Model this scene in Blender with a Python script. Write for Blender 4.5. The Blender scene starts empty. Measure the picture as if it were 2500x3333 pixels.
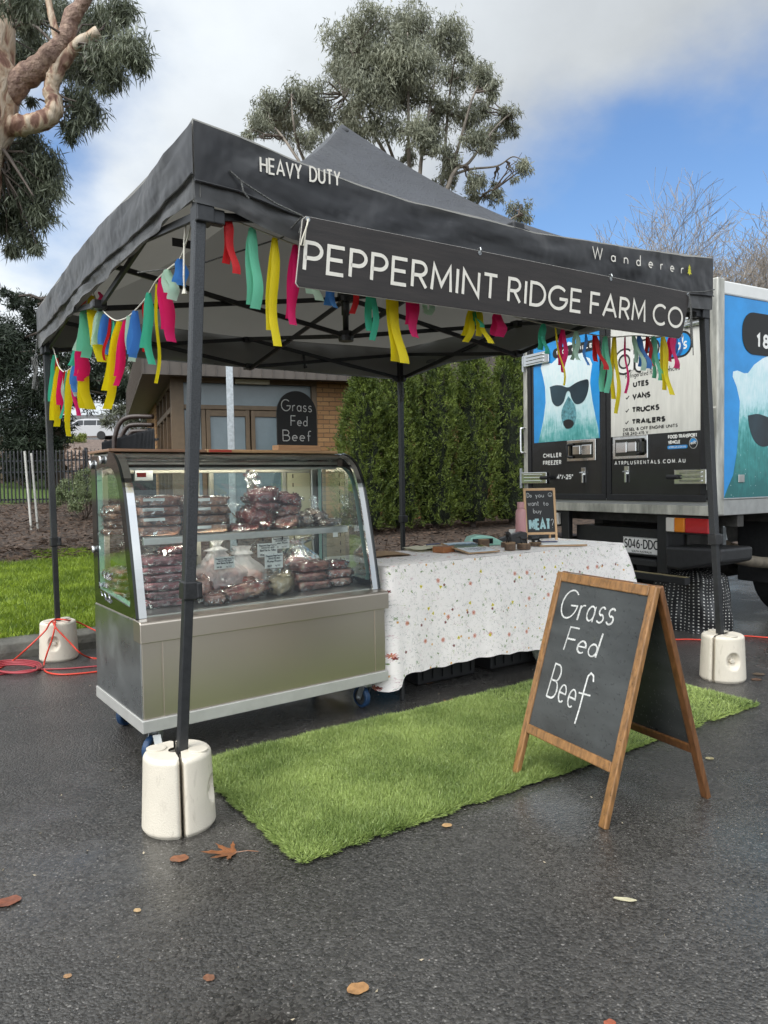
import bpy, bmesh, math, random
import numpy as np
from mathutils import Vector, Matrix, noise as mnoise

random.seed(7); RNG = np.random.default_rng(7)
SC = bpy.context.scene
COL = SC.collection
R = math.radians

# ------------------------------------------------------------------ camera
F_PX, CAM_H = 2370.2, 1.1769            # focal length in photo pixels (2500 x 3333), eye height
PITCH, ROLL = R(-2.47), R(-0.98)
_cp, _sp, _cr, _sr = math.cos(PITCH), math.sin(PITCH), math.cos(ROLL), math.sin(ROLL)
_RX = np.array([[1, 0, 0], [0, _cp, -_sp], [0, _sp, _cp]])
C_R = _RX @ np.array([_cr, 0, _sr]); C_F = _RX @ np.array([0, 1.0, 0]); C_U = _RX @ np.array([-_sr, 0, _cr])
cam = bpy.data.cameras.new('camera'); cam_o = bpy.data.objects.new('camera', cam); COL.objects.link(cam_o)
cam.sensor_fit = 'VERTICAL'; cam.sensor_height = 36.0; cam.sensor_width = 27.0
cam.lens = 36.0 * F_PX / 3333.0
cam.clip_start = 0.05; cam.clip_end = 3000
M = Matrix.Identity(4)
for i in range(3):
    M[i][0], M[i][1], M[i][2] = C_R[i], C_U[i], -C_F[i]
M[0][3], M[1][3], M[2][3] = 0, 0, CAM_H
cam_o.matrix_world = M
SC.camera = cam_o

# ------------------------------------------------------------------ sky, sun, exposure
SUN_DIR = Vector((-0.45, -0.50, 0.74)).normalized()      # towards the sun
elev = math.asin(SUN_DIR.z); rot = math.atan2(SUN_DIR.x, SUN_DIR.y)
world = bpy.data.worlds.new('World'); SC.world = world; world.use_nodes = True
wn, wl = world.node_tree.nodes, world.node_tree.links
wn.clear()
def wnode(t, **k):
    n = wn.new(t)
    for a, b in k.items(): setattr(n, a, b)
    return n
w_out = wnode('ShaderNodeOutputWorld'); w_bg = wnode('ShaderNodeBackground')
w_bg.inputs['Strength'].default_value = 0.10
wl.new(w_bg.outputs[0], w_out.inputs[0])
sky = wnode('ShaderNodeTexSky'); sky.sky_type = 'NISHITA'; sky.sun_disc = False
sky.sun_elevation = elev; sky.sun_rotation = rot; sky.air_density = 1.3; sky.dust_density = 0.5; sky.ozone_density = 2.5
tc = wnode('ShaderNodeTexCoord')
def wmath(op, a=None, b=None, c=None, clamp=False):
    n = wnode('ShaderNodeMath', operation=op, use_clamp=clamp)
    for i, v in enumerate((a, b, c)):
        if v is None: continue
        if isinstance(v, (int, float)): n.inputs[i].default_value = v
        else: wl.new(v, n.inputs[i])
    return n.outputs[0]
def wsmooth(x, lo, hi):
    n = wnode('ShaderNodeMapRange', interpolation_type='SMOOTHSTEP')
    wl.new(x, n.inputs[0]); n.inputs[1].default_value = lo; n.inputs[2].default_value = hi
    return n.outputs[0]
sep = wnode('ShaderNodeSeparateXYZ'); wl.new(tc.outputs['Generated'], sep.inputs[0])
den = wmath('ADD', wmath('ABSOLUTE', sep.outputs[2]), 0.45)
comb = wnode('ShaderNodeCombineXYZ')
wl.new(wmath('DIVIDE', sep.outputs[0], den), comb.inputs[0]); wl.new(wmath('DIVIDE', sep.outputs[1], den), comb.inputs[1])
def wnoise(scale, det, rough, off):
    mp = wnode('ShaderNodeMapping'); mp.inputs['Location'].default_value = off
    wl.new(comb.outputs[0], mp.inputs[0])
    n = wnode('ShaderNodeTexNoise'); n.inputs['Scale'].default_value = scale; n.inputs['Detail'].default_value = det
    n.inputs['Roughness'].default_value = rough; wl.new(mp.outputs[0], n.inputs['Vector'])
    return n.outputs['Fac']
n_big = wnoise(3.2, 6, 0.55, (3.1, 1.7, 0)); n_det = wnoise(2.2, 8, 0.52, (8.2, 4.4, 1.0))
def wpatch(d, lo, hi):
    v = Vector(d).normalized()
    n = wnode('ShaderNodeVectorMath', operation='DOT_PRODUCT'); wl.new(tc.outputs['Generated'], n.inputs[0]); n.inputs[1].default_value = v
    return wsmooth(n.outputs['Value'], lo, hi)
gap1 = wpatch((0.355, 0.93, 0.315), 0.955, 1.0)     # the blue hole over the truck
gap2 = wpatch((-0.44, 0.9, 0.345), 0.992, 0.9995)    # small blue breaks low on the left
gap3 = wpatch((-0.36, 0.9, 0.47), 0.994, 0.9998)
gap1 = wmath('MULTIPLY', gap1, wmath('SUBTRACT', 1.0, wsmooth(sep.outputs[2], 0.33, 0.56)))
cov = wmath('ADD', wmath('ADD', n_big, wmath('MULTIPLY', wmath('SUBTRACT', n_det, 0.5), 0.55)), wmath('MULTIPLY', gap1, -0.60))
cov = wmath('ADD', cov, wmath('MULTIPLY', gap2, -0.26)); cov = wmath('ADD', cov, wmath('MULTIPLY', gap3, -0.16))
mask = wsmooth(cov, -0.04, 0.56)
# bright towards the hidden sun and low on the left, greyer overhead
br = wpatch((-0.55, 0.75, 0.36), 0.72, 1.0)
lum = wmath('ADD', 4.95, wmath('MULTIPLY', br, 2.6))
lum = wmath('ADD', lum, wmath('MULTIPLY', wmath('SUBTRACT', n_det, 0.5), 6.5))
# unseen sky behind and above the viewer, brightened to light the shaded stall
back = wpatch((-0.15, -0.62, 0.77), 0.25, 0.95)
lum = wmath('MULTIPLY', lum, wmath('ADD', 1.0, wmath('MULTIPLY', back, 3.2)))
ccol = wnode('ShaderNodeCombineColor')
wl.new(wmath('MULTIPLY', lum, 0.94), ccol.inputs[0]); wl.new(wmath('MULTIPLY', lum, 1.0), ccol.inputs[1]); wl.new(wmath('MULTIPLY', lum, 1.05), ccol.inputs[2])
skyb = wnode('ShaderNodeVectorMath', operation='MULTIPLY'); wl.new(sky.outputs[0], skyb.inputs[0]); skyb.inputs[1].default_value = (0.88, 1.06, 1.30)
mixc = wnode('ShaderNodeMix', data_type='RGBA')
wl.new(mask, mixc.inputs['Factor']); wl.new(skyb.outputs[0], mixc.inputs['A']); wl.new(ccol.outputs[0], mixc.inputs['B'])
wl.new(mixc.outputs['Result'], w_bg.inputs['Color'])

sun = bpy.data.lights.new('sun', 'SUN'); sun_o = bpy.data.objects.new('sun', sun); COL.objects.link(sun_o)
sun.energy = 1.5; sun.angle = R(28); sun.color = (1.0, 0.95, 0.86)
sun_o.rotation_euler = SUN_DIR.to_track_quat('Z', 'Y').to_euler()
sun_o.location = (-6, 3, 12)
SC.view_settings.view_transform = 'Standard'; SC.view_settings.look = 'None'
SC.view_settings.exposure = 0.40; SC.view_settings.gamma = 1.0
SC.cycles.max_bounces = 8; SC.cycles.transparent_max_bounces = 24; SC.cycles.caustics_reflective = False; SC.cycles.caustics_refractive = False

# ------------------------------------------------------------------ helpers
class Frame:                                             # a local ground frame: origin and heading
    def __init__(s, ox, oy, deg):
        s.o = Vector((ox, oy, 0)); s.deg = deg; a = R(deg)
        s.X = Vector((math.cos(a), math.sin(a), 0)); s.Y = Vector((-math.sin(a), math.cos(a), 0))
    def w(s, x, y, z=0): return s.o + s.X * x + s.Y * y + Vector((0, 0, z))
W0 = Frame(0, 0, 0)
G = Frame(-0.598, 2.509, 34.34)          # marquee, rug and table
K = Frame(-1.010, 2.965, 36.42)          # display case
T = Frame(2.345, 5.110, 29.7)            # truck: x forward, y along its rear, origin at its right rear corner

def ray(px, py):
    return C_F + C_R * (px - 1250) / F_PX - C_U * (py - 1666.5) / F_PX
def at(px, py, Y):                                       # surveyed point: photo pixel at a known distance ahead
    d = ray(px, py); return np.array([0, 0, CAM_H]) + d * Y / d[1]

def tag(o, label=None, cat=None, group=None, kind=None):
    if label: o['label'] = label
    if cat: o['category'] = cat
    if group: o['group'] = group
    if kind: o['kind'] = kind
    return o
OFF = {}
def place(o, F, p):
    o.location = F.w(*p); o.rotation_euler = (0, 0, R(F.deg))
def thing(name, label, cat, F=W0, p=(0, 0, 0), group=None):
    o = bpy.data.objects.new(name, None); COL.objects.link(o); o.empty_display_size = 0.1
    place(o, F, p); OFF[o.name] = tuple(p)
    return tag(o, label, cat, group)

class MB:
    def __init__(s): s.v = []; s.f = []; s.m = []; s.uv = {}
    def add(s, vs, fs, mi=0):
        b = len(s.v); s.v += [tuple(v) for v in vs]
        s.f += [tuple(b + i for i in f) for f in fs]; s.m += [mi] * len(fs); return b
    def box(s, x0, x1, y0, y1, z0, z1, mi=0):
        v = [(x, y, z) for z in (z0, z1) for y in (y0, y1) for x in (x0, x1)]
        s.add(v, [(0, 2, 3, 1), (4, 5, 7, 6), (0, 1, 5, 4), (2, 6, 7, 3), (0, 4, 6, 2), (1, 3, 7, 5)], mi); return s
    def bar(s, a, b, w, h, mi=0, up=(0, 0, 1)):           # rectangular bar from a to b
        a, b = Vector(a), Vector(b); d = (b - a).normalized(); u = Vector(up)
        if abs(d.dot(u)) > .95: u = Vector((0, 1, 0))
        sx = d.cross(u).normalized() * w / 2; uy = sx.cross(d).normalized() * h / 2
        v = [p + i * sx + j * uy for p in (a, b) for i, j in ((-1, -1), (1, -1), (1, 1), (-1, 1))]
        s.add(v, [(0, 1, 2, 3), (7, 6, 5, 4), (0, 4, 5, 1), (1, 5, 6, 2), (2, 6, 7, 3), (3, 7, 4, 0)], mi); return s
    def tube(s, pts, r, n=8, mi=0, cap=True):
        P = [Vector(p) for p in pts]; k = len(P)
        if not hasattr(r, '__len__'): r = [r] * k
        rings = []; prev = None
        for i in range(k):
            d = (P[min(i + 1, k - 1)] - P[max(i - 1, 0)])
            d = d.normalized() if d.length > 1e-9 else Vector((0, 0, 1))
            if prev is None:
                ref = Vector((0, 0, 1)) if abs(d.z) < .9 else Vector((1, 0, 0)); a = d.cross(ref).normalized()
            else:
                a = (prev - d * prev.dot(d)); a = a.normalized() if a.length > 1e-6 else d.orthogonal().normalized()
            prev = a; b = d.cross(a)
            rings.append([P[i] + (a * math.cos(2 * math.pi * j / n) + b * math.sin(2 * math.pi * j / n)) * r[i] for j in range(n)])
        vs = [q for ring in rings for q in ring]
        fs = [(i * n + j, i * n + (j + 1) % n, (i + 1) * n + (j + 1) % n, (i + 1) * n + j) for i in range(k - 1) for j in range(n)]
        if cap and n > 2: fs += [tuple(range(n - 1, -1, -1)), tuple((k - 1) * n + j for j in range(n))]
        s.add(vs, fs, mi); return s
    def lathe(s, prof, n=24, c=(0, 0, 0), axis='z', mi=0, a0=0, a1=2 * math.pi):
        full = abs(a1 - a0 - 2 * math.pi) < 1e-6; m = n if full else n + 1; vs = []
        for (r, h) in prof:
            for j in range(m):
                t = a0 + (a1 - a0) * j / n; x, y = r * math.cos(t), r * math.sin(t)
                q = (x, y, h) if axis == 'z' else ((h, x, y) if axis == 'x' else (y, h, x))
                vs.append((q[0] + c[0], q[1] + c[1], q[2] + c[2]))
        fs = []
        for i in range(len(prof) - 1):
            for j in range(n):
                j2 = (j + 1) % m if full else j + 1
                fs.append((i * m + j, i * m + j2, (i + 1) * m + j2, (i + 1) * m + j))
        s.add(vs, fs, mi); return s
    def prism(s, poly, fn, d0, d1, mi=0):                 # polygon (u,v) -> fn(u,v,d), extruded from d0 to d1
        n = len(poly); vs = [fn(u, v, d0) for u, v in poly] + [fn(u, v, d1) for u, v in poly]
        s.add(vs, [tuple(range(n - 1, -1, -1)), tuple(range(n, 2 * n))] + [(i, (i + 1) % n, n + (i + 1) % n, n + i) for i in range(n)], mi); return s
    def grid(s, fn, nu, nv, mi=0, uvf=None):
        b = s.add([fn(i / nu, j / nv) for j in range(nv + 1) for i in range(nu + 1)],
                  [(j * (nu + 1) + i, j * (nu + 1) + i + 1, (j + 1) * (nu + 1) + i + 1, (j + 1) * (nu + 1) + i) for j in range(nv) for i in range(nu)], mi)
        if uvf:
            for j in range(nv + 1):
                for i in range(nu + 1): s.uv[b + j * (nu + 1) + i] = uvf(i / nu, j / nv)
        return s
    def build(s, name, mats, parent=None, F=None, p=(0, 0, 0), smooth=False, bevel=0, seg=2, solid=0, sub=0, fix=True):
        me = bpy.data.meshes.new(name)
        off = OFF.get(parent.name, (0, 0, 0)) if parent is not None else p
        if parent is not None and parent.name not in OFF:
            pp = parent
            while pp is not None and pp.name not in OFF: pp = pp.parent
            off = OFF[pp.name] if pp else (0, 0, 0)
        V = np.array([tuple(v) for v in s.v], float).reshape(-1, 3) - np.array(off, float)
        me.from_pydata(V.tolist(), [], s.f)
        if not isinstance(mats, (list, tuple)): mats = [mats]
        for m in mats: me.materials.append(m)
        if len(mats) > 1: me.polygons.foreach_set('material_index', s.m)
        if s.uv:
            ul = me.uv_layers.new(name='UVMap')
            for lp in me.loops:
                ul.data[lp.index].uv = s.uv.get(lp.vertex_index, (0, 0))
        if fix:
            bm = bmesh.new(); bm.from_mesh(me); bmesh.ops.recalc_face_normals(bm, faces=bm.faces[:]); bm.to_mesh(me); bm.free()
        if smooth: me.polygons.foreach_set('use_smooth', [True] * len(me.polygons))
        me.update()
        o = bpy.data.objects.new(name, me); COL.objects.link(o)
        if parent is not None: o.parent = parent
        else:
            place(o, F or W0, p); OFF[o.name] = tuple(p)
        if solid:
            md = o.modifiers.new('thickness', 'SOLIDIFY'); md.thickness = solid; md.offset = 0
        if bevel:
            md = o.modifiers.new('bevel', 'BEVEL'); md.width = bevel; md.segments = seg; md.limit_method = 'ANGLE'; md.angle_limit = R(40)
        if sub:
            md = o.modifiers.new('sub', 'SUBSURF'); md.levels = sub; md.render_levels = sub
        return o

def big_mesh(name, V, faces_per, mats, parent=None, smooth=False):
    """V: (n, k, 3) array of n separate k-gons."""
    n, k, _ = V.shape
    me = bpy.data.meshes.new(name)
    off = OFF.get(parent.name, (0, 0, 0)) if parent is not None else (0, 0, 0)
    base = np.array(parent.location) if parent is not None else np.zeros(3)
    co = V.reshape(-1, 3) - base
    me.vertices.add(n * k); me.vertices.foreach_set('co', co.astype(np.float32).ravel())
    me.loops.add(n * k); me.loops.foreach_set('vertex_index', np.arange(n * k, dtype=np.int32))
    me.polygons.add(n); me.polygons.foreach_set('loop_start', np.arange(0, n * k, k, dtype=np.int32))
    me.polygons.foreach_set('loop_total', np.full(n, k, dtype=np.int32))
    if not isinstance(mats, (list, tuple)): mats = [mats]
    for m in mats: me.materials.append(m)
    me.update(calc_edges=True)
    o = bpy.data.objects.new(name, me); COL.objects.link(o)
    if parent is not None: o.parent = parent
    return o

def unit(a): return a / np.maximum(np.linalg.norm(a, axis=-1, keepdims=True), 1e-9)
def leaf_quads(P, axis, L, Wd, rng):
    n = len(P); side = unit(np.cross(axis, unit(rng.normal(size=(n, 3)))))
    L = (L * rng.uniform(.65, 1.25, n))[:, None]; Wd = (Wd * rng.uniform(.7, 1.2, n))[:, None]
    mid = P + axis * L * .45
    return np.stack([P, mid + side * Wd / 2, P + axis * L, mid - side * Wd / 2], 1)

# ------------------------------------------------------------------ materials
def mat(name, color, rough=.5, metal=0, var=.0, vscale=8, bump=0, bscale=60, spec=.5, coat=0, coord='Object', col2=None, alpha=None, sheen=0, detail=5, rvar=0, stretch=None, emit=None):
    m = bpy.data.materials.new(name); m.use_nodes = True
    nt = m.node_tree; N, Lk = nt.nodes, nt.links; b = N['Principled BSDF']
    b.inputs['Base Color'].default_value = (*color, 1); b.inputs['Roughness'].default_value = rough
    b.inputs['Metallic'].default_value = metal; b.inputs['Specular IOR Level'].default_value = spec
    b.inputs['Coat Weight'].default_value = coat; b.inputs['Coat Roughness'].default_value = .08
    if sheen: b.inputs['Sheen Weight'].default_value = sheen
    if emit: b.inputs['Emission Color'].default_value = (*emit[0], 1); b.inputs['Emission Strength'].default_value = emit[1]
    t = N.new('ShaderNodeTexCoord'); src = t.outputs[coord]
    if stretch:
        mp = N.new('ShaderNodeMapping'); mp.inputs['Scale'].default_value = stretch; Lk.new(src, mp.inputs[0]); src = mp.outputs[0]
    if var or col2 or rvar:
        n = N.new('ShaderNodeTexNoise'); n.inputs['Scale'].default_value = vscale; n.inputs['Detail'].default_value = detail; n.inputs['Roughness'].default_value = .6
        Lk.new(src, n.inputs['Vector'])
        r = N.new('ShaderNodeValToRGB'); r.color_ramp.elements[0].position = .32; r.color_ramp.elements[1].position = .68
        c1 = [c * (1 - var) for c in color]; c2 = col2 if col2 else [min(1, c * (1 + var)) for c in color]
        r.color_ramp.elements[0].color = (*c1, 1); r.color_ramp.elements[1].color = (*c2, 1)
        Lk.new(n.outputs['Fac'], r.inputs[0])
        if var or col2: Lk.new(r.outputs[0], b.inputs['Base Color'])
        if rvar:
            mr = N.new('ShaderNodeMapRange'); mr.inputs[1].default_value = .3; mr.inputs[2].default_value = .7
            mr.inputs[3].default_value = max(0, rough - rvar); mr.inputs[4].default_value = min(1, rough + rvar)
            Lk.new(n.outputs['Fac'], mr.inputs[0]); Lk.new(mr.outputs[0], b.inputs['Roughness'])
    if bump:
        n = N.new('ShaderNodeTexNoise'); n.inputs['Scale'].default_value = bscale; n.inputs['Detail'].default_value = 4
        Lk.new(src, n.inputs['Vector'])
        bp = N.new('ShaderNodeBump'); bp.inputs['Strength'].default_value = 1; bp.inputs['Distance'].default_value = bump
        Lk.new(n.outputs['Fac'], bp.inputs['Height']); Lk.new(bp.outputs[0], b.inputs['Normal'])
    return m
def nodes(m): return m.node_tree.nodes, m.node_tree.links, m.node_tree.nodes['Principled BSDF']

def foliage(name, c1, c2, rough=.5, trans=.3, spec=.35, pos=None):
    m = bpy.data.materials.new(name); m.use_nodes = True; N, Lk, b = nodes(m)
    g = N.new('ShaderNodeNewGeometry'); r = N.new('ShaderNodeValToRGB')
    r.color_ramp.elements[0].color = (*c1, 1); r.color_ramp.elements[1].color = (*c2, 1)
    if pos:
        t = N.new('ShaderNodeTexCoord'); n = N.new('ShaderNodeTexNoise'); n.inputs['Scale'].default_value = pos; n.inputs['Detail'].default_value = 3; Lk.new(t.outputs['Object'], n.inputs['Vector'])
        q = N.new('ShaderNodeMapRange'); q.inputs[1].default_value = .35; q.inputs[2].default_value = .65; Lk.new(n.outputs['Fac'], q.inputs[0])
        a = N.new('ShaderNodeMath'); a.operation = 'MULTIPLY_ADD'; Lk.new(g.outputs['Random Per Island'], a.inputs[0]); a.inputs[1].default_value = .5
        h = N.new('ShaderNodeMath'); h.operation = 'MULTIPLY'; Lk.new(q.outputs[0], h.inputs[0]); h.inputs[1].default_value = .5; Lk.new(h.outputs[0], a.inputs[2]); Lk.new(a.outputs[0], r.inputs[0])
    else: Lk.new(g.outputs['Random Per Island'], r.inputs[0])
    Lk.new(r.outputs[0], b.inputs['Base Color'])
    b.inputs['Roughness'].default_value = rough; b.inputs['Specular IOR Level'].default_value = spec
    tr = N.new('ShaderNodeBsdfTranslucent'); Lk.new(r.outputs[0], tr.inputs['Color'])
    mx = N.new('ShaderNodeMixShader'); mx.inputs[0].default_value = trans
    Lk.new(b.outputs[0], mx.inputs[1]); Lk.new(tr.outputs[0], mx.inputs[2]); Lk.new(mx.outputs[0], N['Material Output'].inputs[0])
    return m
def glass(name, tint=(.93, .98, .95), base=.05, rough=.0, bump=0, bscale=20, ior=1.45, mult=1.0):
    m = bpy.data.materials.new(name); m.use_nodes = True; N, Lk = m.node_tree.nodes, m.node_tree.links
    N.remove(N['Principled BSDF'])
    tr = N.new('ShaderNodeBsdfTransparent'); tr.inputs[0].default_value = (*tint, 1)
    gl = N.new('ShaderNodeBsdfGlossy'); gl.inputs['Roughness'].default_value = rough; gl.inputs['Color'].default_value = (1, 1, 1, 1)
    fr = N.new('ShaderNodeFresnel'); fr.inputs['IOR'].default_value = ior
    ma = N.new('ShaderNodeMath'); ma.operation = 'MULTIPLY_ADD'; ma.inputs[1].default_value = mult; ma.inputs[2].default_value = base; ma.use_clamp = True
    Lk.new(fr.outputs[0], ma.inputs[0]); mx = N.new('ShaderNodeMixShader')
    Lk.new(ma.outputs[0], mx.inputs[0]); Lk.new(tr.outputs[0], mx.inputs[1]); Lk.new(gl.outputs[0], mx.inputs[2])
    if bump:
        t = N.new('ShaderNodeTexCoord'); n = N.new('ShaderNodeTexNoise'); n.inputs['Scale'].default_value = bscale; n.inputs['Detail'].default_value = 3
        Lk.new(t.outputs['Object'], n.inputs['Vector']); bp = N.new('ShaderNodeBump'); bp.inputs['Distance'].default_value = bump
        Lk.new(n.outputs['Fac'], bp.inputs['Height']); Lk.new(bp.outputs[0], gl.inputs['Normal']); Lk.new(bp.outputs[0], fr.inputs['Normal'])
    Lk.new(mx.outputs[0], N['Material Output'].inputs[0])
    return m

# shared materials
M_black = mat('black_metal', (.012, .012, .013), .42, var=.2, vscale=30, bump=.0004, bscale=200)
M_steel = mat('brushed_stainless', (.64, .565, .48), .34, 1, var=.025, vscale=2, detail=1)
M_steel_side = mat('scuffed_stainless', (.52, .53, .53), .33, 1, var=.08, vscale=6, bump=.0004, bscale=14, rvar=.1)
M_chrome = mat('polished_metal', (.78, .78, .77), .12, 1, rvar=.05, vscale=20)
M_alu = mat('aluminium', (.60, .60, .58), .38, 1, var=.1, vscale=12)
M_galv = mat('galvanised_steel', (.42, .44, .45), .45, 1, var=.2, vscale=25)
M_white = mat('white_print', (.78, .77, .74), .5)
M_cream = mat('cream_print', (.72, .68, .60), .55, var=.06, vscale=40)
M_paper = mat('white_label_paper', (.80, .80, .76), .6, var=.03, vscale=30)
M_ink = mat('black_ink', (.015, .015, .015), .55)
M_blackpl = mat('black_plastic', (.018, .018, .019), .38, var=.25, vscale=30, bump=.0006, bscale=150)
M_rubber = mat('dark_rubber', (.014, .014, .015), .7, var=.3, vscale=40, bump=.002, bscale=60)

# ------------------------------------------------------------------ ground
def asphalt():
    m = bpy.data.materials.new('wet_asphalt'); m.use_nodes = True; N, Lk, b = nodes(m)
    t = N.new('ShaderNodeTexCoord'); o = t.outputs['Object']
    def noise(sc, det=4, rg=.6):
        n = N.new('ShaderNodeTexNoise'); n.inputs['Scale'].default_value = sc; n.inputs['Detail'].default_value = det; n.inputs['Roughness'].default_value = rg
        Lk.new(o, n.inputs['Vector']); return n.outputs['Fac']
    def vor(sc, feat='F1'):
        v = N.new('ShaderNodeTexVoronoi'); v.inputs['Scale'].default_value = sc; v.feature = feat; Lk.new(o, v.inputs['Vector']); return v
    def rng(x, a, b_, c, d):
        n = N.new('ShaderNodeMapRange'); n.interpolation_type = 'SMOOTHSTEP'; Lk.new(x, n.inputs[0])
        for i, q in enumerate((a, b_, c, d)): n.inputs[i + 1].default_value = q
        return n.outputs[0]
    def math_(op, a, c):
        n = N.new('ShaderNodeMath'); n.operation = op
        for i, q in enumerate((a, c)):
            if isinstance(q, (int, float)): n.inputs[i].default_value = q
            else: Lk.new(q, n.inputs[i])
        return n.outputs[0]
    va, vb = vor(118), vor(250)
    sepc = N.new('ShaderNodeSeparateColor'); Lk.new(va.outputs['Color'], sepc.inputs[0])
    sepd = N.new('ShaderNodeSeparateColor'); Lk.new(vb.outputs['Color'], sepd.inputs[0])
    base = math_('ADD', rng(noise(2.0, 5), .3, .7, .010, .021), math_('MULTIPLY', sepc.outputs[0], .034))
    base = math_('ADD', base, math_('MULTIPLY', rng(sepd.outputs[1], .955, .975, 0, 1), .055))
    base = math_('ADD', base, math_('MULTIPLY', math_('MULTIPLY', rng(sepc.outputs[1], .975, .985, 0, 1), rng(va.outputs['Distance'], .25, .5, 1, 0)), .10))
    base = math_('MULTIPLY', base, rng(noise(.55, 6, .65), .3, .7, .95, 1.65)); cc = N.new('ShaderNodeCombineColor'); Lk.new(math_('MULTIPLY', base, 1.07), cc.inputs[0]); Lk.new(base, cc.inputs[1]); Lk.new(math_('MULTIPLY', base, .92), cc.inputs[2])
    Lk.new(cc.outputs[0], b.inputs['Base Color'])
    wet = rng(noise(.75, 5, .6), .38, .56, 0, 1)      # 0 = standing film of water, 1 = merely damp
    Lk.new(math_('ADD', math_('MULTIPLY', wet, .25), .07), b.inputs['Roughness'])
    b.inputs['Specular IOR Level'].default_value = .5
    b.inputs['Coat Roughness'].default_value = .16; b.inputs['Coat IOR'].default_value = 1.33
    Lk.new(rng(wet, 0, 1, .75, .12), b.inputs['Coat Weight'])
    cn = N.new('ShaderNodeBump'); cn.inputs['Distance'].default_value = .0016; Lk.new(noise(70, 3), cn.inputs['Height']); Lk.new(cn.outputs[0], b.inputs['Coat Normal'])
    h = math_('ADD', math_('MULTIPLY', va.outputs['Distance'], -.8), math_('MULTIPLY', noise(260, 3), .5))
    h = math_('ADD', h, math_('MULTIPLY', vb.outputs['Distance'], -.25))
    bp = N.new('ShaderNodeBump'); bp.inputs['Distance'].default_value = .0062
    Lk.new(math_('ADD', math_('MULTIPLY', wet, .66), .17), bp.inputs['Strength']); Lk.new(h, bp.inputs['Height']); Lk.new(bp.outputs[0], b.inputs['Normal'])
    return m
g = MB(); g.add([(-600, -600, 0), (600, -600, 0), (600, 600, 0), (-600, 600, 0)], [(0, 1, 2, 3)])
tag(g.build('car_park', asphalt()), kind='structure')

TY = [3.22, 16.1, 19.1, 25.1, 35.1, 53, 57, 120, 400]; TZ = [.125, .78, 1.05, 1.9, 3.0, 4.50, 4.58, 5.2, 8]
def zt(y): return float(np.interp(y, TY, TZ))
def zworld(x, y):                                         # ground height under a world point
    d = Vector((x, y, 0)) - G.o; return zt(d.dot(G.Y)) if d.dot(G.Y) > 3.22 else 0.0
def terrain_mat():
    m = bpy.data.materials.new('lawn_and_mulch'); m.use_nodes = True; N, Lk, b = nodes(m)
    t = N.new('ShaderNodeTexCoord'); o = t.outputs['Object']; sp = N.new('ShaderNodeSeparateXYZ'); Lk.new(o, sp.inputs[0])
    def noise(sc, det=5):
        n = N.new('ShaderNodeTexNoise'); n.inputs['Scale'].default_value = sc; n.inputs['Detail'].default_value = det; Lk.new(o, n.inputs['Vector']); return n.outputs['Fac']
    def ramp(x, *st):
        r = N.new('ShaderNodeValToRGB'); e = r.color_ramp.elements
        while len(e) < len(st): e.new(.5)
        for i, (p, c) in enumerate(st): e[i].position = p; e[i].color = (*c, 1)
        Lk.new(x, r.inputs[0]); return r.outputs[0]
    def step(x, a, c):
        n = N.new('ShaderNodeMapRange'); n.interpolation_type = 'SMOOTHSTEP'; Lk.new(x, n.inputs[0]); n.inputs[1].default_value = a; n.inputs[2].default_value = c; return n.outputs[0]
    def madd(x, k, y):
        n = N.new('ShaderNodeMath'); n.operation = 'MULTIPLY_ADD'; Lk.new(x, n.inputs[0]); n.inputs[1].default_value = k; Lk.new(y, n.inputs[2]); return n.outputs[0]
    yy = madd(noise(1.3), 1.6, sp.outputs[1])
    rightside = step(madd(noise(2.1), .8, sp.outputs[0]), 1.7, 2.0)
    green = ramp(noise(30), (.3, (.05, .09, .015)), (.7, (.10, .16, .025)))
    mulch = ramp(noise(14, 8), (.32, (.016, .011, .008)), (.5, (.05, .032, .022)), (.70, (.15, .10, .07)))
    litter = ramp(noise(7, 8), (.3, (.05, .035, .025)), (.52, (.16, .11, .085)), (.72, (.30, .23, .19)))
    def mix(f, a, c):
        n = N.new('ShaderNodeMix'); n.data_type = 'RGBA'; Lk.new(f, n.inputs['Factor']); Lk.new(a, n.inputs['A']); Lk.new(c, n.inputs['B']); return n.outputs['Result']
    mm = N.new('ShaderNodeMath'); mm.operation = 'MAXIMUM'; Lk.new(step(yy, 7.5, 7.9), mm.inputs[0]); Lk.new(rightside, mm.inputs[1]); c = mix(mm.outputs[0], green, mulch); c = mix(step(yy, 17.0, 17.6), c, green); c = mix(step(yy, 22.5, 24), c, litter)
    Lk.new(c, b.inputs['Base Color']); b.inputs['Roughness'].default_value = .85
    bp = N.new('ShaderNodeBump'); bp.inputs['Distance'].default_value = .06; Lk.new(noise(16, 8), bp.inputs['Height']); Lk.new(bp.outputs[0], b.inputs['Normal'])
    return m
ys = [3.22 + .25 * i for i in range(56)] + [17.5, 18.2, 19.1, 21, 23, 25.1, 28, 31, 35.1, 40, 46, 53, 57, 80, 120, 400]
xs = [-300, -150, -90, -60, -45, -35] + [-28 + 1.0 * i for i in range(57)] + [40, 60, 120, 300]
g = MB()
vs = []
for y in ys:
    for x in xs:
        a = min(1, max(0, (y - 6.5) / 3)) * (.10 if y < 16 else .3)
        vs.append((x, y, zt(y) + a * (mnoise.noise(Vector((x * .6, y * .6, 0)))) * (0 if y > 52 else 1)))
nx = len(xs)
g.add(vs, [(j * nx + i, j * nx + i + 1, (j + 1) * nx + i + 1, (j + 1) * nx + i) for j in range(len(ys) - 1) for i in range(nx - 1)])
tag(g.build('garden_ground', terrain_mat(), None, G, (0, 0, 0), smooth=True), kind='structure')
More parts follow.
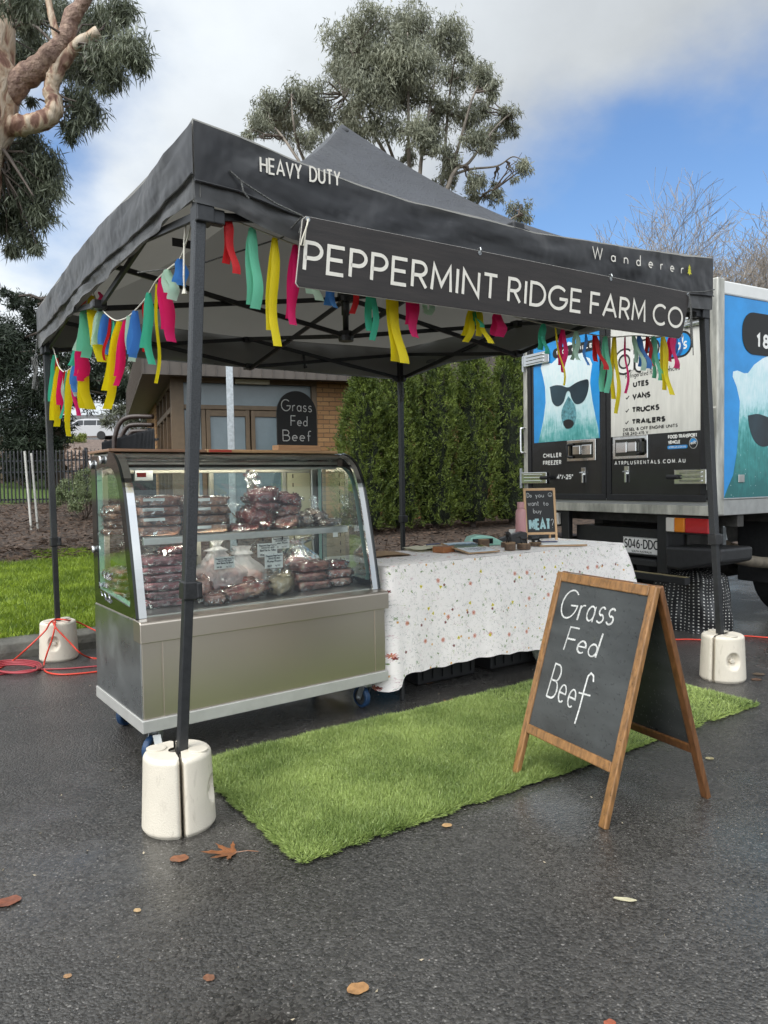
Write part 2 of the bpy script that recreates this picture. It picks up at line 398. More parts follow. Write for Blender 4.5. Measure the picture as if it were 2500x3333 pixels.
# kerb
M_kerb = mat('wet_concrete_kerb', (.10, .095, .08), .5, var=.4, vscale=9, bump=.004, bscale=50)
g = MB()
prof = [(3.10, -.02), (3.10, .05), (3.115, .105), (3.15, .127), (3.245, .130), (3.26, .10), (3.26, -.02)]
for i in range(24):
    x0 = -24 + 2.4 * i
    g.prism(prof, lambda u, v, d: (d, u, v), x0 + .004, x0 + 2.396)
tag(g.build('kerb', M_kerb, None, G, (0, 0, 0), bevel=.006), kind='structure')

def gw(P):                                               # G-frame array (n,3) -> world
    P = np.asarray(P); X, Y, o = np.array(G.X), np.array(G.Y), np.array(G.o)
    return o + P[:, :1] * X + P[:, 1:2] * Y + np.concatenate([np.zeros((len(P), 2)), P[:, 2:3]], 1)
# lawn blades
M_grass = foliage('lawn_green', (.075, .130, .012), (.34, .44, .050), .45, .3, pos=3)
n = 105000
gx = RNG.uniform(-3.6, 1.2, n); gy = 3.24 + 4.4 * RNG.random(n) ** 1.15
edge = np.array([mnoise.noise(Vector((a * .9, b * .9, 3))) for a, b in zip(gx, gy)])
keep = gy + edge * 1.0 < 6.95
cl = np.array([mnoise.noise(Vector((a * 5, b * 5, 9))) for a, b in zip(gx, gy)])
keep |= (gy > 6.9) & (gy < 7.9) & (gx > .55) & (edge > -.2)
gx, gy, cl = gx[keep], gy[keep], cl[keep]; n = len(gx)
gz = np.interp(gy, TY, TZ) - .005
ax = unit(np.stack([RNG.normal(0, .55, n), RNG.normal(0, .55, n), np.ones(n)], 1))
V = leaf_quads(gw(np.stack([gx, gy, gz], 1)), ax, .055 * (1 + .5 * cl), .0075, RNG)
tag(big_mesh('lawn_grass', V, 4, M_grass), kind='stuff')
# bark litter on the mulch and leaf litter on the bank
M_bark = foliage('bark_litter', (.014, .010, .008), (.15, .10, .072), .8, 0, .2, pos=2.2)
n = 30000
gx = RNG.uniform(-9, 6, n); gy = 6.7 + 9.3 * RNG.random(n) ** 1.5
gx[:3500] = RNG.uniform(1.6, 7, 3500); gy[:3500] = RNG.uniform(3.3, 8, 3500)
keep = gy + np.array([mnoise.noise(Vector((a * .9, b * .9, 3))) for a, b in zip(gx, gy)]) * .7 > 6.9
keep |= np.arange(n) < 3500
gx, gy = gx[keep], gy[keep]; n = len(gx)
gz = np.interp(gy, TY, TZ) + RNG.uniform(.005, .075, n)
ax = unit(np.stack([RNG.normal(0, 1, n), RNG.normal(0, .7, n), RNG.normal(0, .22, n)], 1))
V = leaf_quads(gw(np.stack([gx, gy, gz], 1)), ax, .055 + .15 * RNG.random(n) ** 3, .011 + .016 * RNG.random(n) ** 2, RNG)
V2n = 9000
gx = RNG.uniform(-20, 6, V2n); gy = RNG.uniform(20, 50, V2n); gz = np.interp(gy, TY, TZ) + RNG.uniform(.05, .25, V2n)
V2 = leaf_quads(gw(np.stack([gx, gy, gz], 1)), unit(RNG.normal(size=(V2n, 3)) * [1, 1, .3]), .30, .16, RNG)
tag(big_mesh('bark_litter', V, 4, M_bark), kind='stuff')
M_litter = foliage('leaf_litter', (.07, .045, .03), (.40, .30, .24), .8, 0, .2)
tag(big_mesh('leaf_litter', V2, 4, M_litter), kind='stuff')
# big peeled bark sheets
M_slab = mat('peeled_bark', (.085, .060, .052), .6, var=.5, vscale=9, bump=.008, bscale=18, stretch=(1, 8, 8))
for k, (px, py, L, wd, ang, lb) in enumerate([(60, 1735, 1.5, .20, -24, 'long peeled bark sheet lying at the lawn edge, longest of them'), (40, 1690, .7, .26, -40, 'broad grey bark sheet curled up above the lawn edge at far left'), (215, 1762, 1.0, .13, -30, 'dark bark strip running from the black marquee leg towards the lawn'),
        (300, 1722, .9, .08, -12, 'thin bark strip just left of the display case, below the small grass patch'), (70, 1795, .8, .12, -8, 'flat dark bark piece nearest the lawn at the far left'), (20, 1775, .5, .10, -60, 'short pale bark piece at the left picture edge')]):
    d = ray(px, py); t = 6.2
    while t < 12:                                         # march to the ground
        P = np.array([0, 0, CAM_H]) + d * t
        if P[2] < zworld(P[0], P[1]) + .03: break
        t += .02
    g = MB(); rr = random.Random(k)
    def fn(u, v, L=L, wd=wd):
        s = (u - .5) * L; a = (v - .5) * 2.2
        w_ = wd * (.55 + .45 * math.sin(math.pi * min(1, max(0, u * .9 + .08)))) * (1 + .25 * mnoise.noise(Vector((u * 6, k, 0))))
        return (s, math.sin(a) * w_ * .55, .025 + (1 - math.cos(a)) * wd * .22 + .03 * mnoise.noise(Vector((u * 3, v, k + 5))))
    g.grid(fn, 16, 6)
    o = g.build('bark_sheet', M_slab, None, Frame(P[0], P[1], ang), (0, 0, P[2]), smooth=True, solid=.012)
    tag(o, lb, 'bark', 'peeled bark sheets')

# ------------------------------------------------------------------ stroke lettering
def arc(cx, cy, rx, ry, a0, a1, n=10):
    return [(cx + rx * math.cos(R(a0 + (a1 - a0) * i / n)), cy + ry * math.sin(R(a0 + (a1 - a0) * i / n))) for i in range(n + 1)]
GL = {
 'A': (.78, [[(0, 0), (.39, 1), (.78, 0)], [(.13, .32), (.65, .32)]]),
 'B': (.58, [[(0, 0), (0, 1), (.28, 1)] + arc(.28, .76, .24, .24, 80, -80, 8) + [(.02, .52)], [(.28, .52)] + arc(.30, .26, .28, .26, 80, -80, 8) + [(.28, 0), (.02, 0)]]),
 'C': (.80, [arc(.47, .5, .47, .5, 48, 312, 22)]),
 'D': (.72, [[(0, 0), (0, 1), (.24, 1)] + arc(.24, .5, .48, .5, 85, -85, 16) + [(.24, 0), (.02, 0)]]),
 'E': (.54, [[(.54, 1), (0, 1), (0, 0), (.54, 0)], [(.02, .52), (.49, .52)]]),
 'F': (.50, [[(.50, 1), (0, 1), (0, 0)], [(.02, .50), (.46, .50)]]),
 'G': (.95, [arc(.48, .5, .48, .5, 45, 352, 24) + [(.95, .46), (.55, .46)]]),
 'H': (.66, [[(0, 0), (0, 1)], [(.66, 0), (.66, 1)], [(.02, .52), (.64, .52)]]),
 'I': (.06, [[(0.03, 0), (0.03, 1)]]),
 'J': (.4, [[(.4, 1), (.4, .25)] + arc(.2, .22, .2, .22, 0, -150, 8)]),
 'K': (.58, [[(0, 0), (0, 1)], [(.56, 1), (.03, .46)], [(.2, .62), (.58, 0)]]),
 'L': (.48, [[(0, 1), (0, 0), (.48, 0)]]),
 'M': (.80, [[(0, 0), (.06, 1), (.40, .22), (.74, 1), (.80, 0)]]),
 '\u00b5': (.84, [[(0, 0), (0, 1)], [(.04, .96), (.42, .34), (.80, .96)], [(.84, 1), (.84, 0)]]),
 'N': (.68, [[(0, 0), (0, 1), (.68, 0), (.68, 1)]]),
 'O': (.96, [arc(.48, .5, .48, .5, 90, 450, 28)]),
 'P': (.54, [[(0, 0), (0, 1), (.26, 1)] + arc(.26, .72, .28, .28, 80, -80, 10) + [(.26, .44), (.02, .44)]]),
 'Q': (.96, [arc(.48, .5, .48, .5, 90, 450, 28), [(.6, .25), (.92, -.05)]]),
 'R': (.56, [[(0, 0), (0, 1), (.27, 1)] + arc(.27, .74, .26, .26, 80, -80, 10) + [(.27, .48), (.02, .48)], [(.27, .46), (.56, 0)]]),
 'S': (.52, [arc(.27, .75, .23, .25, 30, 260, 12) + arc(.25, .26, .26, .26, 80, -150, 14)]),
 'T': (.60, [[(0, 1), (.60, 1)], [(.30, .98), (.30, 0)]]),
 'U': (.64, [[(0, 1), (0, .32)] + arc(.32, .32, .32, .32, 180, 360, 14) + [(.64, 1)]]),
 'V': (.70, [[(0, 1), (.35, 0), (.70, 1)]]),
 'W': (1.0, [[(0, 1), (.25, 0), (.5, .95), (.75, 0), (1.0, 1)]]),
 'X': (.6, [[(0, 0), (.6, 1)], [(0, 1), (.6, 0)]]),
 'Y': (.62, [[(0, 1), (.31, .48), (.62, 1)], [(.31, .48), (.31, 0)]]),
 'Z': (.58, [[(0, 1), (.58, 1), (0, 0), (.58, 0)]]),
 '0': (.56, [arc(.28, .5, .28, .5, 90, 450, 20)]),
 '1': (.22, [[(0, .8), (.2, 1), (.2, 0)]]),
 '2': (.52, [arc(.26, .73, .25, .27, 160, -20, 10) + [(.02, 0), (.54, 0)]]),
 '3': (.5, [arc(.23, .75, .23, .25, 140, -80, 10), arc(.23, .26, .27, .26, 80, -140, 10)]),
 '4': (.56, [[(.40, 0), (.40, 1), (0, .28), (.56, .28)]]),
 '5': (.52, [[(.46, 1), (.08, 1), (.04, .56)] + arc(.23, .32, .27, .30, 120, -140, 12)]),
 '6': (.52, [[(.42, .98)] + arc(.5, .34, .5, .64, 115, 180, 6) + arc(.26, .30, .26, .30, 180, 540, 18)]),
 '7': (.5, [[(0, 1), (.5, 1), (.15, 0)]]),
 '8': (.52, [arc(.26, .76, .21, .24, -90, 270, 16), arc(.26, .27, .26, .26, -90, 270, 16)]),
 '9': (.52, [arc(.26, .70, .26, .30, 0, 360, 18) + arc(.02, .66, .5, .64, 0, -65, 6)]),
 '.': (.06, [[(.0, .02), (.06, .02)]]), '-': (.3, [[(0, .42), (.3, .42)]]), '/': (.36, [[(0, -.05), (.36, 1.05)]]),
 '$': (.5, [arc(.25, .74, .22, .22, 30, 265, 10) + arc(.25, .28, .24, .24, 85, -150, 10), [(.25, -.1), (.25, 1.1)]]),
 '&': (.66, [[(.66, 0), (.14, .70)] + arc(.28, .82, .17, .18, 200, -20, 8) + [(.08, .38)] + arc(.26, .22, .24, .22, 150, 330, 8) + [(.62, .46)]]),
 '?': (.42, [arc(.21, .76, .21, .24, 170, -60, 10) + [(.21, .40), (.21, .26)], [(.19, .03), (.23, .03)]]),
 '\u00b0': (.2, [arc(.1, .9, .1, .1, 0, 360, 12)]),
 '\u2713': (.5, [[(0, .45), (.16, .15), (.5, .85)]]),
 'a': (.42, [arc(.21, .26, .21, .25, 20, 380, 16), [(.42, .52), (.42, 0)]]),
 'b': (.42, [[(0, 1), (0, 0)], arc(.21, .26, .21, .26, 170, -170, 14)]),
 'c': (.38, [arc(.22, .26, .22, .26, 50, 310, 14)]),
 'd': (.42, [arc(.21, .26, .21, .25, 20, 380, 16), [(.42, 1.0), (.42, 0)]]),
 'e': (.42, [[(.02, .28), (.42, .28)] + arc(.21, .27, .21, .25, 5, 310, 16)]),
 'f': (.30, [[(.12, 0), (.12, .76)] + arc(.27, .80, .15, .16, 170, 60, 6), [(0, .5), (.28, .5)]]),
 'g': (.42, [arc(.21, .26, .21, .25, 20, 380, 16), [(.42, .52), (.42, -.1)] + arc(.21, -.1, .21, .2, 0, -150, 8)]),
 'h': (.40, [[(0, 1), (0, 0)], [(0, .3)] + arc(.2, .30, .2, .22, 170, 0, 8) + [(.4, 0)]]),
 'i': (.02, [[(.01, .52), (.01, 0)], [(.0, .70), (.02, .72)]]),
 'k': (.36, [[(0, 1), (0, 0)], [(.34, .52), (.02, .22)], [(.12, .3), (.36, 0)]]),
 'l': (.02, [[(.01, 1), (.01, 0)]]),
 'm': (.62, [[(0, .52), (0, 0)], [(0, .3)] + arc(.15, .34, .15, .18, 170, 0, 6) + [(.30, 0)], [(.31, .3)] + arc(.46, .34, .15, .18, 170, 0, 6) + [(.62, 0)]]),
 'n': (.40, [[(0, .52), (0, 0)], [(0, .3)] + arc(.2, .30, .2, .22, 170, 0, 8) + [(.4, 0)]]),
 'o': (.44, [arc(.22, .26, .22, .26, 90, 450, 18)]),
 'p': (.42, [[(0, .52), (0, -.3)], arc(.21, .26, .21, .26, 170, -170, 14)]),
 'r': (.26, [[(0, .52), (0, 0)], [(0, .3)] + arc(.2, .30, .2, .22, 165, 70, 5)]),
 's': (.34, [arc(.18, .39, .15, .14, 30, 260, 9) + arc(.16, .14, .17, .14, 80, -150, 9)]),
 't': (.28, [[(.12, .8), (.12, .1)] + arc(.22, .1, .1, .1, 180, 280, 5), [(0, .52), (.28, .52)]]),
 'u': (.40, [[(0, .52), (0, .2)] + arc(.2, .2, .2, .2, 180, 360, 8), [(.4, .52), (.4, 0)]]),
 'v': (.38, [[(0, .52), (.19, 0), (.38, .52)]]),
 'w': (.58, [[(0, .52), (.15, 0), (.29, .48), (.43, 0), (.58, .52)]]),
 'y': (.38, [[(0, .52), (.19, .02)], [(.38, .52), (.10, -.3)]]),
}
def strip(mb, pts, w, P, z, mi=0, wob=0):
    """even-width stroke along 2-D points, mitred, mapped to 3-D by P(u, v, lift)."""
    q = [pts[0]]
    for p in pts[1:]:
        if math.hypot(p[0] - q[-1][0], p[1] - q[-1][1]) > w * .12: q.append(p)
    if len(q) < 2: q = [pts[0], (pts[0][0] + w * .6, pts[0][1])]
    closed = len(q) > 6 and math.hypot(q[0][0] - q[-1][0], q[0][1] - q[-1][1]) < w * .3
    if closed: q = q[:-1]
    n = len(q); L = []; Rr = []
    for i in range(n):
        a = q[(i - 1) % n] if (closed or i > 0) else None; c = q[(i + 1) % n] if (closed or i < n - 1) else None
        d1 = Vector((q[i][0] - a[0], q[i][1] - a[1])).normalized() if a else None
        d2 = Vector((c[0] - q[i][0], c[1] - q[i][1])).normalized() if c else None
        if d1 is None: d1 = d2
        if d2 is None: d2 = d1
        t = d1 + d2
        if t.length < .35: t = d2
        if wob and n > 2: w_i = w * (1 + wob * mnoise.noise(Vector((q[i][0] * 60, q[i][1] * 60, z * 900))))
        else: w_i = w
        t.normalize(); nn = Vector((-t.y, t.x)); k = 1 / max(.42, nn.dot(Vector((-d2.y, d2.x))))
        L.append((q[i][0] + nn.x * w_i / 2 * k, q[i][1] + nn.y * w_i / 2 * k)); Rr.append((q[i][0] - nn.x * w_i / 2 * k, q[i][1] - nn.y * w_i / 2 * k))
    vs = [P(u, v, z) for u, v in L] + [P(u, v, z) for u, v in Rr]
    m = n if closed else n - 1
    mb.add(vs, [(i, (i + 1) % n, n + (i + 1) % n, n + i) for i in range(m)], mi)
def text_layout(s, gap=.2, space=.42):
    x = 0; out = []
    for ch in s:
        if ch == ' ': x += space; continue
        w, st = GL[ch]
        out += [[(x + u, v) for u, v in line] for line in st]; x += w + gap
    return out, x - gap
def text(mb, s, P, u0, v0, width, h, sw, z=.002, mi=0, gap=.2, space=.42, jit=0, slant=0, seed=0):
    """lettering: cap height h, total width fitted, stroke width sw (metres)."""
    lines, tw = text_layout(s, gap, space); kx = (width - sw) / tw; rr = random.Random(seed)
    hh = h - sw
    for k, ln in enumerate(lines):
        j = (rr.uniform(-jit, jit), rr.uniform(-jit, jit))
        pts = [(u0 + sw / 2 + (u + slant * v) * kx + j[0], v0 + sw / 2 + v * hh + j[1]) for u, v in ln]
        strip(mb, pts, sw, P, z + .00012 * (k % 9), mi)
def poly_on(mb, pts, P, z, mi=0):
    mb.add([P(u, v, z) for u, v in pts], [tuple(range(len(pts)))], mi)
def rrect(u0, v0, u1, v1, r, n=5):
    return arc(u1 - r, v1 - r, r, r, 0, 90, n) + arc(u0 + r, v1 - r, r, r, 90, 180, n) + arc(u0 + r, v0 + r, r, r, 180, 270, n) + arc(u1 - r, v0 + r, r, r, 270, 360, n)

# ------------------------------------------------------------------ marquee
def fabric(name, c, rough, var, wr, drops=0):
    m = mat(name, c, rough, var=var, vscale=3, sheen=.15, spec=.5); N, Lk, b = nodes(m)
    t = N.new('ShaderNodeTexCoord')
    n = N.new('ShaderNodeTexNoise'); n.inputs['Scale'].default_value = 3.2; n.inputs['Detail'].default_value = 3; n.inputs['Distortion'].default_value = .25
    Lk.new(t.outputs['Object'], n.inputs['Vector'])
    h = n.outputs['Fac']
    bp = N.new('ShaderNodeBump'); bp.inputs['Distance'].default_value = wr; Lk.new(h, bp.inputs['Height'])
    if drops:
        v = N.new('ShaderNodeTexVoronoi'); v.inputs['Scale'].default_value = 42; Lk.new(t.outputs['Object'], v.inputs['Vector'])
        mr = N.new('ShaderNodeMapRange'); mr.inputs[1].default_value = .34; mr.inputs[2].default_value = .22; Lk.new(v.outputs['Distance'], mr.inputs[0])
        b2 = N.new('ShaderNodeBump'); b2.inputs['Distance'].default_value = .004; Lk.new(mr.outputs[0], b2.inputs['Height']); Lk.new(bp.outputs[0], b2.inputs['Normal'])
        Lk.new(b2.outputs[0], b.inputs['Normal'])
    else: Lk.new(bp.outputs[0], b.inputs['Normal'])
    return m
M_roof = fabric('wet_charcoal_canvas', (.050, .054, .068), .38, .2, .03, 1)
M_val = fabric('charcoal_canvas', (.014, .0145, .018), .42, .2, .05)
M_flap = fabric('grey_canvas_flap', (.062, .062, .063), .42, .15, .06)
M_under = fabric('grey_canvas_underside', (.24, .235, .225), .6, .10, .012)
def sheer(m, w_, c):                                      # thin canvas lets some daylight through
    N, Lk, b = nodes(m); tr = N.new('ShaderNodeBsdfTranslucent'); tr.inputs[0].default_value = (*c, 1); mx = N.new('ShaderNodeMixShader'); mx.inputs[0].default_value = w_
    Lk.new(b.outputs[0], mx.inputs[1]); Lk.new(tr.outputs[0], mx.inputs[2]); Lk.new(mx.outputs[0], N['Material Output'].inputs[0])
sheer(M_roof, .34, (.50, .49, .46)); sheer(M_under, .5, (.60, .58, .54)); sheer(M_val, .12, (.5, .49, .46)); sheer(M_flap, .15, (.5, .49, .46))
M_leg = mat('hammered_grey_steel', (.060, .062, .065), .38, .6, var=.3, vscale=220, bump=.0012, bscale=260)
M_legin = mat('grey_steel_tube', (.045, .046, .048), .42, .6, var=.15, vscale=40)
mq = thing('marquee', 'charcoal pop-up marquee over the meat display case and table', 'marquee', G, (0, 0, 0))
S = 2.92; E0, E1 = -.04, 2.96
def eave(side, s):                                       # height of the eave along each side, s 0..1
    d = {'f': [(0, 2.374), (.06, 2.357), (.125, 2.325), (.21, 2.298), (.30, 2.282), (.42, 2.288), (.53, 2.282), (.64, 2.306), (.80, 2.336), (1, 2.389)],
         'l': [(0, 2.37), (.1, 2.352), (.21, 2.366), (.37, 2.392), (.53, 2.402), (.73, 2.382), (1, 2.355)],
         'b': [(0, 2.355), (.5, 2.32), (1, 2.36)], 'r': [(0, 2.389), (.5, 2.33), (1, 2.36)]}[side]
    return float(np.interp(s, [a for a, _ in d], [b for _, b in d]))
PEAK = 3.355
def roof(u, v):                                          # u,v in -1..1
    m = max(abs(u), abs(v)); x, y = (u + 1) / 2, (v + 1) / 2
    if m < 1e-6: return (1.46, 1.46, PEAK)
    su, sv = u / m, v / m
    if abs(sv) >= abs(su): e = eave('f' if sv < 0 else 'b', (su + 1) / 2)
    else: e = eave('l' if su < 0 else 'r', (sv + 1) / 2)
    k = 1 - m; z = e + (PEAK - e) * k ** 1.72
    hip = 1 - abs(abs(su) - abs(sv)); z -= .02 * math.sin(math.pi * k) * (1 - hip)
    z += .010 * mnoise.noise(Vector((x * 5, y * 5, 2))) * min(1, 4 * k) + .012 * math.exp(-((m - .985) / .02) ** 2)
    return (E0 + (E1 - E0) * x, E0 + (E1 - E0) * y, z)
def panel(mb, n1, n2, dz=0, sc=1.0):                       # four roof panels meeting on the hips
    for q in range(4):
        def fn(i, j, q=q):
            s, m = (2 * i - 1), max(1e-5, (1 - j)) * sc; u, v = ((s * m, -m), (m, s * m), (-s * m, m), (-m, -s * m))[q]
            x, y, z = roof(u, v); return (x, y, z - dz)
        mb.grid(fn, n1, n2)
cb = MB(); panel(cb, 60, 34)
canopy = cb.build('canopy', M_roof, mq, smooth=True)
ub = MB(); panel(ub, 36, 24, .014, .995)
ub.build('lining', M_under, canopy, smooth=True)
def side_pt(side, s, out=0):
    L = E1 - E0
    return {'f': (E0 + L * s, E0 - out), 'r': (E1 + out, E0 + L * s), 'b': (E1 - L * s, E1 + out), 'l': (E0 - out, E1 - L * s)}[side]
SEAM = {'f': [(0, 2.178), (.05, 2.175), (.1, 2.148), (.21, 2.105), (.41, 2.135), (.5, 2.131), (.6, 2.116), (.76, 2.134), (1, 2.181)]}
BOT = {'f': [(0, 2.104), (.045, 2.10), (.085, 2.068), (.125, 2.047), (.25, 2.02), (.5, 2.035), (.8, 2.06), (1, 2.10)],
       'r': [(0, 2.10), (.1, 2.13), (.4, 2.12), (.55, 2.10), (.78, 2.13), (1, 2.075)], 'b': [(0, 2.075), (.2, 2.075), (.6, 2.076), (1, 2.098)], 'l': [(0, 2.095), (.26, 2.12), (.5, 2.135), (.7, 2.142), (.86, 2.134), (1, 2.118)]}
def ip(d, s): return float(np.interp(s, [a for a, _ in d], [b for _, b in d]))
for sd in 'frbl':
    rev = sd in 'bl'
    def top(s): return eave(sd, 1 - s if rev else s)
    def seam(s): return ip(SEAM['f'], s) if sd == 'f' else 2.205 - .01 * math.sin(s * 9)
    def bot(s): return ip(BOT[sd], s)
    def ru(s, k): return (.020 * mnoise.noise(Vector((s * 6, k * 1.3, ord(sd)))) + .012 * mnoise.noise(Vector((s * 19 + k * 4, k * 3, ord(sd))))) * min(1, 12 * min(s, 1 - s))
    vb = MB()
    vb.grid(lambda i, j: (lambda p, z: (p[0], p[1], z))(side_pt(sd, i, .004 + ru(i, j)), top(i) + (seam(i) - top(i)) * j), 72, 8)
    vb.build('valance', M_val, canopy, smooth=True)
    fb = MB()
    fb.grid(lambda i, j: (lambda p, z: (p[0], p[1], z))(side_pt(sd, i, -.002 + ru(i, 1 + j * .8) + .014 * j * mnoise.noise(Vector((i * 16, j, ord(sd) + 3)))), seam(i) + .006 + (bot(i) - seam(i)) * j), 90, 5)
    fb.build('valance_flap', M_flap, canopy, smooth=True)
    ib = MB(); ib.grid(lambda i, j: (lambda p, z: (p[0], p[1], z))(side_pt(sd, i, -.020 + ru(i, .5)), top(i) + (bot(i) + .012 - top(i)) * j), 60, 5); ib.build('valance_lining', M_under, canopy, smooth=True)
    sb = MB(); sb.tube([(*side_pt(sd, i / 60, .008 + ru(i / 60, 1)), seam(i / 60)) for i in range(61)], .0035, 5); sb.build('seam', M_val, canopy)
Pv = lambda u, v, z: (u, E0 - .012 - z - .012 * mnoise.noise(Vector((u * 2, 4, 1))), v)
tb = MB()
def slope_text(s, u0, v0, u1, v1, h, sw, gap):
    lines, tw = text_layout(s, gap, .75); w_ = u1 - u0
    for k, ln in enumerate(lines):
        strip(tb, [(u0 + u * w_ / tw, v0 + (v1 - v0) * u / tw + v * h) for u, v in ln], sw, Pv, .004 + .00012 * (k % 9))
slope_text('HEAVY DUTY', .196, 2.256, .512, 2.272, .050, .0070, .26)
tb.build('lettering', M_cream, canopy)
tb = MB(); slope_text('Wanderer', 1.925, 2.230, 2.665, 2.262, .053, .0062, .95); tb.build('lettering', M_cream, canopy)
tb = MB()
poly_on(tb, [(2.703 + a * .04, 2.262 + b * .055) for a, b in [(.4, 0), (.4, .15), (0, .12), (.28, .42), (.1, .42), (.36, .70), (.22, .70), (.5, 1.05), (.78, .70), (.64, .70), (.9, .42), (.72, .42), (1, .12), (.6, .15), (.6, 0)]], Pv, .004)
tb.build('tree_emblem', mat('yellow_green_print', (.55, .52, .03), .5), canopy)
# legs
legs = [((0, 0), (-.125, .048), .81), ((0, S), (.014, 2.928), .80), ((S, 0), (3.033, -.064), .806), ((S, S), (2.925, 2.925), .826)]
for (tx, ty), (bx, by), zl in legs:
    lb = MB(); f = zl / 2.1; jx, jy = bx + (tx - bx) * f, by + (ty - by) * f
    lb.bar((jx, jy, zl - .02), (tx, ty, 2.30), .040, .040, 0, (0, 1, 0)); leg = lb.build('leg', M_leg, mq, bevel=.004)
    lb = MB(); lb.bar((bx, by, .004), (jx, jy, zl), .033, .033, 0, (0, 1, 0)); lb.build('inner_tube', M_legin, leg, bevel=.003)
    lb = MB(); lb.bar((jx, jy, zl - .03), (jx + (tx - jx) * .04, jy + (ty - jy) * .04, zl + .035), .052, .054, 0, (0, 1, 0)); lb.box(jx + .02, jx + .042, jy - .03, jy + .012, zl - .028, zl + .03)
    lb.build('leg_lock', M_blackpl, leg, bevel=.006)
    cx_, cy_ = (1 if tx == 0 else -1), (1 if ty == 0 else -1)
    lb = MB(); lb.box(tx - .032, tx + .032, ty - .032, ty + .032, 2.055, 2.115); lb.box(min(tx, tx + cx_ * .075), max(tx, tx + cx_ * .075), ty - .018, ty + .018, 2.06, 2.11); lb.box(tx - .018, tx + .018, min(ty, ty + cy_ * .075), max(ty, ty + cy_ * .075), 2.06, 2.11)
    lb.build('corner_bracket', M_legin, leg, bevel=.005)
    lb = MB(); lb.box(bx - .03, bx + .03, by - .03, by + .03, 0.001, .008); lb.build('foot_plate', M_legin, leg)
# scissor frame
HI, LO = 2.30, 2.085
def scissor(a, b, hi, lo, n):
    a, b = Vector(a), Vector(b); nrm = (b - a).cross(Vector((0, 0, 1))).normalized() * .011
    for i in range(n):
        p, q = a.lerp(b, i / n), a.lerp(b, (i + 1) / n)
        for s, (z0, z1) in ((1, (hi, lo)), (-1, (lo, hi))):
            tb = MB(); tb.bar((p.x + s * nrm.x, p.y + s * nrm.y, z0), (q.x + s * nrm.x, q.y + s * nrm.y, z1), .015, .026); tb.build('truss_bar', M_black, mq)
        m_ = (p + q) / 2
        tb = MB(); tb.lathe([(0, -.02), (.011, -.02), (.011, .02), (0, .02)], 10, (m_.x, m_.y, (hi + lo) / 2), 'y' if abs((b - a).x) > abs((b - a).y) else 'x'); tb.build('pivot_bolt', M_black, mq)
i0 = .0
for a, b in (((0, 0, 0), (S, 0, 0)), ((S, 0, 0), (S, S, 0)), ((0, S, 0), (S, S, 0)), ((0, 0, 0), (0, S, 0))): scissor(a, b, HI, LO, 2)
for a in ((1.46, 0, 0), (1.46, S, 0), (0, 1.46, 0), (S, 1.46, 0)):
    scissor(a, (1.46, 1.46, 0), HI, 2.07, 1)
    for z in (HI, LO):
        tb = MB(); tb.box(a[0] - .035, a[0] + .035, a[1] - .035, a[1] + .035, z - .022, z + .022); tb.build('truss_joint', M_blackpl, mq, bevel=.008)
tb = MB(); tb.tube([(1.46, 1.46, 2.05), (1.46, 1.46, 3.30)], .019, 10); tb.tube([(1.46, 1.46, 2.2), (1.46, 1.46, 2.36)], .026, 10)
tb.lathe([(0, 3.31), (.05, 3.305), (.06, 3.28), (0, 3.26)], 16, (1.46, 1.46, 0)); pole = tb.build('centre_pole', M_black, mq, smooth=True)
for z in (HI + .01, 2.07):
    tb = MB(); tb.lathe([(0, z - .03), (.045, z - .03), (.05, z), (.045, z + .03), (0, z + .03)], 14, (1.46, 1.46, 0)); tb.build('hub', M_blackpl, pole)
for x in (.55, 1.95):                                     # wall ties and a label sewn inside
    tb = MB(); tb.bar((x, 2.93, 2.24), (x + .01, 2.92, 2.12), .018, .004); tb.bar((x + .01, 2.92, 2.13), (x + .014, 2.92, 2.11), .024, .014); tb.build('velcro_tie', M_blackpl, mq)
tb = MB(); tb.box(.30, .40, 1.20, 1.205, 2.36, 2.40); tb.build('sewn_patch', M_blackpl, mq)
M_cord = mat('black_white_cord', (.012, .012, .012), .8, col2=(.16, .16, .15), vscale=260, detail=1)
tb = MB()
tb.tube([(.08, -.05, 2.235), (.12, -.056, 2.205), (.24, -.07, 2.15), (.335, -.09, 2.118)], .0032, 6); tb.tube([(.12, -.056, 2.205), (.125, -.06, 2.17), (.145, -.06, 2.15)], .0032, 6)
tb.tube([(.335, -.09, 2.118), (.31, .02, 2.07), (.1, .35, 2.02), (-.02, .7, 2.06)], .003, 6)
tb.tube([(.34, -.09, 2.118), (.325, -.08, 2.06)], .003, 6); tb.build('guy_cord', M_cord, mq)
tb = MB(); cx0, cy0 = -.035, 2.99
for k in range(7):
    ph = k * .9
    tb.tube([(cx0 - .02 + .022 * math.cos(t + ph) * math.sin(t), cy0 + .03 + .034 * math.cos(t) + .006 * k - .02, 1.93 - .105 * math.sin(t) + .006 * k) for t in np.linspace(0, 6.28, 18)], .0042, 6)
tb.tube([(cx0, cy0, 2.2), (cx0 - .01, cy0 + .02, 2.10), (cx0 - .02, cy0 + .02, 2.03)], .0042, 6); tb.build('guy_rope', M_cord, mq)
tb = MB()
for k in range(3): tb.tube([(2.90 + .02 * math.cos(t), 2.88 + .02 * math.cos(t + k), 1.96 - .09 * math.sin(t) + .01 * k) for t in np.linspace(0, 6.28, 14)], .004, 6)
tb.tube([(2.9, 2.9, 2.1), (2.9, 2.88, 2.04)], .004, 6); tb.build('guy_rope', M_cord, mq)

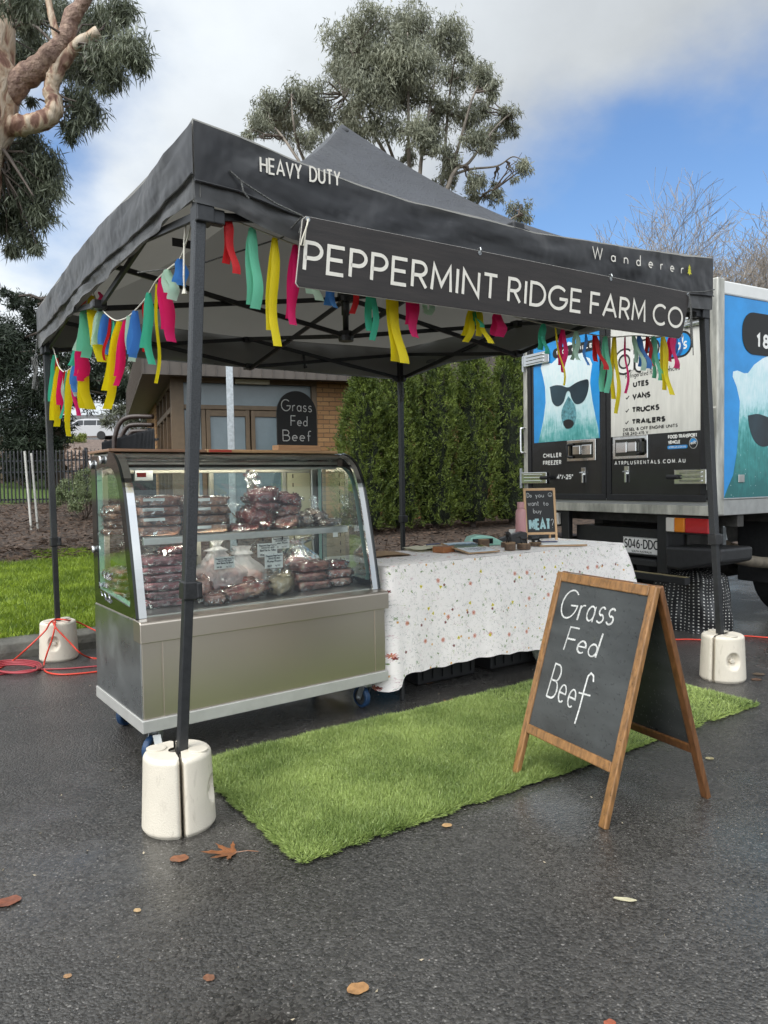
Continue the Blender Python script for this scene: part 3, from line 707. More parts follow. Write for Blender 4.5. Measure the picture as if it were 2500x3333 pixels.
# leg weights
M_weight = mat('off_white_plastic', (.66, .60, .50), .55, var=.06, vscale=5, bump=.0016, bscale=240, detail=8)
def _scuff():
    N, Lk, b = nodes(M_weight); old = b.inputs['Base Color'].links[0].from_socket
    t = N.new('ShaderNodeTexCoord'); mp = N.new('ShaderNodeMapping'); mp.inputs['Scale'].default_value = (30, 30, 9); Lk.new(t.outputs['Object'], mp.inputs[0])
    n = N.new('ShaderNodeTexNoise'); n.inputs['Scale'].default_value = 1; n.inputs['Detail'].default_value = 7; n.inputs['Distortion'].default_value = 1.5; Lk.new(mp.outputs[0], n.inputs['Vector'])
    q = N.new('ShaderNodeMapRange'); q.inputs[1].default_value = .60; q.inputs[2].default_value = .72; q.inputs[4].default_value = .32; Lk.new(n.outputs['Fac'], q.inputs[0])
    mx = N.new('ShaderNodeMix'); mx.data_type = 'RGBA'; Lk.new(q.outputs[0], mx.inputs['Factor']); Lk.new(old, mx.inputs['A']); mx.inputs['B'].default_value = (.26, .22, .17, 1); Lk.new(mx.outputs['Result'], b.inputs['Base Color'])
_scuff()
M_weight_cap = mat('off_white_cap', (.60, .55, .46), .5, var=.1, vscale=9)
def weight(p, yaw, rec, label):
    w_ = thing('leg_weight', label, 'weight', Frame(*(G.w(*p).xy), G.deg + yaw), (0, 0, 0), 'weights on the marquee legs')
    for half in (0, 1):
        hb = MB(); r0, r1, H = .124, .114, .262
        def fn(i, j, half=half):
            # profile: bottom edge, wall, rounded shoulder
            if j < .08: r, z = r0 - .008 + .008 * j / .08, .012 * j / .08
            elif j < .86: k = (j - .08) / .78; r, z = r0 + (r1 - r0) * k, .012 + (H - .03) * k
            else: a = (j - .86) / .14 * math.pi / 2; r, z = r1 - .018 + .018 * math.cos(a), H - .018 + .018 * math.sin(a)
            a0 = .05; th = a0 + (math.pi - 2 * a0) * i + half * math.pi
            e = min(i, 1 - i); r -= .012 * max(0, 1 - e / .03) ** 2
            d = (th - rec[half]); d = (d + math.pi) % (2 * math.pi) - math.pi
            q = math.hypot(d * r0 / .042, (z - .125) / .050)
            if q < 1: r -= .032 * (1 - q ** 4)
            return (r * math.cos(th), r * math.sin(th) + (.0 if half == 0 else 0), z)
        b0 = hb.grid(fn, 64, 48)
        # flat inner wall with the post slot and the lid
        def lid(i, j, half=half):
            p_ = fn(i, 1); c = .022
            th = .05 + (math.pi - .1) * i + half * math.pi
            q = (c * math.cos(th) * 1.1, .008 * (1 if half == 0 else -1) + c * math.sin(th), .262)
            return tuple(p_[k] * (1 - j) + q[k] * j for k in range(3))
        hb.grid(lid, 64, 3)
        def wall(i, j, half=half):
            sgn = 1 if half == 0 else -1; x = (-1 + 2 * i) * (.118 - .010 * j); g_ = .005 * sgn
            if abs(x) < .024: g_ = sgn * (.005 + math.sqrt(max(0, .024 ** 2 - x * x)))
            return (x, g_, .002 + .252 * j)
        hb.grid(wall, 40, 4)
        h = hb.build('weight_half', M_weight, w_, smooth=True)
        a = rec[half]; c = Vector((math.cos(a), math.sin(a), 0)); bb = MB()
        bb.tube([c * .088 + Vector((0, 0, .125)), c * .106 + Vector((0, 0, .125))], .014, 8); bb.build('bung', M_weight_cap, h, bevel=.004)
        cb_ = MB(); sg = 1 if half == 0 else -1; cb_.lathe([(.034, .2615), (.034, .2665), (.028, .268), (0, .268)], 24, (.035 * sg, .066 * sg, 0)); cb_.build('filler_cap', M_weight_cap, h, smooth=False)
    return w_
PI = math.pi
weight((-.125, .048, 0), -68 - G.deg, (1.19, 4.0), 'white two-part water weight on the front left marquee leg, nearest the camera')
weight((3.033, -.064, 0), -141 - G.deg, (.96, 4.05), 'white two-part water weight on the right marquee leg, in front of the truck')
weight((.014, 2.928, 0), -165 - G.deg, (1.47, 4.3), 'white water weight by the kerb with red cables draped over it')

# ------------------------------------------------------------------ hanging name board
SB = -.092
def Ps(u, v, z): return (u, SB - .004 - z, v)
M_board = mat('dark_brown_board', (.022, .017, .015), .42, var=.35, vscale=4, bump=.0006, bscale=40, stretch=(1, 1, 14))
M_bedge = mat('worn_board_edge', (.55, .52, .47), .6)
sg = thing('name_board', 'long dark board lettered PEPPERMINT RIDGE FARM CO hung along the marquee front', 'sign', G, (1.45, SB, 1.90))
bz = lambda u: (2.118 + (2.150 - 2.118) * (u - .335) / 2.33, 1.868 + (1.902 - 1.868) * (u - .335) / 2.33)
pts = [(.302, bz(.3)[1] + .012), (.312, bz(.3)[1]), (2.565, bz(2.58)[1]), (2.59, bz(2.58)[1] + .02), (2.662, bz(2.66)[0] - .012), (2.655, bz(2.66)[0]), (.348, bz(.34)[0]), (.334, bz(.33)[0] - .012)]
b_ = MB(); b_.prism(pts, lambda u, v, d: (u, d, v), SB - .004, SB + .006); bd = b_.build('board', [M_board], sg, bevel=.0012)
b_ = MB(); b_.prism([(1.484 + (u - 1.484) * 1.0016, 2.01 + (v - 2.01) * 1.013) for u, v in pts], lambda u, v, d: (u, d, v), SB - .0012, SB + .0032); b_.build('board_edge', M_bedge, bd)
tb = MB()
lines, tw = text_layout('PEPPERMINT RIDGE FARM CO', .235, .34)
x0, x1, sl = .333, 2.582, .028 / 2.25
for k, ln in enumerate(lines):
    q = []
    for u, v in ln:
        X = x0 + u * (x1 - x0) / tw
        q.append((X + .10 * 0 + v * .009, 1.929 + (X - x0) * sl + v * .098))
    strip(tb, q, .0142, Ps, .0016 + .00012 * (k % 9))
tb.build('lettering', M_cream, bd)
for u in (1.165, 2.008):
    tb = MB(); z_ = bz(u)[0] - .012
    tb.tube([(u, SB - .006, z_), (u, SB - .014, z_ + .012), (u + .002, SB - .008, z_ + .024), (u + .002, SB + .01, z_ + .022)], .003, 6); tb.build('wire_hook', M_galv, sg)
for u, z_ in ((.352, 2.108), (2.640, 2.138), (2.588, 1.915), (1.165, 2.12), (2.008, 2.131)):
    tb = MB(); tb.lathe([(.004, 0), (.009, 0), (.009, .003), (.004, .003)], 12, (u, z_ * 0, 0), 'z'); tb.v = [(u + (x - u), SB - .0045 - z * .6, z_ + y) for x, y, z in tb.v]; tb.build('grommet', M_galv, bd)
tb = MB(); tb.tube([(.352, SB - .008, 2.108), (.34, SB - .02, 2.08), (.322, SB - .015, 2.03), (.318, SB - .012, 2.01), (.33, SB - .012, 2.01), (.336, SB - .02, 2.07)], .0032, 6)
tb.build('white_string', mat('cotton_string', (.62, .58, .48), .8), sg)
tb = MB(); tb.tube([(2.640, SB - .008, 2.138), (2.70, -.06, 2.165), (2.86, -.058, 2.19), (2.955, -.056, 2.215)], .0034, 6)
for k in range(3): tb.tube([(2.643, SB - .01, 2.138), (2.652 + .004 * k, SB - .012, 2.06), (2.648 + .012 * k, SB - .012, 1.97 - .03 * k), (2.66 + .01 * k, SB - .01, 1.90 - .04 * k)], .0026, 6)
tb.build('tie_cord', M_cord, sg)

# ------------------------------------------------------------------ ribbon garlands
RC = {'red': (.66, .018, .022), 'pink': (.86, .02, .18), 'yellow': (.88, .72, .01), 'mint': (.20, .66, .44), 'teal': (.08, .58, .38), 'pale': (.58, .80, .64), 'blue': (.09, .30, .74)}
RM = {}
for c, v in RC.items():
    m = mat(c + '_ribbon', v, .55, sheen=.1, bump=.002, bscale=22); N, Lk, b = nodes(m)
    tr = N.new('ShaderNodeBsdfTranslucent'); tr.inputs[0].default_value = (*v, 1); mx = N.new('ShaderNodeMixShader'); mx.inputs[0].default_value = .48
    Lk.new(b.outputs[0], mx.inputs[1]); Lk.new(tr.outputs[0], mx.inputs[2]); Lk.new(mx.outputs[0], N['Material Output'].inputs[0]); RM[c] = m
def ribbon(parent, col, a, b, width, axis, seed, fold=True):
    """a = knot point, b = free end; axis = direction the cloth width runs."""
    rr = random.Random(seed); a, b = Vector(a), Vector(b); ax = Vector(axis); nrm = ax.cross(Vector((0, 0, 1))).normalized()
    rb = MB(); L = (b - a).length
    for side in ((1, -1) if fold else (1,)):
        ln = 1.0 if side == 1 else rr.uniform(.72, .98); tw = rr.uniform(-.22, .22); ph = rr.uniform(0, 6); kink = rr.uniform(.3, .8)
        def fn(i, j, side=side, ln=ln, tw=tw, ph=ph):
            t = j * ln; p = a.lerp(b, t)
            wv = width * (.5 + .5 * min(1, t * 5 + .05)); th = tw * t + .10 * math.sin(t * 5 + ph)
            d = ax * math.cos(th) + nrm * math.sin(th)
            off = nrm * (side * .004 + side * .012 * t + .012 * math.sin(t * 7 + ph) * t) + ax * (.008 * math.sin(t * 6 + ph + side) * t + (side * width * .12 * t if fold else 0))
            cup = nrm * (.06 * width * math.cos((i - .5) * 3.1))
            return tuple(p + d * ((i - .5) * wv) + off + cup)
        rb.grid(fn, 4, 14)
    return rb.build('ribbon', RM[col], parent, smooth=True)
M_string = mat('white_cotton_string', (.70, .67, .58), .8)
def smooth_path(P, n=6):
    P = [Vector(p) for p in P]; out = []
    for i in range(len(P) - 1):
        p0, p1, p2, p3 = P[max(i - 1, 0)], P[i], P[i + 1], P[min(i + 2, len(P) - 1)]
        for k in range(n):
            t = k / n; out.append(.5 * ((2 * p1) + (-p0 + p2) * t + (2 * p0 - 5 * p1 + 4 * p2 - p3) * t * t + (-p0 + 3 * p1 - 3 * p2 + p3) * t ** 3))
    return out + [P[-1]]
gs = thing('ribbon_garland', 'garland of coloured ribbons strung in two loops along the left side of the marquee', 'garland', G, (.02, 1.5, 1.9))
left_string = [(.02, .10, 2.15), (.02, .18, 2.09), (.02, .29, 2.02), (.02, .44, 2.015), (.02, .587, 2.005), (.02, .68, 1.980), (.02, .763, 1.962), (.02, .871, 1.950), (.02, .969, 1.943), (.02, 1.07, 1.945), (.02, 1.194, 1.960), (.02, 1.285, 1.986), (.02, 1.398, 2.032), (.02, 1.495, 2.082), (.02, 1.595, 2.147), (.02, 1.678, 2.20), (.02, 1.826, 2.164), (.02, 1.90, 2.07), (.02, 2.01, 1.967), (.02, 2.214, 1.892), (.02, 2.303, 1.880), (.02, 2.454, 1.884), (.02, 2.575, 1.92), (.02, 2.659, 1.967), (.02, 2.75, 2.06), (.02, 2.86, 2.12)]
tb = MB(); tb.tube(smooth_path(left_string, 3), .0032, 6); tb.build('string', M_string, gs)
tb = MB(); tb.tube([(.0, .16, 2.12), (.005, .20, 2.05), (.0, .20, 1.93), (.004, .21, 1.88)], .0035, 6); tb.tube([(.004, .21, 1.89), (.004, .21, 1.868)], [.004, .010], 6); tb.build('string_tail', M_string, gs)
LR = [('red', 1.70, 2.192, 2.00, 2.171, .045), ('pink', 1.54, 2.171, 1.49, 2.105, .05), ('yellow', 1.70, 2.187, 1.63, 1.826, .125), ('mint', 1.83, 2.164, 1.85, 1.879, .11), ('pink', 1.83, 2.121, 1.91, 2.057, .06), ('pale', 1.93, 2.090, 1.96, 1.931, .06), ('pale', 1.50, 2.075, 1.66, 1.906, .085), ('blue', 1.42, 2.034, 1.55, 1.851, .095), ('red', 1.35, 2.006, 1.46, 1.807, .03), ('teal', 1.27, 1.970, 1.41, 1.684, .028), ('yellow', 1.17, 1.952, 1.41, 1.558, .085), ('pink', 1.08, 1.940, 1.26, 1.658, .055), ('pale', .99, 1.942, 1.04, 1.745, .07), ('blue', .90, 1.947, .92, 1.743, .08), ('red', .79, 1.960, .79, 1.748, .05), ('teal', .69, 1.980, .68, 1.677, .065), ('yellow', .60, 1.996, .64, 1.596, .03), ('pink', .53, 2.002, .49, 1.744, .09), ('pale', .44, 2.013, .37, 1.880, .09), ('blue', .30, 2.02, .32, 1.925, .075),
      ('teal', 2.06, 1.975, 2.11, 1.871, .08), ('pink', 1.97, 1.96, 1.98, 1.767, .13), ('yellow', 1.98, 1.85, 2.00, 1.611, .11), ('blue', 2.16, 1.901, 2.17, 1.725, .065), ('pale', 2.21, 1.886, 2.20, 1.705, .055), ('yellow', 2.31, 1.875, 2.34, 1.478, .065), ('pink', 2.26, 1.880, 2.19, 1.590, .05), ('red', 2.42, 1.883, 2.47, 1.689, .055), ('pale', 2.47, 1.886, 2.52, 1.699, .04), ('pink', 2.59, 1.915, 2.69, 1.644, .06), ('yellow', 2.64, 1.941, 2.76, 1.566, .08), ('teal', 2.74, 2.03, 2.85, 1.705, .09), ('red', 2.71, 2.007, 2.85, 1.836, .045), ('teal', 2.40, 1.88, 2.54, 1.602, .03)]
for k, (c, ya, za, yb, zb, wd) in enumerate(LR): ribbon(gs, c, (.02 + .003 * (k % 3), ya, za), (.02 + .02 * ((k * 7) % 5 - 2) / 2, yb, zb), max(.016, wd * .52), (1, .3, 0), k, wd > .05)
gf = thing('ribbon_garland', 'garland of coloured ribbons strung behind the name board along the marquee front', 'garland', G, (1.4, .04, 1.9))
fs = [(.03, .02, 2.13), (.117, .03, 2.104), (.205, .03, 2.086), (.296, .03, 2.069), (.371, .03, 2.055), (.55, .03, 2.02), (.8, .03, 1.98), (1.1, .03, 1.95), (1.4, .03, 1.925), (1.671, .03, 1.904), (1.855, .03, 1.893), (2.149, .03, 1.889), (2.355, .03, 1.915), (2.594, .03, 1.934), (2.75, .03, 1.99), (2.86, .03, 2.06)]
tb = MB(); tb.tube(smooth_path(fs, 4), .0030, 6); tb.build('string', M_string, gf)
FR = [('red', .106, 2.106, .10, 1.903, .037), ('mint', .197, 2.088, .19, 1.797, .050), ('yellow', .287, 2.070, .262, 1.672, .040), ('pink', .367, 2.055, .350, 1.761, .040), ('pale', .43, 2.04, .425, 1.851, .045), ('blue', .515, 2.03, .515, 1.838, .040), ('red', .614, 2.01, .614, 1.830, .030), ('teal', .705, 1.995, .712, 1.739, .042), ('yellow', .80, 1.98, .812, 1.649, .060), ('pink', .905, 1.968, .895, 1.763, .060), ('pale', .99, 1.96, .99, 1.868, .04), ('yellow', 1.245, 1.94, 1.20, 1.777, .045), ('yellow', 1.255, 1.94, 1.285, 1.772, .045), ('teal', 1.255, 1.936, 1.25, 1.840, .035), ('pink', 1.39, 1.925, 1.39, 1.817, .075),
      ('teal', 1.675, 1.904, 1.68, 1.764, .045), ('yellow', 1.757, 1.90, 1.779, 1.617, .022), ('pink', 1.82, 1.897, 1.796, 1.682, .045), ('pale', 1.905, 1.893, 1.904, 1.751, .04), ('blue', 1.975, 1.892, 1.975, 1.732, .028), ('red', 2.05, 1.892, 2.068, 1.713, .045), ('mint', 2.125, 1.890, 2.12, 1.602, .055), ('yellow', 2.20, 1.895, 2.206, 1.502, .050), ('pink', 2.285, 1.905, 2.296, 1.611, .03), ('pale', 2.35, 1.915, 2.393, 1.732, .045), ('blue', 2.40, 1.917, 2.445, 1.748, .06), ('red', 2.48, 1.925, 2.502, 1.765, .04), ('mint', 2.52, 1.928, 2.573, 1.695, .06), ('yellow', 2.61, 1.937, 2.608, 1.615, .06), ('pink', 2.70, 1.955, 2.676, 1.765, .09), ('blue', 2.76, 2.0, 2.74, 1.84, .04)]
for k, (c, ua, za, ub_, zb, wd) in enumerate(FR): ribbon(gf, c, (ua, .03 + .004 * (k % 3), za), (ub_, .03 + .012 * ((k * 5) % 4 - 1.5), zb), wd * .86, (1, .12, 0), k + 50, wd > .034)

# ------------------------------------------------------------------ refrigerated display case
dc = thing('display_case', 'stainless refrigerated display case with curved glass front on blue castors', 'display case', K, (.63, .34, 0))
CL, CW = 1.262, .69
M_plinth = mat('pale_aluminium_plinth', (.52, .51, .48), .42, .35, var=.08, vscale=10, bump=.0006, bscale=40)
M_int = mat('cool_white_interior', (.62, .70, .66), .4)
M_edge = mat('glossy_black_glass_band', (.010, .012, .011), .08, spec=.6, coat=.5)
M_glass = glass('clear_glass', (.93, .975, .955), .015, 0, ior=1.42)
M_eglass = glass('end_pane_glass', (.90, .97, .94), .01, 0, ior=1.42, mult=.42)
M_gseal = mat('pale_green_glass_edge', (.30, .48, .42), .15)
b = MB(); b.box(-.002, CL + .002, -.004, CW + .002, .147, .200); pl = b.build('plinth', M_plinth, dc, bevel=.003)
b = MB(); b.box(.008, CL - .008, .012, CW - .006, .1985, .612); body = b.build('body', [M_steel], dc, bevel=.004)
b = MB(); b.box(.0035, .0115, .014, CW - .006, .201, .606); b.build('side_panel', M_steel_side, body, bevel=.001)
b = MB(); b.box(.095, 1.185, .0085, .016, .204, .522); b.build('front_panel', M_steel, body, bevel=.0015)
for x0, x1 in ((.008, .088), (1.192, CL - .008)): b = MB(); b.box(x0, x1, .0085, .016, .204, .522); b.build('corner_panel', M_steel, body, bevel=.0015)
b = MB(); b.prism([(-.016, .524), (-.016, .604), (-.008, .613), (.075, .617), (.075, .524)], lambda u, v, d: (d, u, v), -.004, CL + .002); b.build('ledge', M_steel, dc, bevel=.003)
b = MB(); b.box(.01, CL - .008, .075, CW - .006, .612, .622); b.build('display_floor', M_alu, dc)
prof = [(.052, .617), (.075, .74), (.100, .86), (.128, .98), (.155, 1.09), (.178, 1.165), (.205, 1.222), (.235, 1.262), (.27, 1.290), (.315, 1.312), (.37, 1.325)]
pf = [(v.x, v.y) for v in [Vector((p.x, p.y)) for p in smooth_path([(a, c, 0) for a, c in prof], 3)]]
def inset(p, d):                                          # move a profile inwards (+y, -z)
    out = []
    for i in range(len(p)):
        a, c = p[max(i - 1, 0)], p[min(i + 1, len(p) - 1)]; t = Vector((c[0] - a[0], c[1] - a[1])).normalized(); out.append((p[i][0] + t.y * d, p[i][1] - t.x * d))
    return out
b = MB(); n = len(pf)
b.grid(lambda i, j: (.040 + 1.182 * i, *pf[round(j * (n - 1))]), 2, n - 1); b.build('front_glass', M_glass, dc, smooth=True)
def arch(x0, x1, p_out, p_in, name, m, par):
    q = MB(); n = len(p_out)
    for x in (x0, x1): q.add([(x, *p) for p in p_out] + [(x, *p) for p in p_in], [(i, i + 1, n + i + 1, n + i) for i in range(n - 1)])
    for P_ in (p_out, p_in): q.add([(x0, *p) for p in P_] + [(x1, *p) for p in P_], [(i, i + 1, n + i + 1, n + i) for i in range(n - 1)])
    for e in (0, n - 1): q.add([(x0, *p_out[e]), (x1, *p_out[e]), (x1, *p_in[e]), (x0, *p_in[e])], [(0, 1, 2, 3)])
    return q.build(name, m, par, smooth=False)
po = inset(pf, -.006)
for x in (.0, 1.246): arch(x, x + .013, po, inset(pf, .020), 'end_trim', M_edge, dc)
arch(.0135, .047, inset(pf, -.002), inset(pf, .012), 'chrome_trim', M_chrome, dc); arch(1.214, 1.2455, inset(pf, -.002), inset(pf, .012), 'chrome_trim', M_chrome, dc)
# end panes: black printed border round a clear pane
inner = [(.600, .690), (.592, 1.252), (.40, 1.262), (.335, 1.252), (.285, 1.225), (.252, 1.185), (.228, 1.12), (.200, 1.01), (.170, .88), (.140, .76), (.112, .655)]
for x, nm in ((.006, 'end_glass'), (1.252, 'end_glass')):
    outer = [(CW - .02, .614)] + [(CW - .02, 1.318)] + list(reversed(inset(pf, .018)))
    q = MB(); q.add([(x, *p) for p in inner], [tuple(range(len(inner)))]); pane = q.build(nm, M_eglass, dc)
    # border as strips between inner ring and outer ring (matched by angle)
    c = (.38, .95); ang = lambda p: math.atan2(p[1] - c[1], p[0] - c[0])
    def resample(ring, m=72):
        out = []; k = len(ring)
        segs = [(ring[i], ring[(i + 1) % k]) for i in range(k)]
        for a in np.linspace(-math.pi, math.pi, m, endpoint=False):
            d = (math.cos(a), math.sin(a)); best = None
            for p, q_ in segs:
                ex, ey = q_[0] - p[0], q_[1] - p[1]; den_ = d[0] * ey - d[1] * ex
                if abs(den_) < 1e-9: continue
                t = ((p[0] - c[0]) * ey - (p[1] - c[1]) * ex) / den_; s_ = ((p[0] - c[0]) * d[1] - (p[1] - c[1]) * d[0]) / den_
                if t > 0 and -1e-6 <= s_ <= 1 + 1e-6 and (best is None or t < best): best = t
            out.append((c[0] + d[0] * best, c[1] + d[1] * best))
        return out
    ri, ro = resample(inner), resample(outer); m_ = len(ri)
    q = MB()
    for xx in (x - .003, x + .003): q.add([(xx, *p) for p in ri] + [(xx, *p) for p in ro], [(i, (i + 1) % m_, m_ + (i + 1) % m_, m_ + i) for i in range(m_)])
    for rg in (ri, ro): q.add([(x - .003, *p) for p in rg] + [(x + .003, *p) for p in rg], [(i, (i + 1) % m_, m_ + (i + 1) % m_, m_ + i) for i in range(m_)])
    q.build('black_border', M_edge, pane)
    q = MB(); sgn = 1 if x < .5 else -1
    q.add([(x + sgn * .004, *p) for p in ri] + [(x + sgn * .026, *p) for p in [(c[0] + (p[0] - c[0]) * .985, c[1] + (p[1] - c[1]) * .985) for p in ri]], [(i, (i + 1) % m_, m_ + (i + 1) % m_, m_ + i) for i in range(m_)])
    q.build('glazing_edge', M_gseal, pane)
for y, z, r in ((.640, 1.275, .022), (.470, 1.293, .020), (.640, .872, .017)):
    q = MB(); q.lathe([(0, -.016), (r * .8, -.016), (r, -.012), (r, -.005), (r * .86, -.004), (r * .86, 0), (0, 0)], 20, (.002, y, z), 'x'); q.build('glass_knob', M_chrome, dc, smooth=False, bevel=.002)
# canopy over the display: stepped extrusions, timber board on top
b = MB(); b.box(.02, CL - .02, .37, CW - .02, 1.306, 1.324); b.box(.014, .05, CW - .05, CW - .02, .614, 1.30); b.box(CL - .05, CL - .014, CW - .05, CW - .02, .614, 1.30); top = b.build('top_rail', M_alu, dc, bevel=.004)
for k, (y0, z0, h, m_) in enumerate([(.352, 1.300, .022, M_alu), (.357, 1.284, .013, M_chrome), (.362, 1.268, .013, M_alu), (.366, 1.258, .008, M_edge), (.371, 1.244, .012, M_alu)]):
    b = MB(); b.box(.046, CL - .048, y0, y0 + .05, z0, z0 + h); b.build('lamp_housing_strip', m_, top, bevel=.003)
b = MB(); b.box(.048, CL - .05, .4225, .427, 1.244, 1.304); b.build('lamp_backing_plate', M_alu, top)  # plate added to close the strip gaps and hide the tube's glare
M_lidwood = mat('wet_pale_timber', (.42, .25, .12), .4, var=.25, vscale=5, stretch=(1, 14, 14))
M_lidbrown = mat('brown_varnished_board', (.24, .13, .075), .35, var=.2, vscale=5, stretch=(1, 12, 12))
b = MB(); b.box(-.004, .455, .345, CW, 1.3265, 1.340); b.build('top_board', M_lidbrown, dc, bevel=.003)
b = MB(); b.box(.458, 1.205, .345, CW, 1.3265, 1.3425); b.build('top_board', M_lidwood, dc, bevel=.003)
b = MB(); b.box(.468, .585, .3432, .3448, 1.329, 1.3405); b.build('red_sticker', mat('red_print', (.42, .05, .03), .5), dc)
# sliding rear doors
fr = MB(); yb = .652
for x in (.05, .515, .595, 1.03): fr.box(x, x + .026, yb, yb + .02, .622, 1.262)
fr.box(.05, 1.21, yb - .006, yb + .02, 1.232, 1.262); fr.box(.05, 1.21, yb - .004, yb + .022, .622, .640); fr.build('door_frame', mat('champagne_door_frame', (.50, .47, .38), .35, .7), dc, bevel=.003)
b = MB(); b.box(.078, .513, yb + .008, yb + .012, .642, 1.23); b.box(.622, 1.028, yb + .004, yb + .008, .642, 1.23); b.build('door_glass', M_glass, dc)
b = MB(); b.box(1.060, 1.21, yb - .002, yb + .016, .64, 1.23); b.build('back_panel', mat('cream_back_panel', (.66, .62, .40), .45), dc)
b = MB()
for k in range(11): b.box(1.093, 1.098, yb - .004, yb - .0025, .70 + .05 * k, .722 + .05 * k)
b.build('shelf_slots', M_ink, dc)
# shelf, lamps, thermometer
b = MB(); b.box(.125, 1.232, .315, .645, .930, .937); sh = b.build('shelf', M_glass, dc)
b = MB(); b.prism([(.300, .902), (.300, .932), (.306, .938), (.320, .938), (.320, .902)], lambda u, v, d: (d, u, v), .125, 1.232); b.build('shelf_rail', M_alu, dc, bevel=.002)
M_tube = mat('lit_lamp_tube', (.9, .9, .88), .4, emit=((1, .96, .86), 27.0))
for y, z in ((.335, .918), (.46, 1.285)):
    b = MB(); b.tube([(.16, y, z), (1.12, y, z)], .0042, 8); b.build('lamp_tube', M_tube, dc)
for x in (.58, .72, .83):
    b = MB(); b.box(x, x + .006, .302, .306, .884, .902); b.build('price_clip', M_blackpl, sh)
b = MB(); b.box(1.135, 1.165, .2985, .2998, .880, .905); b.build('price_clip', M_paper, sh)
b = MB(); b.box(.185, .275, .585, .60, 1.195, 1.250); th = b.build('thermometer', M_alu, dc, bevel=.003)
b = MB(); b.box(.195, .24, .5835, .5848, 1.214, 1.235); b.build('display', mat('dark_red_display', (.16, .008, .006), .2), th)
# castors
M_tyre = mat('blue_castor_tyre', (.014, .045, .11), .5, var=.2, vscale=30)
M_rim = mat('dark_castor_hub', (.03, .032, .034), .5)
for x, y, yaw in ((.085, .085, 215), (1.175, .075, 95), (.085, .60, 35), (1.175, .60, 60)):
    a = R(yaw); tx, ty = math.cos(a) * .035, math.sin(a) * .035; nx_, ny_ = -math.sin(a), math.cos(a)
    f = MB(); f.box(x - .042, x + .042, y - .042, y + .042, .140, .147); f.lathe([(0, .118), (.03, .118), (.033, .14), (0, .14)], 16, (x, y, 0))
    for s in (1, -1): f.bar((x + nx_ * .024 * s, y + ny_ * .024 * s, .122), (x + tx + nx_ * .024 * s, y + ty + ny_ * .024 * s, .050), .034, .004, 0, (nx_, ny_, 0))
    cst = f.build('castor', M_galv, dc, bevel=.002)
    def wheel(prof_, nm, m_):
        q = MB(); q.lathe(prof_, 28, (0, 0, 0), 'y'); q.v = [(x + tx + u * math.cos(a) + v * nx_, y + ty + u * math.sin(a) + v * ny_, .056 + w) for u, v, w in q.v]; return q.build(nm, m_, cst, smooth=False, bevel=.002)
    wheel([(.041, -.016), (.052, -.015), (.056, -.009), (.056, .009), (.052, .015), (.041, .016)], 'tyre', M_tyre)
    wheel([(0, -.019), (.014, -.019), (.016, -.012), (.041, -.012), (.041, .012), (.016, .012), (.014, .019), (0, .019)], 'rim', M_rim)
    f = MB(); f.tube([(x + tx - nx_ * .032, y + ty - ny_ * .032, .056), (x + tx + nx_ * .032, y + ty + ny_ * .032, .056)], .007, 6); f.build('axle_bolt', M_galv, cst)
f = MB(); f.add([(.045, -.001 + .02, .128), (.075, .01, .128), (.082, .006, .085), (.052, .016, .085)], [(0, 1, 2, 3)]); f.build('paper_tag', M_paper, dc, solid=.001)

# arched chalkboard on the case
def handwriting(mb, words, P, sw, z, jit=.0):
    for k, (s, u0, v0, w_, h, sl) in enumerate(words):
        text(mb, s, P, u0, v0, w_, h, sw, z + .0003 * k, gap=.24, slant=sl, jit=jit, seed=k)
M_chalk = mat('chalk_strokes', (.80, .80, .77), .9, col2=(.36, .36, .35), vscale=170)
M_slate = mat('black_chalkboard', (.013, .013, .013), .6, var=.4, vscale=6, rvar=.1)
ab = thing('table_chalkboard', 'arched chalkboard reading Grass Fed Beef on top of the display case', 'chalkboard', K, (1.02, .47, 1.3425))
AY = .47
b = MB(); b.box(.893, 1.152, AY - .035, AY + .035, 1.3425, 1.374); b.build('wooden_foot', mat('pale_pine', (.50, .28, .14), .5, var=.2, vscale=4, stretch=(1, 14, 14)), ab, bevel=.002)
arch_p = [(.905, 1.372), (1.150, 1.372)] + [(p[0], p[1]) for p in arc(1.0275, 1.545, .1225, .1225, 0, 180, 26)]
b = MB(); b.prism(arch_p, lambda u, v, d: (u, d, v), AY - .004, AY + .004); bd = b.build('slate', M_slate, ab, bevel=.001)
tb = MB(); Pa = lambda u, v, z: (u, AY - .0042 - z, v)
handwriting(tb, [('Grass', .930, 1.556, .190, .064, 0), ('Fed', .985, 1.478, .105, .058, 0.02), ('Beef', .935, 1.396, .175, .062, 0)], Pa, .0052, .0006)
tb.build('lettering', M_chalk, bd)

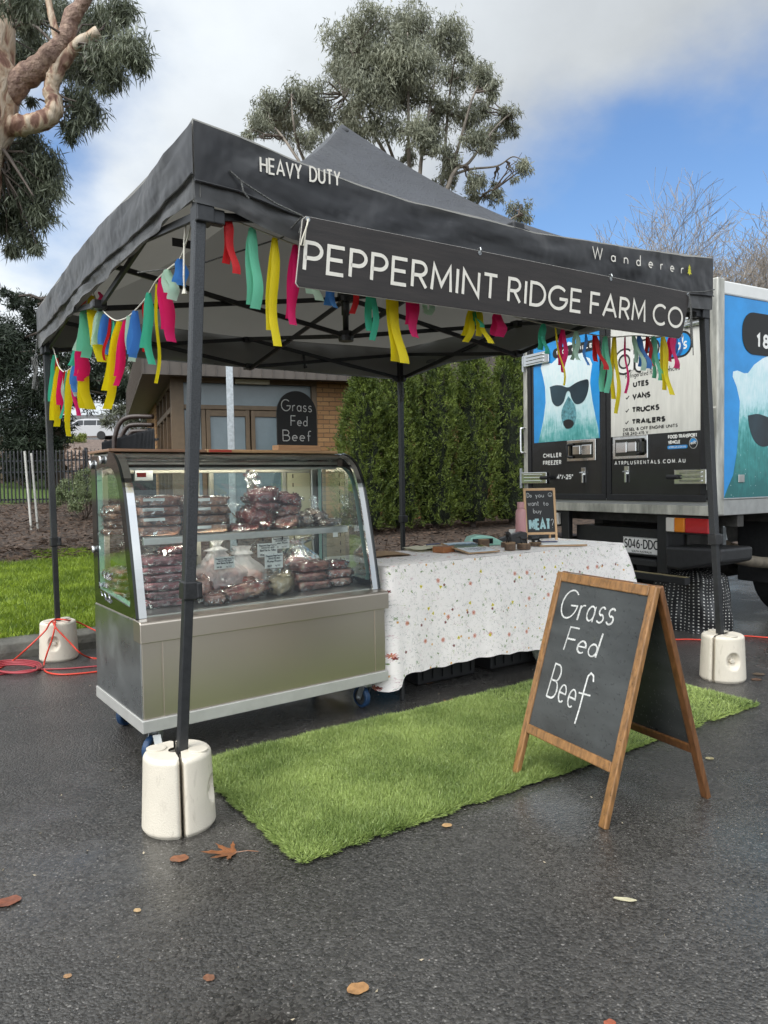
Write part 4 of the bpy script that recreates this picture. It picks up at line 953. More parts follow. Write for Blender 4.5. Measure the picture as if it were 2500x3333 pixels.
# ------------------------------------------------------------------ meat in the case
def meat_mat(name, c1, c2, sc, c3=None, rough=.28):
    m = mat(name, c1, rough, coat=.7); N, Lk, b = nodes(m); b.inputs['Coat Roughness'].default_value = .06
    t = N.new('ShaderNodeTexCoord'); n = N.new('ShaderNodeTexNoise'); n.inputs['Scale'].default_value = sc; n.inputs['Detail'].default_value = 7; n.inputs['Distortion'].default_value = .9
    Lk.new(t.outputs['Object'], n.inputs['Vector']); r = N.new('ShaderNodeValToRGB'); e = r.color_ramp.elements
    e[0].position = .38; e[0].color = (*c1, 1); e[1].position = .62; e[1].color = (*c2, 1)
    if c3: k = e.new(.70); k.color = (*c3, 1)
    Lk.new(n.outputs['Fac'], r.inputs[0]); Lk.new(r.outputs[0], b.inputs['Base Color'])
    w = N.new('ShaderNodeTexNoise'); w.inputs['Scale'].default_value = 34; w.inputs['Detail'].default_value = 3; w.inputs['Distortion'].default_value = 2.5; Lk.new(t.outputs['Object'], w.inputs['Vector'])
    bp = N.new('ShaderNodeBump'); bp.inputs['Distance'].default_value = .012; Lk.new(w.outputs['Fac'], bp.inputs['Height']); Lk.new(bp.outputs[0], b.inputs['Coat Normal'])
    return m
MM = {'mince': meat_mat('packed_mince', (.32, .115, .065), (.50, .23, .135), 60), 'mince2': meat_mat('packed_pale_mince', (.38, .16, .085), (.56, .29, .17), 55), 'dark': meat_mat('dark_red_meat', (.20, .028, .030), (.38, .085, .07), 26, (.55, .33, .26)),
      'sausage': meat_mat('packed_sausages', (.33, .08, .09), (.48, .18, .185), 40), 'steak': meat_mat('marbled_steak', (.42, .11, .09), (.58, .27, .20), 22, (.55, .38, .26)), 'fat': meat_mat('fatty_roast', (.55, .42, .24), (.62, .50, .32), 14, (.42, .09, .06)),
      'bone': meat_mat('beef_bones', (.50, .18, .13), (.68, .42, .32), 16, (.74, .56, .45)), 'brisket': meat_mat('brisket', (.44, .11, .09), (.60, .36, .25), 18, (.62, .46, .32)), 'marrow': meat_mat('marrow_bones', (.36, .22, .16), (.60, .48, .38), 30, (.16, .05, .04))}
M_film = glass('crinkled_plastic_film', (.97, .975, .975), .022, .09, .016, 30, 1.5, 1.2)
M_bag = bpy.data.materials.new('milky_plastic_bag'); M_bag.use_nodes = True
def _bag():
    N, Lk, b = nodes(M_bag); b.inputs['Base Color'].default_value = (.86, .85, .84, 1); b.inputs['Roughness'].default_value = .28; b.inputs['Coat Weight'].default_value = .4
    t = N.new('ShaderNodeTexCoord'); w = N.new('ShaderNodeTexNoise'); w.inputs['Scale'].default_value = 16; w.inputs['Detail'].default_value = 4; w.inputs['Distortion'].default_value = 2; Lk.new(t.outputs['Object'], w.inputs['Vector'])
    bp = N.new('ShaderNodeBump'); bp.inputs['Distance'].default_value = .03; Lk.new(w.outputs['Fac'], bp.inputs['Height']); Lk.new(bp.outputs[0], b.inputs['Normal'])
    tr = N.new('ShaderNodeBsdfTransparent'); mx = N.new('ShaderNodeMixShader'); mx.inputs[0].default_value = .36
    Lk.new(tr.outputs[0], mx.inputs[1]); Lk.new(b.outputs[0], mx.inputs[2]); Lk.new(mx.outputs[0], N['Material Output'].inputs[0])
_bag()
def blob(c, s, e=(.35, .35), lump=.06, ls=3, seed=0, yaw=0, nu=28, nv=16, tilt=0):
    b = MB(); ca, sa = math.cos(yaw), math.sin(yaw); ct, st = math.cos(tilt), math.sin(tilt)
    sp = lambda v, p: math.copysign(abs(v) ** p, v)
    def fn(i, j):
        u = 2 * math.pi * i; v = math.pi * (j - .5)
        d = Vector((sp(math.cos(v), e[1]) * sp(math.cos(u), e[0]), sp(math.cos(v), e[1]) * sp(math.sin(u), e[0]), sp(math.sin(v), e[1])))
        k = 1 + lump * mnoise.noise(d * ls + Vector((seed * 3.7, seed * 1.3, 0))) + lump * .5 * mnoise.noise(d * ls * 2.7 + Vector((seed, 5, seed)))
        x, y, z = d.x * s[0] / 2 * k, d.y * s[1] / 2 * k, d.z * s[2] / 2 * k
        x, z = x * ct - z * st, x * st + z * ct
        return (c[0] + x * ca - y * sa, c[1] + x * sa + y * ca, c[2] + z)
    b.grid(fn, nu, nv); return b
def flap(b, c, w, d, yaw, rise, seed):                     # loose crimped film at a pack's end
    ca, sa = math.cos(yaw), math.sin(yaw)
    def fn(i, j):
        x = w * j; y = (i - .5) * d * (1 - .15 * j); z = rise * j * j + .012 * math.sin(i * 19 + seed) * j + .008 * mnoise.noise(Vector((i * 6, j * 4, seed)))
        return (c[0] + x * ca - y * sa, c[1] + x * sa + y * ca, c[2] + z)
    b.grid(fn, 14, 5)
def sticker(par, c, w, h, yaw, up, lines=None):
    """paper label; up=0 lies flat, up=1 faces the front."""
    ca, sa = math.cos(yaw), math.sin(yaw)
    def P(u, v, z): 
        x = u; y, q = (-z, v) if up else (v, z)
        return (c[0] + x * ca - y * sa, c[1] + x * sa + y * ca, c[2] + q)
    b = MB(); b.grid(lambda i, j: P((i - .5) * w, (j - .5) * h, .003 * math.sin(i * 5 + c[0] * 40)), 8, 3); o = b.build('paper_label', M_paper, par, solid=.0006)
    if lines:
        t = MB()
        for k, (s_, u, v, wd, hh, sw) in enumerate(lines): text(t, s_, P, (u - .5) * w, (v - .5) * h, wd * w, hh * h, sw, .0048)
        t.build('lettering', M_ink, o)
    return o
LBL = lambda what, price: [('Peppermint Ridge Farm Co', .06, .80, .88, .13, .0016), ('GRASS FED BEEF', .16, .62, .68, .12, .0013), (what, .10, .42, .80, .15, .0022), ('$' + price, .10, .10, .24, .14, .0018), ('kg 1.42', .55, .12, .26, .12, .0012)]
def pack(name, label, cat, c, s, kind, grp=None, yaw=0, lab=None, seed=0, e=(.3, .5), lump=.07, flaps=True, film=True, tilt=0):
    t = thing(name, label, cat, K, (c[0], c[1], c[2] - s[2] / 2), grp)
    blob(c, s, e, lump, 2.6, seed, yaw, tilt=tilt).build('meat', MM[kind], t, smooth=True)
    if film:
        b = blob(c, (s[0] * 1.06 + .006, s[1] * 1.06 + .006, s[2] * 1.05 + .004), e, lump * 1.9, 4.2, seed + 9, yaw, tilt=tilt)
        if flaps:
            for k in (0, math.pi):
                a = yaw + k; flap(b, (c[0] + math.cos(a) * s[0] * .47, c[1] + math.sin(a) * s[0] * .47, c[2]), .028, s[1] * .9, a, .012 * ((seed % 3) - .6), seed + k)
            a = yaw - math.pi / 2; flap(b, (c[0] + math.cos(a) * s[1] * .47, c[1] + math.sin(a) * s[1] * .47, c[2]), .018, s[0] * .9, a, -.006, seed)
        b.build('film', M_film, t, smooth=True)
    if lab: sticker(t, (c[0] + lab[0] - .012, c[1] - s[1] / 2 - .0085, c[2] + s[2] * .20), lab[2], .014, yaw, 1)
    if lab: sticker(t, (c[0] + lab[0], c[1] + lab[1], c[2] + s[2] / 2 + .0055), lab[2], lab[3], yaw + .1, 0)
    return t
ORD = ['bottom', 'second from bottom', 'middle', 'second from top', 'topmost']
def ordw(i, n): return 'topmost' if i == n - 1 else ('bottom' if i == 0 else ('second from the bottom' if i == 1 else ('second from the top' if i == n - 2 else ('third from the bottom' if i == 2 else 'fourth from the bottom'))))
SZ = .938
for i in range(4):
    pack('mince_pack', f'{ordw(i, 4)} brown mince pack in the left stack on the upper shelf', 'meat pack', (.226 + .004 * (i % 2), .445, SZ + .023 + i * .046), (.192, .21, .043), 'mince', 'mince packs on the upper shelf', .02 * (i % 3 - 1), (-.03, -.05, .10, .075) if i in (1, 2, 3) else None, i, (.22, .26), .10)
for i in range(4):
    pack('mince_pack', f'{ordw(i, 4)} pale brown mince pack in the second stack on the upper shelf', 'meat pack', (.462 - .003 * (i % 2), .445, SZ + .022 + i * .044), (.190, .20, .041), 'mince2', 'mince packs on the upper shelf', .03 * (i % 3 - 1), (-.03, -.05, .09, .07) if i in (0, 2, 3) else None, i + 11, (.22, .26), .10)
for i in range(4):
    pack('mince_pack', f'{ordw(i, 4)} shiny pack in the rear left stack, seen through the end glass', 'meat pack', (.10 + .01 * (i % 2), .585 - .008 * i, SZ + .020 + i * .036), (.13, .12, .034), 'mince2', 'packs behind the end glass', .3 * (i - 1.5), None, i + 21)
pack('steak_pack', 'flat dark steak pack lying alone between the mince and the rump stack', 'meat pack', (.650, .41, SZ + .018), (.155, .16, .034), 'dark', None, .1, None, 31, (.5, .7), .12)
rump = [((.745, .42, 1.000), (.17, .14, .105), 'dark', 'large dark rump at the bottom left of the upper shelf pile'), ((.905, .42, .975), (.15, .14, .07), 'steak', 'marbled steak pack at the bottom right of the upper shelf pile'), ((.79, .42, 1.052), (.155, .13, .06), 'dark', 'dark steak pack in the middle layer of the left upper pile'), ((.905, .42, 1.030), (.14, .13, .06), 'steak', 'marbled steak pack in the middle of the right upper pile'), ((.785, .425, 1.105), (.16, .125, .078), 'dark', 'deep red rump piece crowning the left upper pile'), ((.925, .425, 1.085), (.145, .12, .066), 'dark', 'dark red piece topping the right upper pile')]
for i, (c, s, k, lb) in enumerate(rump): pack('steak_pack', lb, 'meat pack', c, s, k, 'steaks piled on the upper shelf', .25 * math.sin(i * 3), None, 41 + i, (.7, .8), .22, True, True, .18 * math.sin(i * 2.2))
for i, (c, s, lb) in enumerate([((1.035, .44, .975), (.10, .12, .062), 'marrow bone pack beside the right upper pile'), ((1.125, .47, .985), (.09, .12, .07), 'marrow bone pack with tall loose film'), ((1.165, .40, .955), (.15, .09, .032), 'flat marrow bone pack nearest the right end glass')]): pack('marrow_pack', lb, 'meat pack', c, s, 'marrow', 'marrow bone packs', .4 * i - .3, None, 51 + i, (.8, .9), .3)
def upright_film(label, c, w, h, seed, lean=0):
    b = MB()
    for s_ in (0, .014):
        b.grid(lambda i, j, s_=s_: (c[0] + (i - .5) * w * (1 - .35 * j) + lean * j + .006 * math.sin(j * 9 + i * 4 + seed), c[1] + s_ + .022 * mnoise.noise(Vector((i * 3.5, j * 3.5, seed))) + .02 * j, c[2] + h * j * (1 - .25 * abs(i - .5))), 14, 14)
    o = b.build('empty_bag_top', M_film, None, K, c, smooth=True); return tag(o, label, 'plastic bag', 'loose clear bag tops')
upright_film('clear bag top standing tall behind the deep red rump', (.80, .475, 1.10), .11, .155, 3, -.045)
upright_film('clear crumpled bag leaning left of the rump pile', (.68, .50, .985), .16, .14, 7, -.03)
upright_film('clear pointed bag top on the marrow bones', (1.15, .49, .99), .06, .115, 9, .0)
# lower deck
FZ = .624
for i in range(6):
    pack('sausage_pack', f'{ordw(i, 6)} purple red sausage pack in the stack behind the marquee leg', 'meat pack', (.205 + .012 * (i % 2), .33, FZ + .020 + i * .0375), (.20 + .01 * (i % 3), .20, .040), 'sausage', 'sausage packs on the lower deck', .05 * (i % 3 - 1), None, 61 + i, (.35, .45), .16)
pack('sausage_pack', 'red sausage pack lying askew on top of the sausage stack', 'meat pack', (.285, .37, FZ + .245), (.09, .16, .034), 'dark', 'sausage packs on the lower deck', .3, None, 69, (.5, .75), .15)
for i in range(5):
    pack('shrink_pack', f'{ordw(i, 5)} glossy pack in the low stack at the left end glass', 'meat pack', (.085, .50 - .006 * i, FZ + .018 + i * .033), (.12, .24, .032), 'sausage', 'packs at the low left end', .12 * (i % 3 - 1), None, 71 + i, (.5, .8), .2)
t = thing('bone_bag', 'big milky bag of beef bones with a knotted top and white label', 'meat bag', K, (.50, .36, FZ), 'bags of bones')
for i, (c, s) in enumerate([((.44, .37, .70), (.14, .16, .12)), ((.56, .38, .69), (.16, .16, .11)), ((.50, .36, .76), (.14, .12, .10)), ((.42, .30, .665), (.12, .1, .07))]): blob(c, s, (.8, .9), .3, 3, 81 + i).build('bone', MM['bone'], t, smooth=True)
def bagmesh(c, w, d, h, seed, neck=.12):
    b = MB()
    def fn(i, j):
        a = 2 * math.pi * i
        if j < .72: k = j / .72; r = .80 + .2 * math.sin(math.pi * min(1, k * 1.15)) - .55 * max(0, k - .55) / .45; z = h * .86 * k
        elif j < .86: k = (j - .72) / .14; r = .45 * (1 - k) + neck * k; z = h * (.86 + .08 * k)
        else: k = (j - .86) / .14; r = neck + .10 * k; z = h * (.94 + .10 * k)
        r *= 1 + .22 * mnoise.noise(Vector((math.cos(a) * 2, math.sin(a) * 2, j * 3 + seed))) + .10 * mnoise.noise(Vector((math.cos(a) * 6, math.sin(a) * 6, j * 7 + seed))) + .06 * math.sin(a * 11 + seed) * j
        return (c[0] + w / 2 * r * math.cos(a), c[1] + d / 2 * r * math.sin(a), c[2] + z)
    b.grid(fn, 44, 30); return b
bagmesh((.50, .36, FZ), .29, .24, .262, 2).build('bag', M_bag, t, smooth=True)
sticker(t, (.485, .238, .800), .105, .056, 0, 1, LBL('Beef Bones for Broth', '14.00'))
t = thing('bone_bag', 'second milky bag of bones slumped to the right of the knotted bag', 'meat bag', K, (.665, .42, FZ), 'bags of bones')
for i, (c, s) in enumerate([((.63, .42, .70), (.15, .16, .12)), ((.70, .42, .68), (.12, .14, .10))]): blob(c, s, (.8, .9), .3, 3, 91 + i).build('bone', MM['bone'], t, smooth=True)
bagmesh((.665, .43, FZ), .26, .22, .222, 5, .3).build('bag', M_bag, t, smooth=True)
pack('shank_pack', 'pink shank in clear film standing at the front of the big bone bag', 'meat pack', (.372, .235, FZ + .055), (.075, .08, .125), 'bone', None, .2, None, 101, (.8, .8), .25, False, True, .15)
pack('shank_pack', 'small pink knuckle piece at the front glass beside the marquee leg', 'meat pack', (.395, .155, FZ + .025), (.10, .07, .052), 'bone', None, -.2, None, 102, (.8, .8), .2)
pack('brisket_pack', 'long rolled brisket lying across the front of the lower deck', 'meat pack', (.545, .205, FZ + .034), (.28, .11, .066), 'brisket', None, .03, None, 103, (.7, .8), .25, True, True, .10)
pack('brisket_pack', 'second brisket lying behind the long rolled brisket', 'meat pack', (.53, .30, FZ + .055), (.26, .09, .07), 'brisket', None, 0, None, 104, (.7, .8), .25)
t = pack('roast_pack', 'yellow fat covered roast with red veins and a rump roast label above it', 'meat pack', (.765, .215, FZ + .050), (.145, .12, .10), 'fat', None, .3, None, 105, (.85, .9), .18, False, True, .25)
b = MB(); b.grid(lambda i, j: (.725 + (i - .5) * (.06 + .04 * j) + .012 * j, .225 + .01 * math.sin(i * 7 + j * 3), .70 + .06 * j), 8, 6); b.build('film_neck', M_film, t, smooth=True)
sticker(t, (.735, .215, .792), .098, .072, 0, 1, LBL('Rump Roast', '26.77'))
t = pack('fat_bag', 'bag of pale beef fat at the back of the lower deck with two labels', 'meat bag', (1.0, .45, FZ + .12), (.20, .12, .10), 'brisket', None, 0, None, 106, (.7, .8), .2, False)
sticker(t, (.748, .305, .838), .11, .068, 0, 1, LBL('Beef Fat for Tallow', '15.63')); sticker(t, (.83, .32, .868), .11, .060, .15, 1, LBL('Brisket Roast', '26.83'))
b = bagmesh((1.0, .45, FZ + .06), .24, .15, .19, 8, .8); b.build('bag', M_film, t, smooth=True)
blob((.99, .46, FZ + .035), (.22, .12, .065), (.7, .8), .2, 3, 107).build('meat', MM['fat'], t, smooth=True)
for i, (c, s, k, lb) in enumerate([((.965, .27, FZ + .026), (.19, .13, .048), 'steak', 'bottom steak pack in the left stack at the front right of the lower deck'), ((.955, .27, FZ + .070), (.19, .13, .046), 'steak', 'middle steak pack in the left stack at the front right of the lower deck'), ((.975, .28, FZ + .118), (.19, .13, .048), 'steak', 'loose topmost steak pack of the left stack at the front right'), ((1.13, .28, FZ + .026), (.15, .12, .046), 'brisket', 'bottom fatty steak pack at the far right of the lower deck'), ((1.13, .28, FZ + .070), (.16, .12, .042), 'steak', 'middle steak pack at the far right of the lower deck'), ((1.11, .29, FZ + .112), (.15, .11, .038), 'dark', 'dark topmost steak pack at the far right of the lower deck')]):
    pack('steak_pack', lb, 'meat pack', c, s, k, 'steak packs on the lower deck', .1 * math.sin(i * 4), None, 111 + i, (.45, .5), .16)

# ------------------------------------------------------------------ folding table, cloth and things on it
def ground_pt(px, py, z=0.0):
    d = ray(px, py); t = (z - CAM_H) / d[2]; return Vector((d[0] * t, d[1] * t, z))
def to(F, P): d = Vector((P[0], P[1], 0)) - F.o; return (d.dot(F.X), d.dot(F.Y), P[2])
TX0, TX1, TY0, TY1, TZT = 1.235, 3.19, .735, 1.37, .722
tbl = thing('folding_table', 'folding table under a floral cloth, its dark legs showing at the left', 'table', G, (2.2, 1.05, 0))
b = MB(); b.box(TX0 + .012, TX1 - .012, TY0 + .012, TY1 - .012, TZT - .045, TZT - .004); b.build('tabletop', mat('grey_table_top', (.4, .4, .4), .5), tbl, bevel=.01)
for x in (TX0 + .09, TX1 - .12):
    for y in (TY0 + .03, TY1 - .07):
        b = MB(); b.tube([(x + (.03 if x < 2 else -.03), y + .02, TZT - .045), (x, y - .03, .0)], .014, 8); b.build('leg', M_black, tbl)
    b = MB(); b.tube([(x, TY0 + .03, .30), (x, TY1 - .07, .30)], .011, 8); b.build('leg_brace', M_black, tbl)
def cloth_mat():
    m = bpy.data.materials.new('floral_cotton'); m.use_nodes = True; N, Lk, b = nodes(m)
    uv = N.new('ShaderNodeUVMap').outputs[0]
    def M_(op, a, c=None, d=None):
        n = N.new('ShaderNodeMath'); n.operation = op
        for i, q in enumerate((a, c, d)):
            if q is None: continue
            if isinstance(q, (int, float)): n.inputs[i].default_value = q
            else: Lk.new(q, n.inputs[i])
        return n.outputs[0]
    def V_(op, a, c):
        n = N.new('ShaderNodeVectorMath'); n.operation = op; Lk.new(a, n.inputs[0])
        if isinstance(c, tuple): n.inputs[1].default_value = c
        else: Lk.new(c, n.inputs[1])
        return n.outputs[0]
    def thr(x, a, c):
        n = N.new('ShaderNodeMapRange'); Lk.new(x, n.inputs[0]); n.inputs[1].default_value = a; n.inputs[2].default_value = c; return n.outputs[0]
    col = None
    def over(mask, c):
        nonlocal col
        n = N.new('ShaderNodeMix'); n.data_type = 'RGBA'; Lk.new(mask, n.inputs['Factor'])
        if col is None: n.inputs['A'].default_value = (.84, .785, .745, 1)
        else: Lk.new(col, n.inputs['A'])
        if isinstance(c, tuple): n.inputs['B'].default_value = (*c, 1)
        else: Lk.new(c, n.inputs['B'])
        col = n.outputs['Result']
    def noise(sc, off, det=2, dist=0):
        p = V_('ADD', uv, off); n = N.new('ShaderNodeTexNoise'); n.inputs['Scale'].default_value = sc; n.inputs['Detail'].default_value = det; n.inputs['Distortion'].default_value = dist; Lk.new(p, n.inputs['Vector']); return n.outputs['Fac']
    def sprig(sc, off, wd, gate_sc, lo, c):
        wd *= .60; lo += .02
        ln = M_('ABSOLUTE', M_('SUBTRACT', noise(sc, off, 2, .8), .5)); mk = thr(ln, wd, wd * .35)
        gt = thr(noise(gate_sc, (off[0] + 5, off[1] - 3, 0), 1), lo, lo + .03); over(M_('MULTIPLY', mk, gt), c)
    sprig(24, (1, 2, 0), .016, 30, .46, (.40, .39, .35)); sprig(34, (7, 4, 0), .018, 36, .50, (.46, .43, .41)); sprig(30, (3, 9, 0), .022, 26, .55, (.42, .46, .26)); sprig(44, (5, 1, 0), .03, 34, .56, (.38, .39, .36)); sprig(40, (15, 6, 0), .03, 24, .58, (.60, .44, .45))
    def motif(sc, off, size, petals, depth, keep, c, c2=None, stretch=None):
        p = V_('ADD', uv, off); v = N.new('ShaderNodeTexVoronoi'); v.inputs['Scale'].default_value = sc; v.inputs['Randomness'].default_value = .8; Lk.new(p, v.inputs['Vector'])
        q = V_('SUBTRACT', p, v.outputs['Position'])
        sp = N.new('ShaderNodeSeparateXYZ'); Lk.new(q, sp.inputs[0]); rc = N.new('ShaderNodeSeparateColor'); Lk.new(v.outputs['Color'], rc.inputs[0])
        an = M_('ADD', M_('ARCTAN2', sp.outputs[1], sp.outputs[0]), M_('MULTIPLY', rc.outputs[0], 6.28))
        rad = M_('MULTIPLY', M_('SQRT', M_('ADD', M_('MULTIPLY', sp.outputs[0], sp.outputs[0]), M_('MULTIPLY', sp.outputs[1], sp.outputs[1]))), 1.0)
        lim = M_('MULTIPLY', M_('ADD', M_('MULTIPLY', M_('ABSOLUTE', M_('SINE', M_('MULTIPLY', an, petals / 2))), depth), 1 - depth), size)
        mk = thr(M_('SUBTRACT', lim, rad), -.0008, .0008); gate = thr(rc.outputs[1], keep, keep + .01)
        over(M_('MULTIPLY', mk, gate), c)
        if c2: over(M_('MULTIPLY', thr(M_('SUBTRACT', size * .32, rad), -.0006, .0006), gate), c2)
    motif(11, (.3, .1, 0), .0075, 2, .8, .6, (.16, .24, .08)); motif(6.2, (2.3, 4.1, 0), .015, 9, .88, .55, (.56, .16, .11), (.45, .2, .1)); motif(5.6, (5.3, 1.1, 0), .0105, 3, .5, .45, (.68, .56, .03), (.20, .26, .04))
    motif(5.8, (9.3, 6.1, 0), .0092, 5, .55, .5, (.16, .03, .025)); motif(7, (4.3, 8.1, 0), .0072, 5, .4, .55, (.62, .30, .06), (.60, .45, .1)); motif(8, (1.9, 2.6, 0), .010, 4, .88, .6, (.30, .36, .22))
    Lk.new(col, b.inputs['Base Color']); b.inputs['Roughness'].default_value = .85; b.inputs['Sheen Weight'].default_value = .1
    n = N.new('ShaderNodeTexNoise'); n.inputs['Scale'].default_value = 9; n.inputs['Detail'].default_value = 5; n.inputs['Distortion'].default_value = .6; Lk.new(uv, n.inputs['Vector'])
    bp = N.new('ShaderNodeBump'); bp.inputs['Distance'].default_value = .005; Lk.new(n.outputs['Fac'], bp.inputs['Height']); Lk.new(bp.outputs[0], b.inputs['Normal'])
    return m
M_cloth = cloth_mat()
# perimeter of the drop: left end, front, right end (rounded corners); drop length varies
per = []; rc_ = .035
per += [(TX0, TY1 - (TY1 - TY0 - rc_) * k / 14, -1, 0) for k in range(15)]
per += [(TX0 + rc_ - rc_ * math.cos(a), TY0 + rc_ - rc_ * math.sin(a), -math.cos(a), -math.sin(a)) for a in np.linspace(.2, 1.37, 6)]
per += [(TX0 + rc_ + (TX1 - TX0 - 2 * rc_) * k / 90, TY0, 0, -1) for k in range(91)]
per += [(TX1 - rc_ + rc_ * math.sin(a), TY0 + rc_ - rc_ * math.cos(a), math.sin(a), -math.cos(a)) for a in np.linspace(.2, 1.37, 6)]
per += [(TX1, TY0 + rc_ + (TY1 - TY0 - rc_) * k / 14, 1, 0) for k in range(15)]
acc = [0]
for i in range(1, len(per)): acc.append(acc[-1] + math.hypot(per[i][0] - per[i - 1][0], per[i][1] - per[i - 1][1]))
b = MB(); npr = len(per); VR = 26
def drop(i):
    x = per[i][0]; s = acc[i]
    if per[i][2] < -.5: return .60 + .05 * (1 - min(1, (per[i][1] - TY0) / .3))
    if per[i][2] > .5: return .29
    d = float(np.interp(x, [1.235, 1.262, 1.30, 1.60, 1.77, 1.95, 2.23, 2.32, 2.7, 3.0, 3.15, 3.19], [.655, .640, .575, .585, .572, .572, .584, .598, .59, .50, .32, .28]))
    return d + .004 * math.sin(s * 40)
rows = []
for j in range(VR + 1):
    t = j / VR; row = []
    for i in range(npr):
        x, y, nx_, ny_ = per[i]; s = acc[i]; D = drop(i); z = D * t
        fold = (.5 + .5 * math.sin(s * 11 + 1.5 * math.sin(s * 3.1))) * .022 + .014 * mnoise.noise(Vector((s * 6, t * .5, 4))) + .004 * mnoise.noise(Vector((s * 14, t * 2, 8)))
        corner_l = math.exp(-((x - TX0) / .05) ** 2 - ((y - TY0) / .06) ** 2); corner_r = math.exp(-((x - TX1) / .06) ** 2 - ((y - TY0) / .08) ** 2)
        out = .008 + min(1, t * 3) * (.010 + fold * 1.3 * t) + t * (.012 + .035 * corner_l + .10 * corner_r * (1 - .2 * t))
        row.append((x + nx_ * out, y + ny_ * out, TZT + .004 * (1 - min(1, t * 20)) - max(0, z - .004)))
    rows.append(row)
base = b.add([p for r_ in rows for p in r_], [(j * npr + i, j * npr + i + 1, (j + 1) * npr + i + 1, (j + 1) * npr + i) for j in range(VR) for i in range(npr - 1)])
for j in range(VR + 1):
    for i in range(npr): b.uv[base + j * npr + i] = (acc[i], -drop(i) * j / VR)
b.grid(lambda i, j: (TX0 - .008 + (TX1 - TX0 + .016) * i, TY0 - .008 + (TY1 - TY0 + .008) * j, TZT + .0045 + .0035 * mnoise.noise(Vector((i * 22, j * 8, 1)))), 60, 24, 0, lambda i, j: (2.2 + i * 1.95, 1 + j * .63))
b.grid(lambda i, j: (TX0 + (TX1 - TX0) * i, TY1 + .008 + .015 * j + .01 * math.sin(i * 40) * j, TZT + .004 - .25 * j), 60, 6, 0, lambda i, j: (2.2 + i * 1.95, 1.65 + j * .25))
o = b.build('tablecloth', M_cloth, None, G, (2.2, 1.05, TZT), smooth=True); tag(o, 'white floral cotton cloth draped over the folding table', 'tablecloth')
ZT = TZT + .008
def box_thing(name, label, cat, F, x0, x1, y0, y1, z0, z1, m, yaw=0, bevel=.003, grp=None):
    cx, cy = (x0 + x1) / 2, (y0 + y1) / 2; t = Frame(*F.w(cx, cy).xy, F.deg + yaw)
    b = MB(); b.box(x0 - cx, x1 - cx, y0 - cy, y1 - cy, z0, z1); o = b.build(name, m, None, t, (0, 0, z0), bevel=bevel); OFF[o.name] = (0, 0, z0); return tag(o, label, cat, grp)
M_kraft = mat('kraft_paper', (.36, .235, .13), .75, var=.12, vscale=20, bump=.003, bscale=14)
b = MB(); b.grid(lambda i, j: (1.36 + .29 * i + .05 * j, 1.10 + .25 * j - .03 * i, ZT + .004 + .018 * math.sin(math.pi * i) * (.3 + .7 * math.sin(math.pi * j)) + .003 * mnoise.noise(Vector((i * 8, j * 8, 0)))), 16, 12)
b.grid(lambda i, j: (1.36 + .29 * i + .05 * j, 1.10 + .25 * j - .03 * i, ZT + .001), 4, 4)
tag(b.build('paper_bag', M_kraft, None, G, (1.5, 1.2, ZT), smooth=True), 'flat brown paper bag at the case end of the table', 'paper bag')
nb = thing('notebook', 'open cream notebook lying behind the clipboard', 'notebook', Frame(*G.w(1.97, 1.30).xy, G.deg - 8), (0, 0, ZT))
for s in (-1, 1):
    b = MB(); b.grid(lambda i, j, s=s: (s * .15 * i, -.11 + .22 * j, ZT + .010 + .010 * math.sin(math.pi * min(1, i * 1.3)) * (1 - i)), 10, 2); b.grid(lambda i, j, s=s: (s * .15 * i, -.11 + .22 * j, ZT + .001), 2, 2); b.build('page', mat('cream_page', (.70, .66, .48), .7), nb, smooth=True)
def pen(F, p, a, label):
    b = MB(); ca, sa = math.cos(a), math.sin(a); b.tube([(p[0] - ca * .07, p[1] - sa * .07, p[2]), (p[0] + ca * .055, p[1] + sa * .055, p[2]), (p[0] + ca * .07, p[1] + sa * .07, p[2])], [.0042, .0042, .0012], 8)
    tag(b.build('pen', mat('pen_barrel', (.02, .03, .10), .3), None, F, p), label, 'pen')
pen(G, (2.02, 1.33, ZT + .026), .2, 'dark blue pen on the open notebook')
box_thing('timber_block', 'orange brown timber block propping up the clipboard', 'wood block', G, 1.86, 1.97, 1.05, 1.14, ZT - .002, ZT + .036, mat('orange_timber', (.30, .12, .045), .5, var=.2, vscale=6, stretch=(1, 10, 10)), 10)
cb0 = Frame(*G.w(2.055, 1.01).xy, G.deg - 7); tl = .115
ck = thing('clipboard', 'brown clipboard with a landscape picture sheet propped on the timber block', 'clipboard', cb0, (0, 0, ZT))
def Pc(u, v, z): return (u, v, ZT + .006 + (v + .16) * tl + z)
b = MB(); b.prism(rrect(-.118, -.16, .118, .16, .015), lambda u, v, d: Pc(u, v, d), -.003, .003); b.build('backing_board', M_kraft, ck)
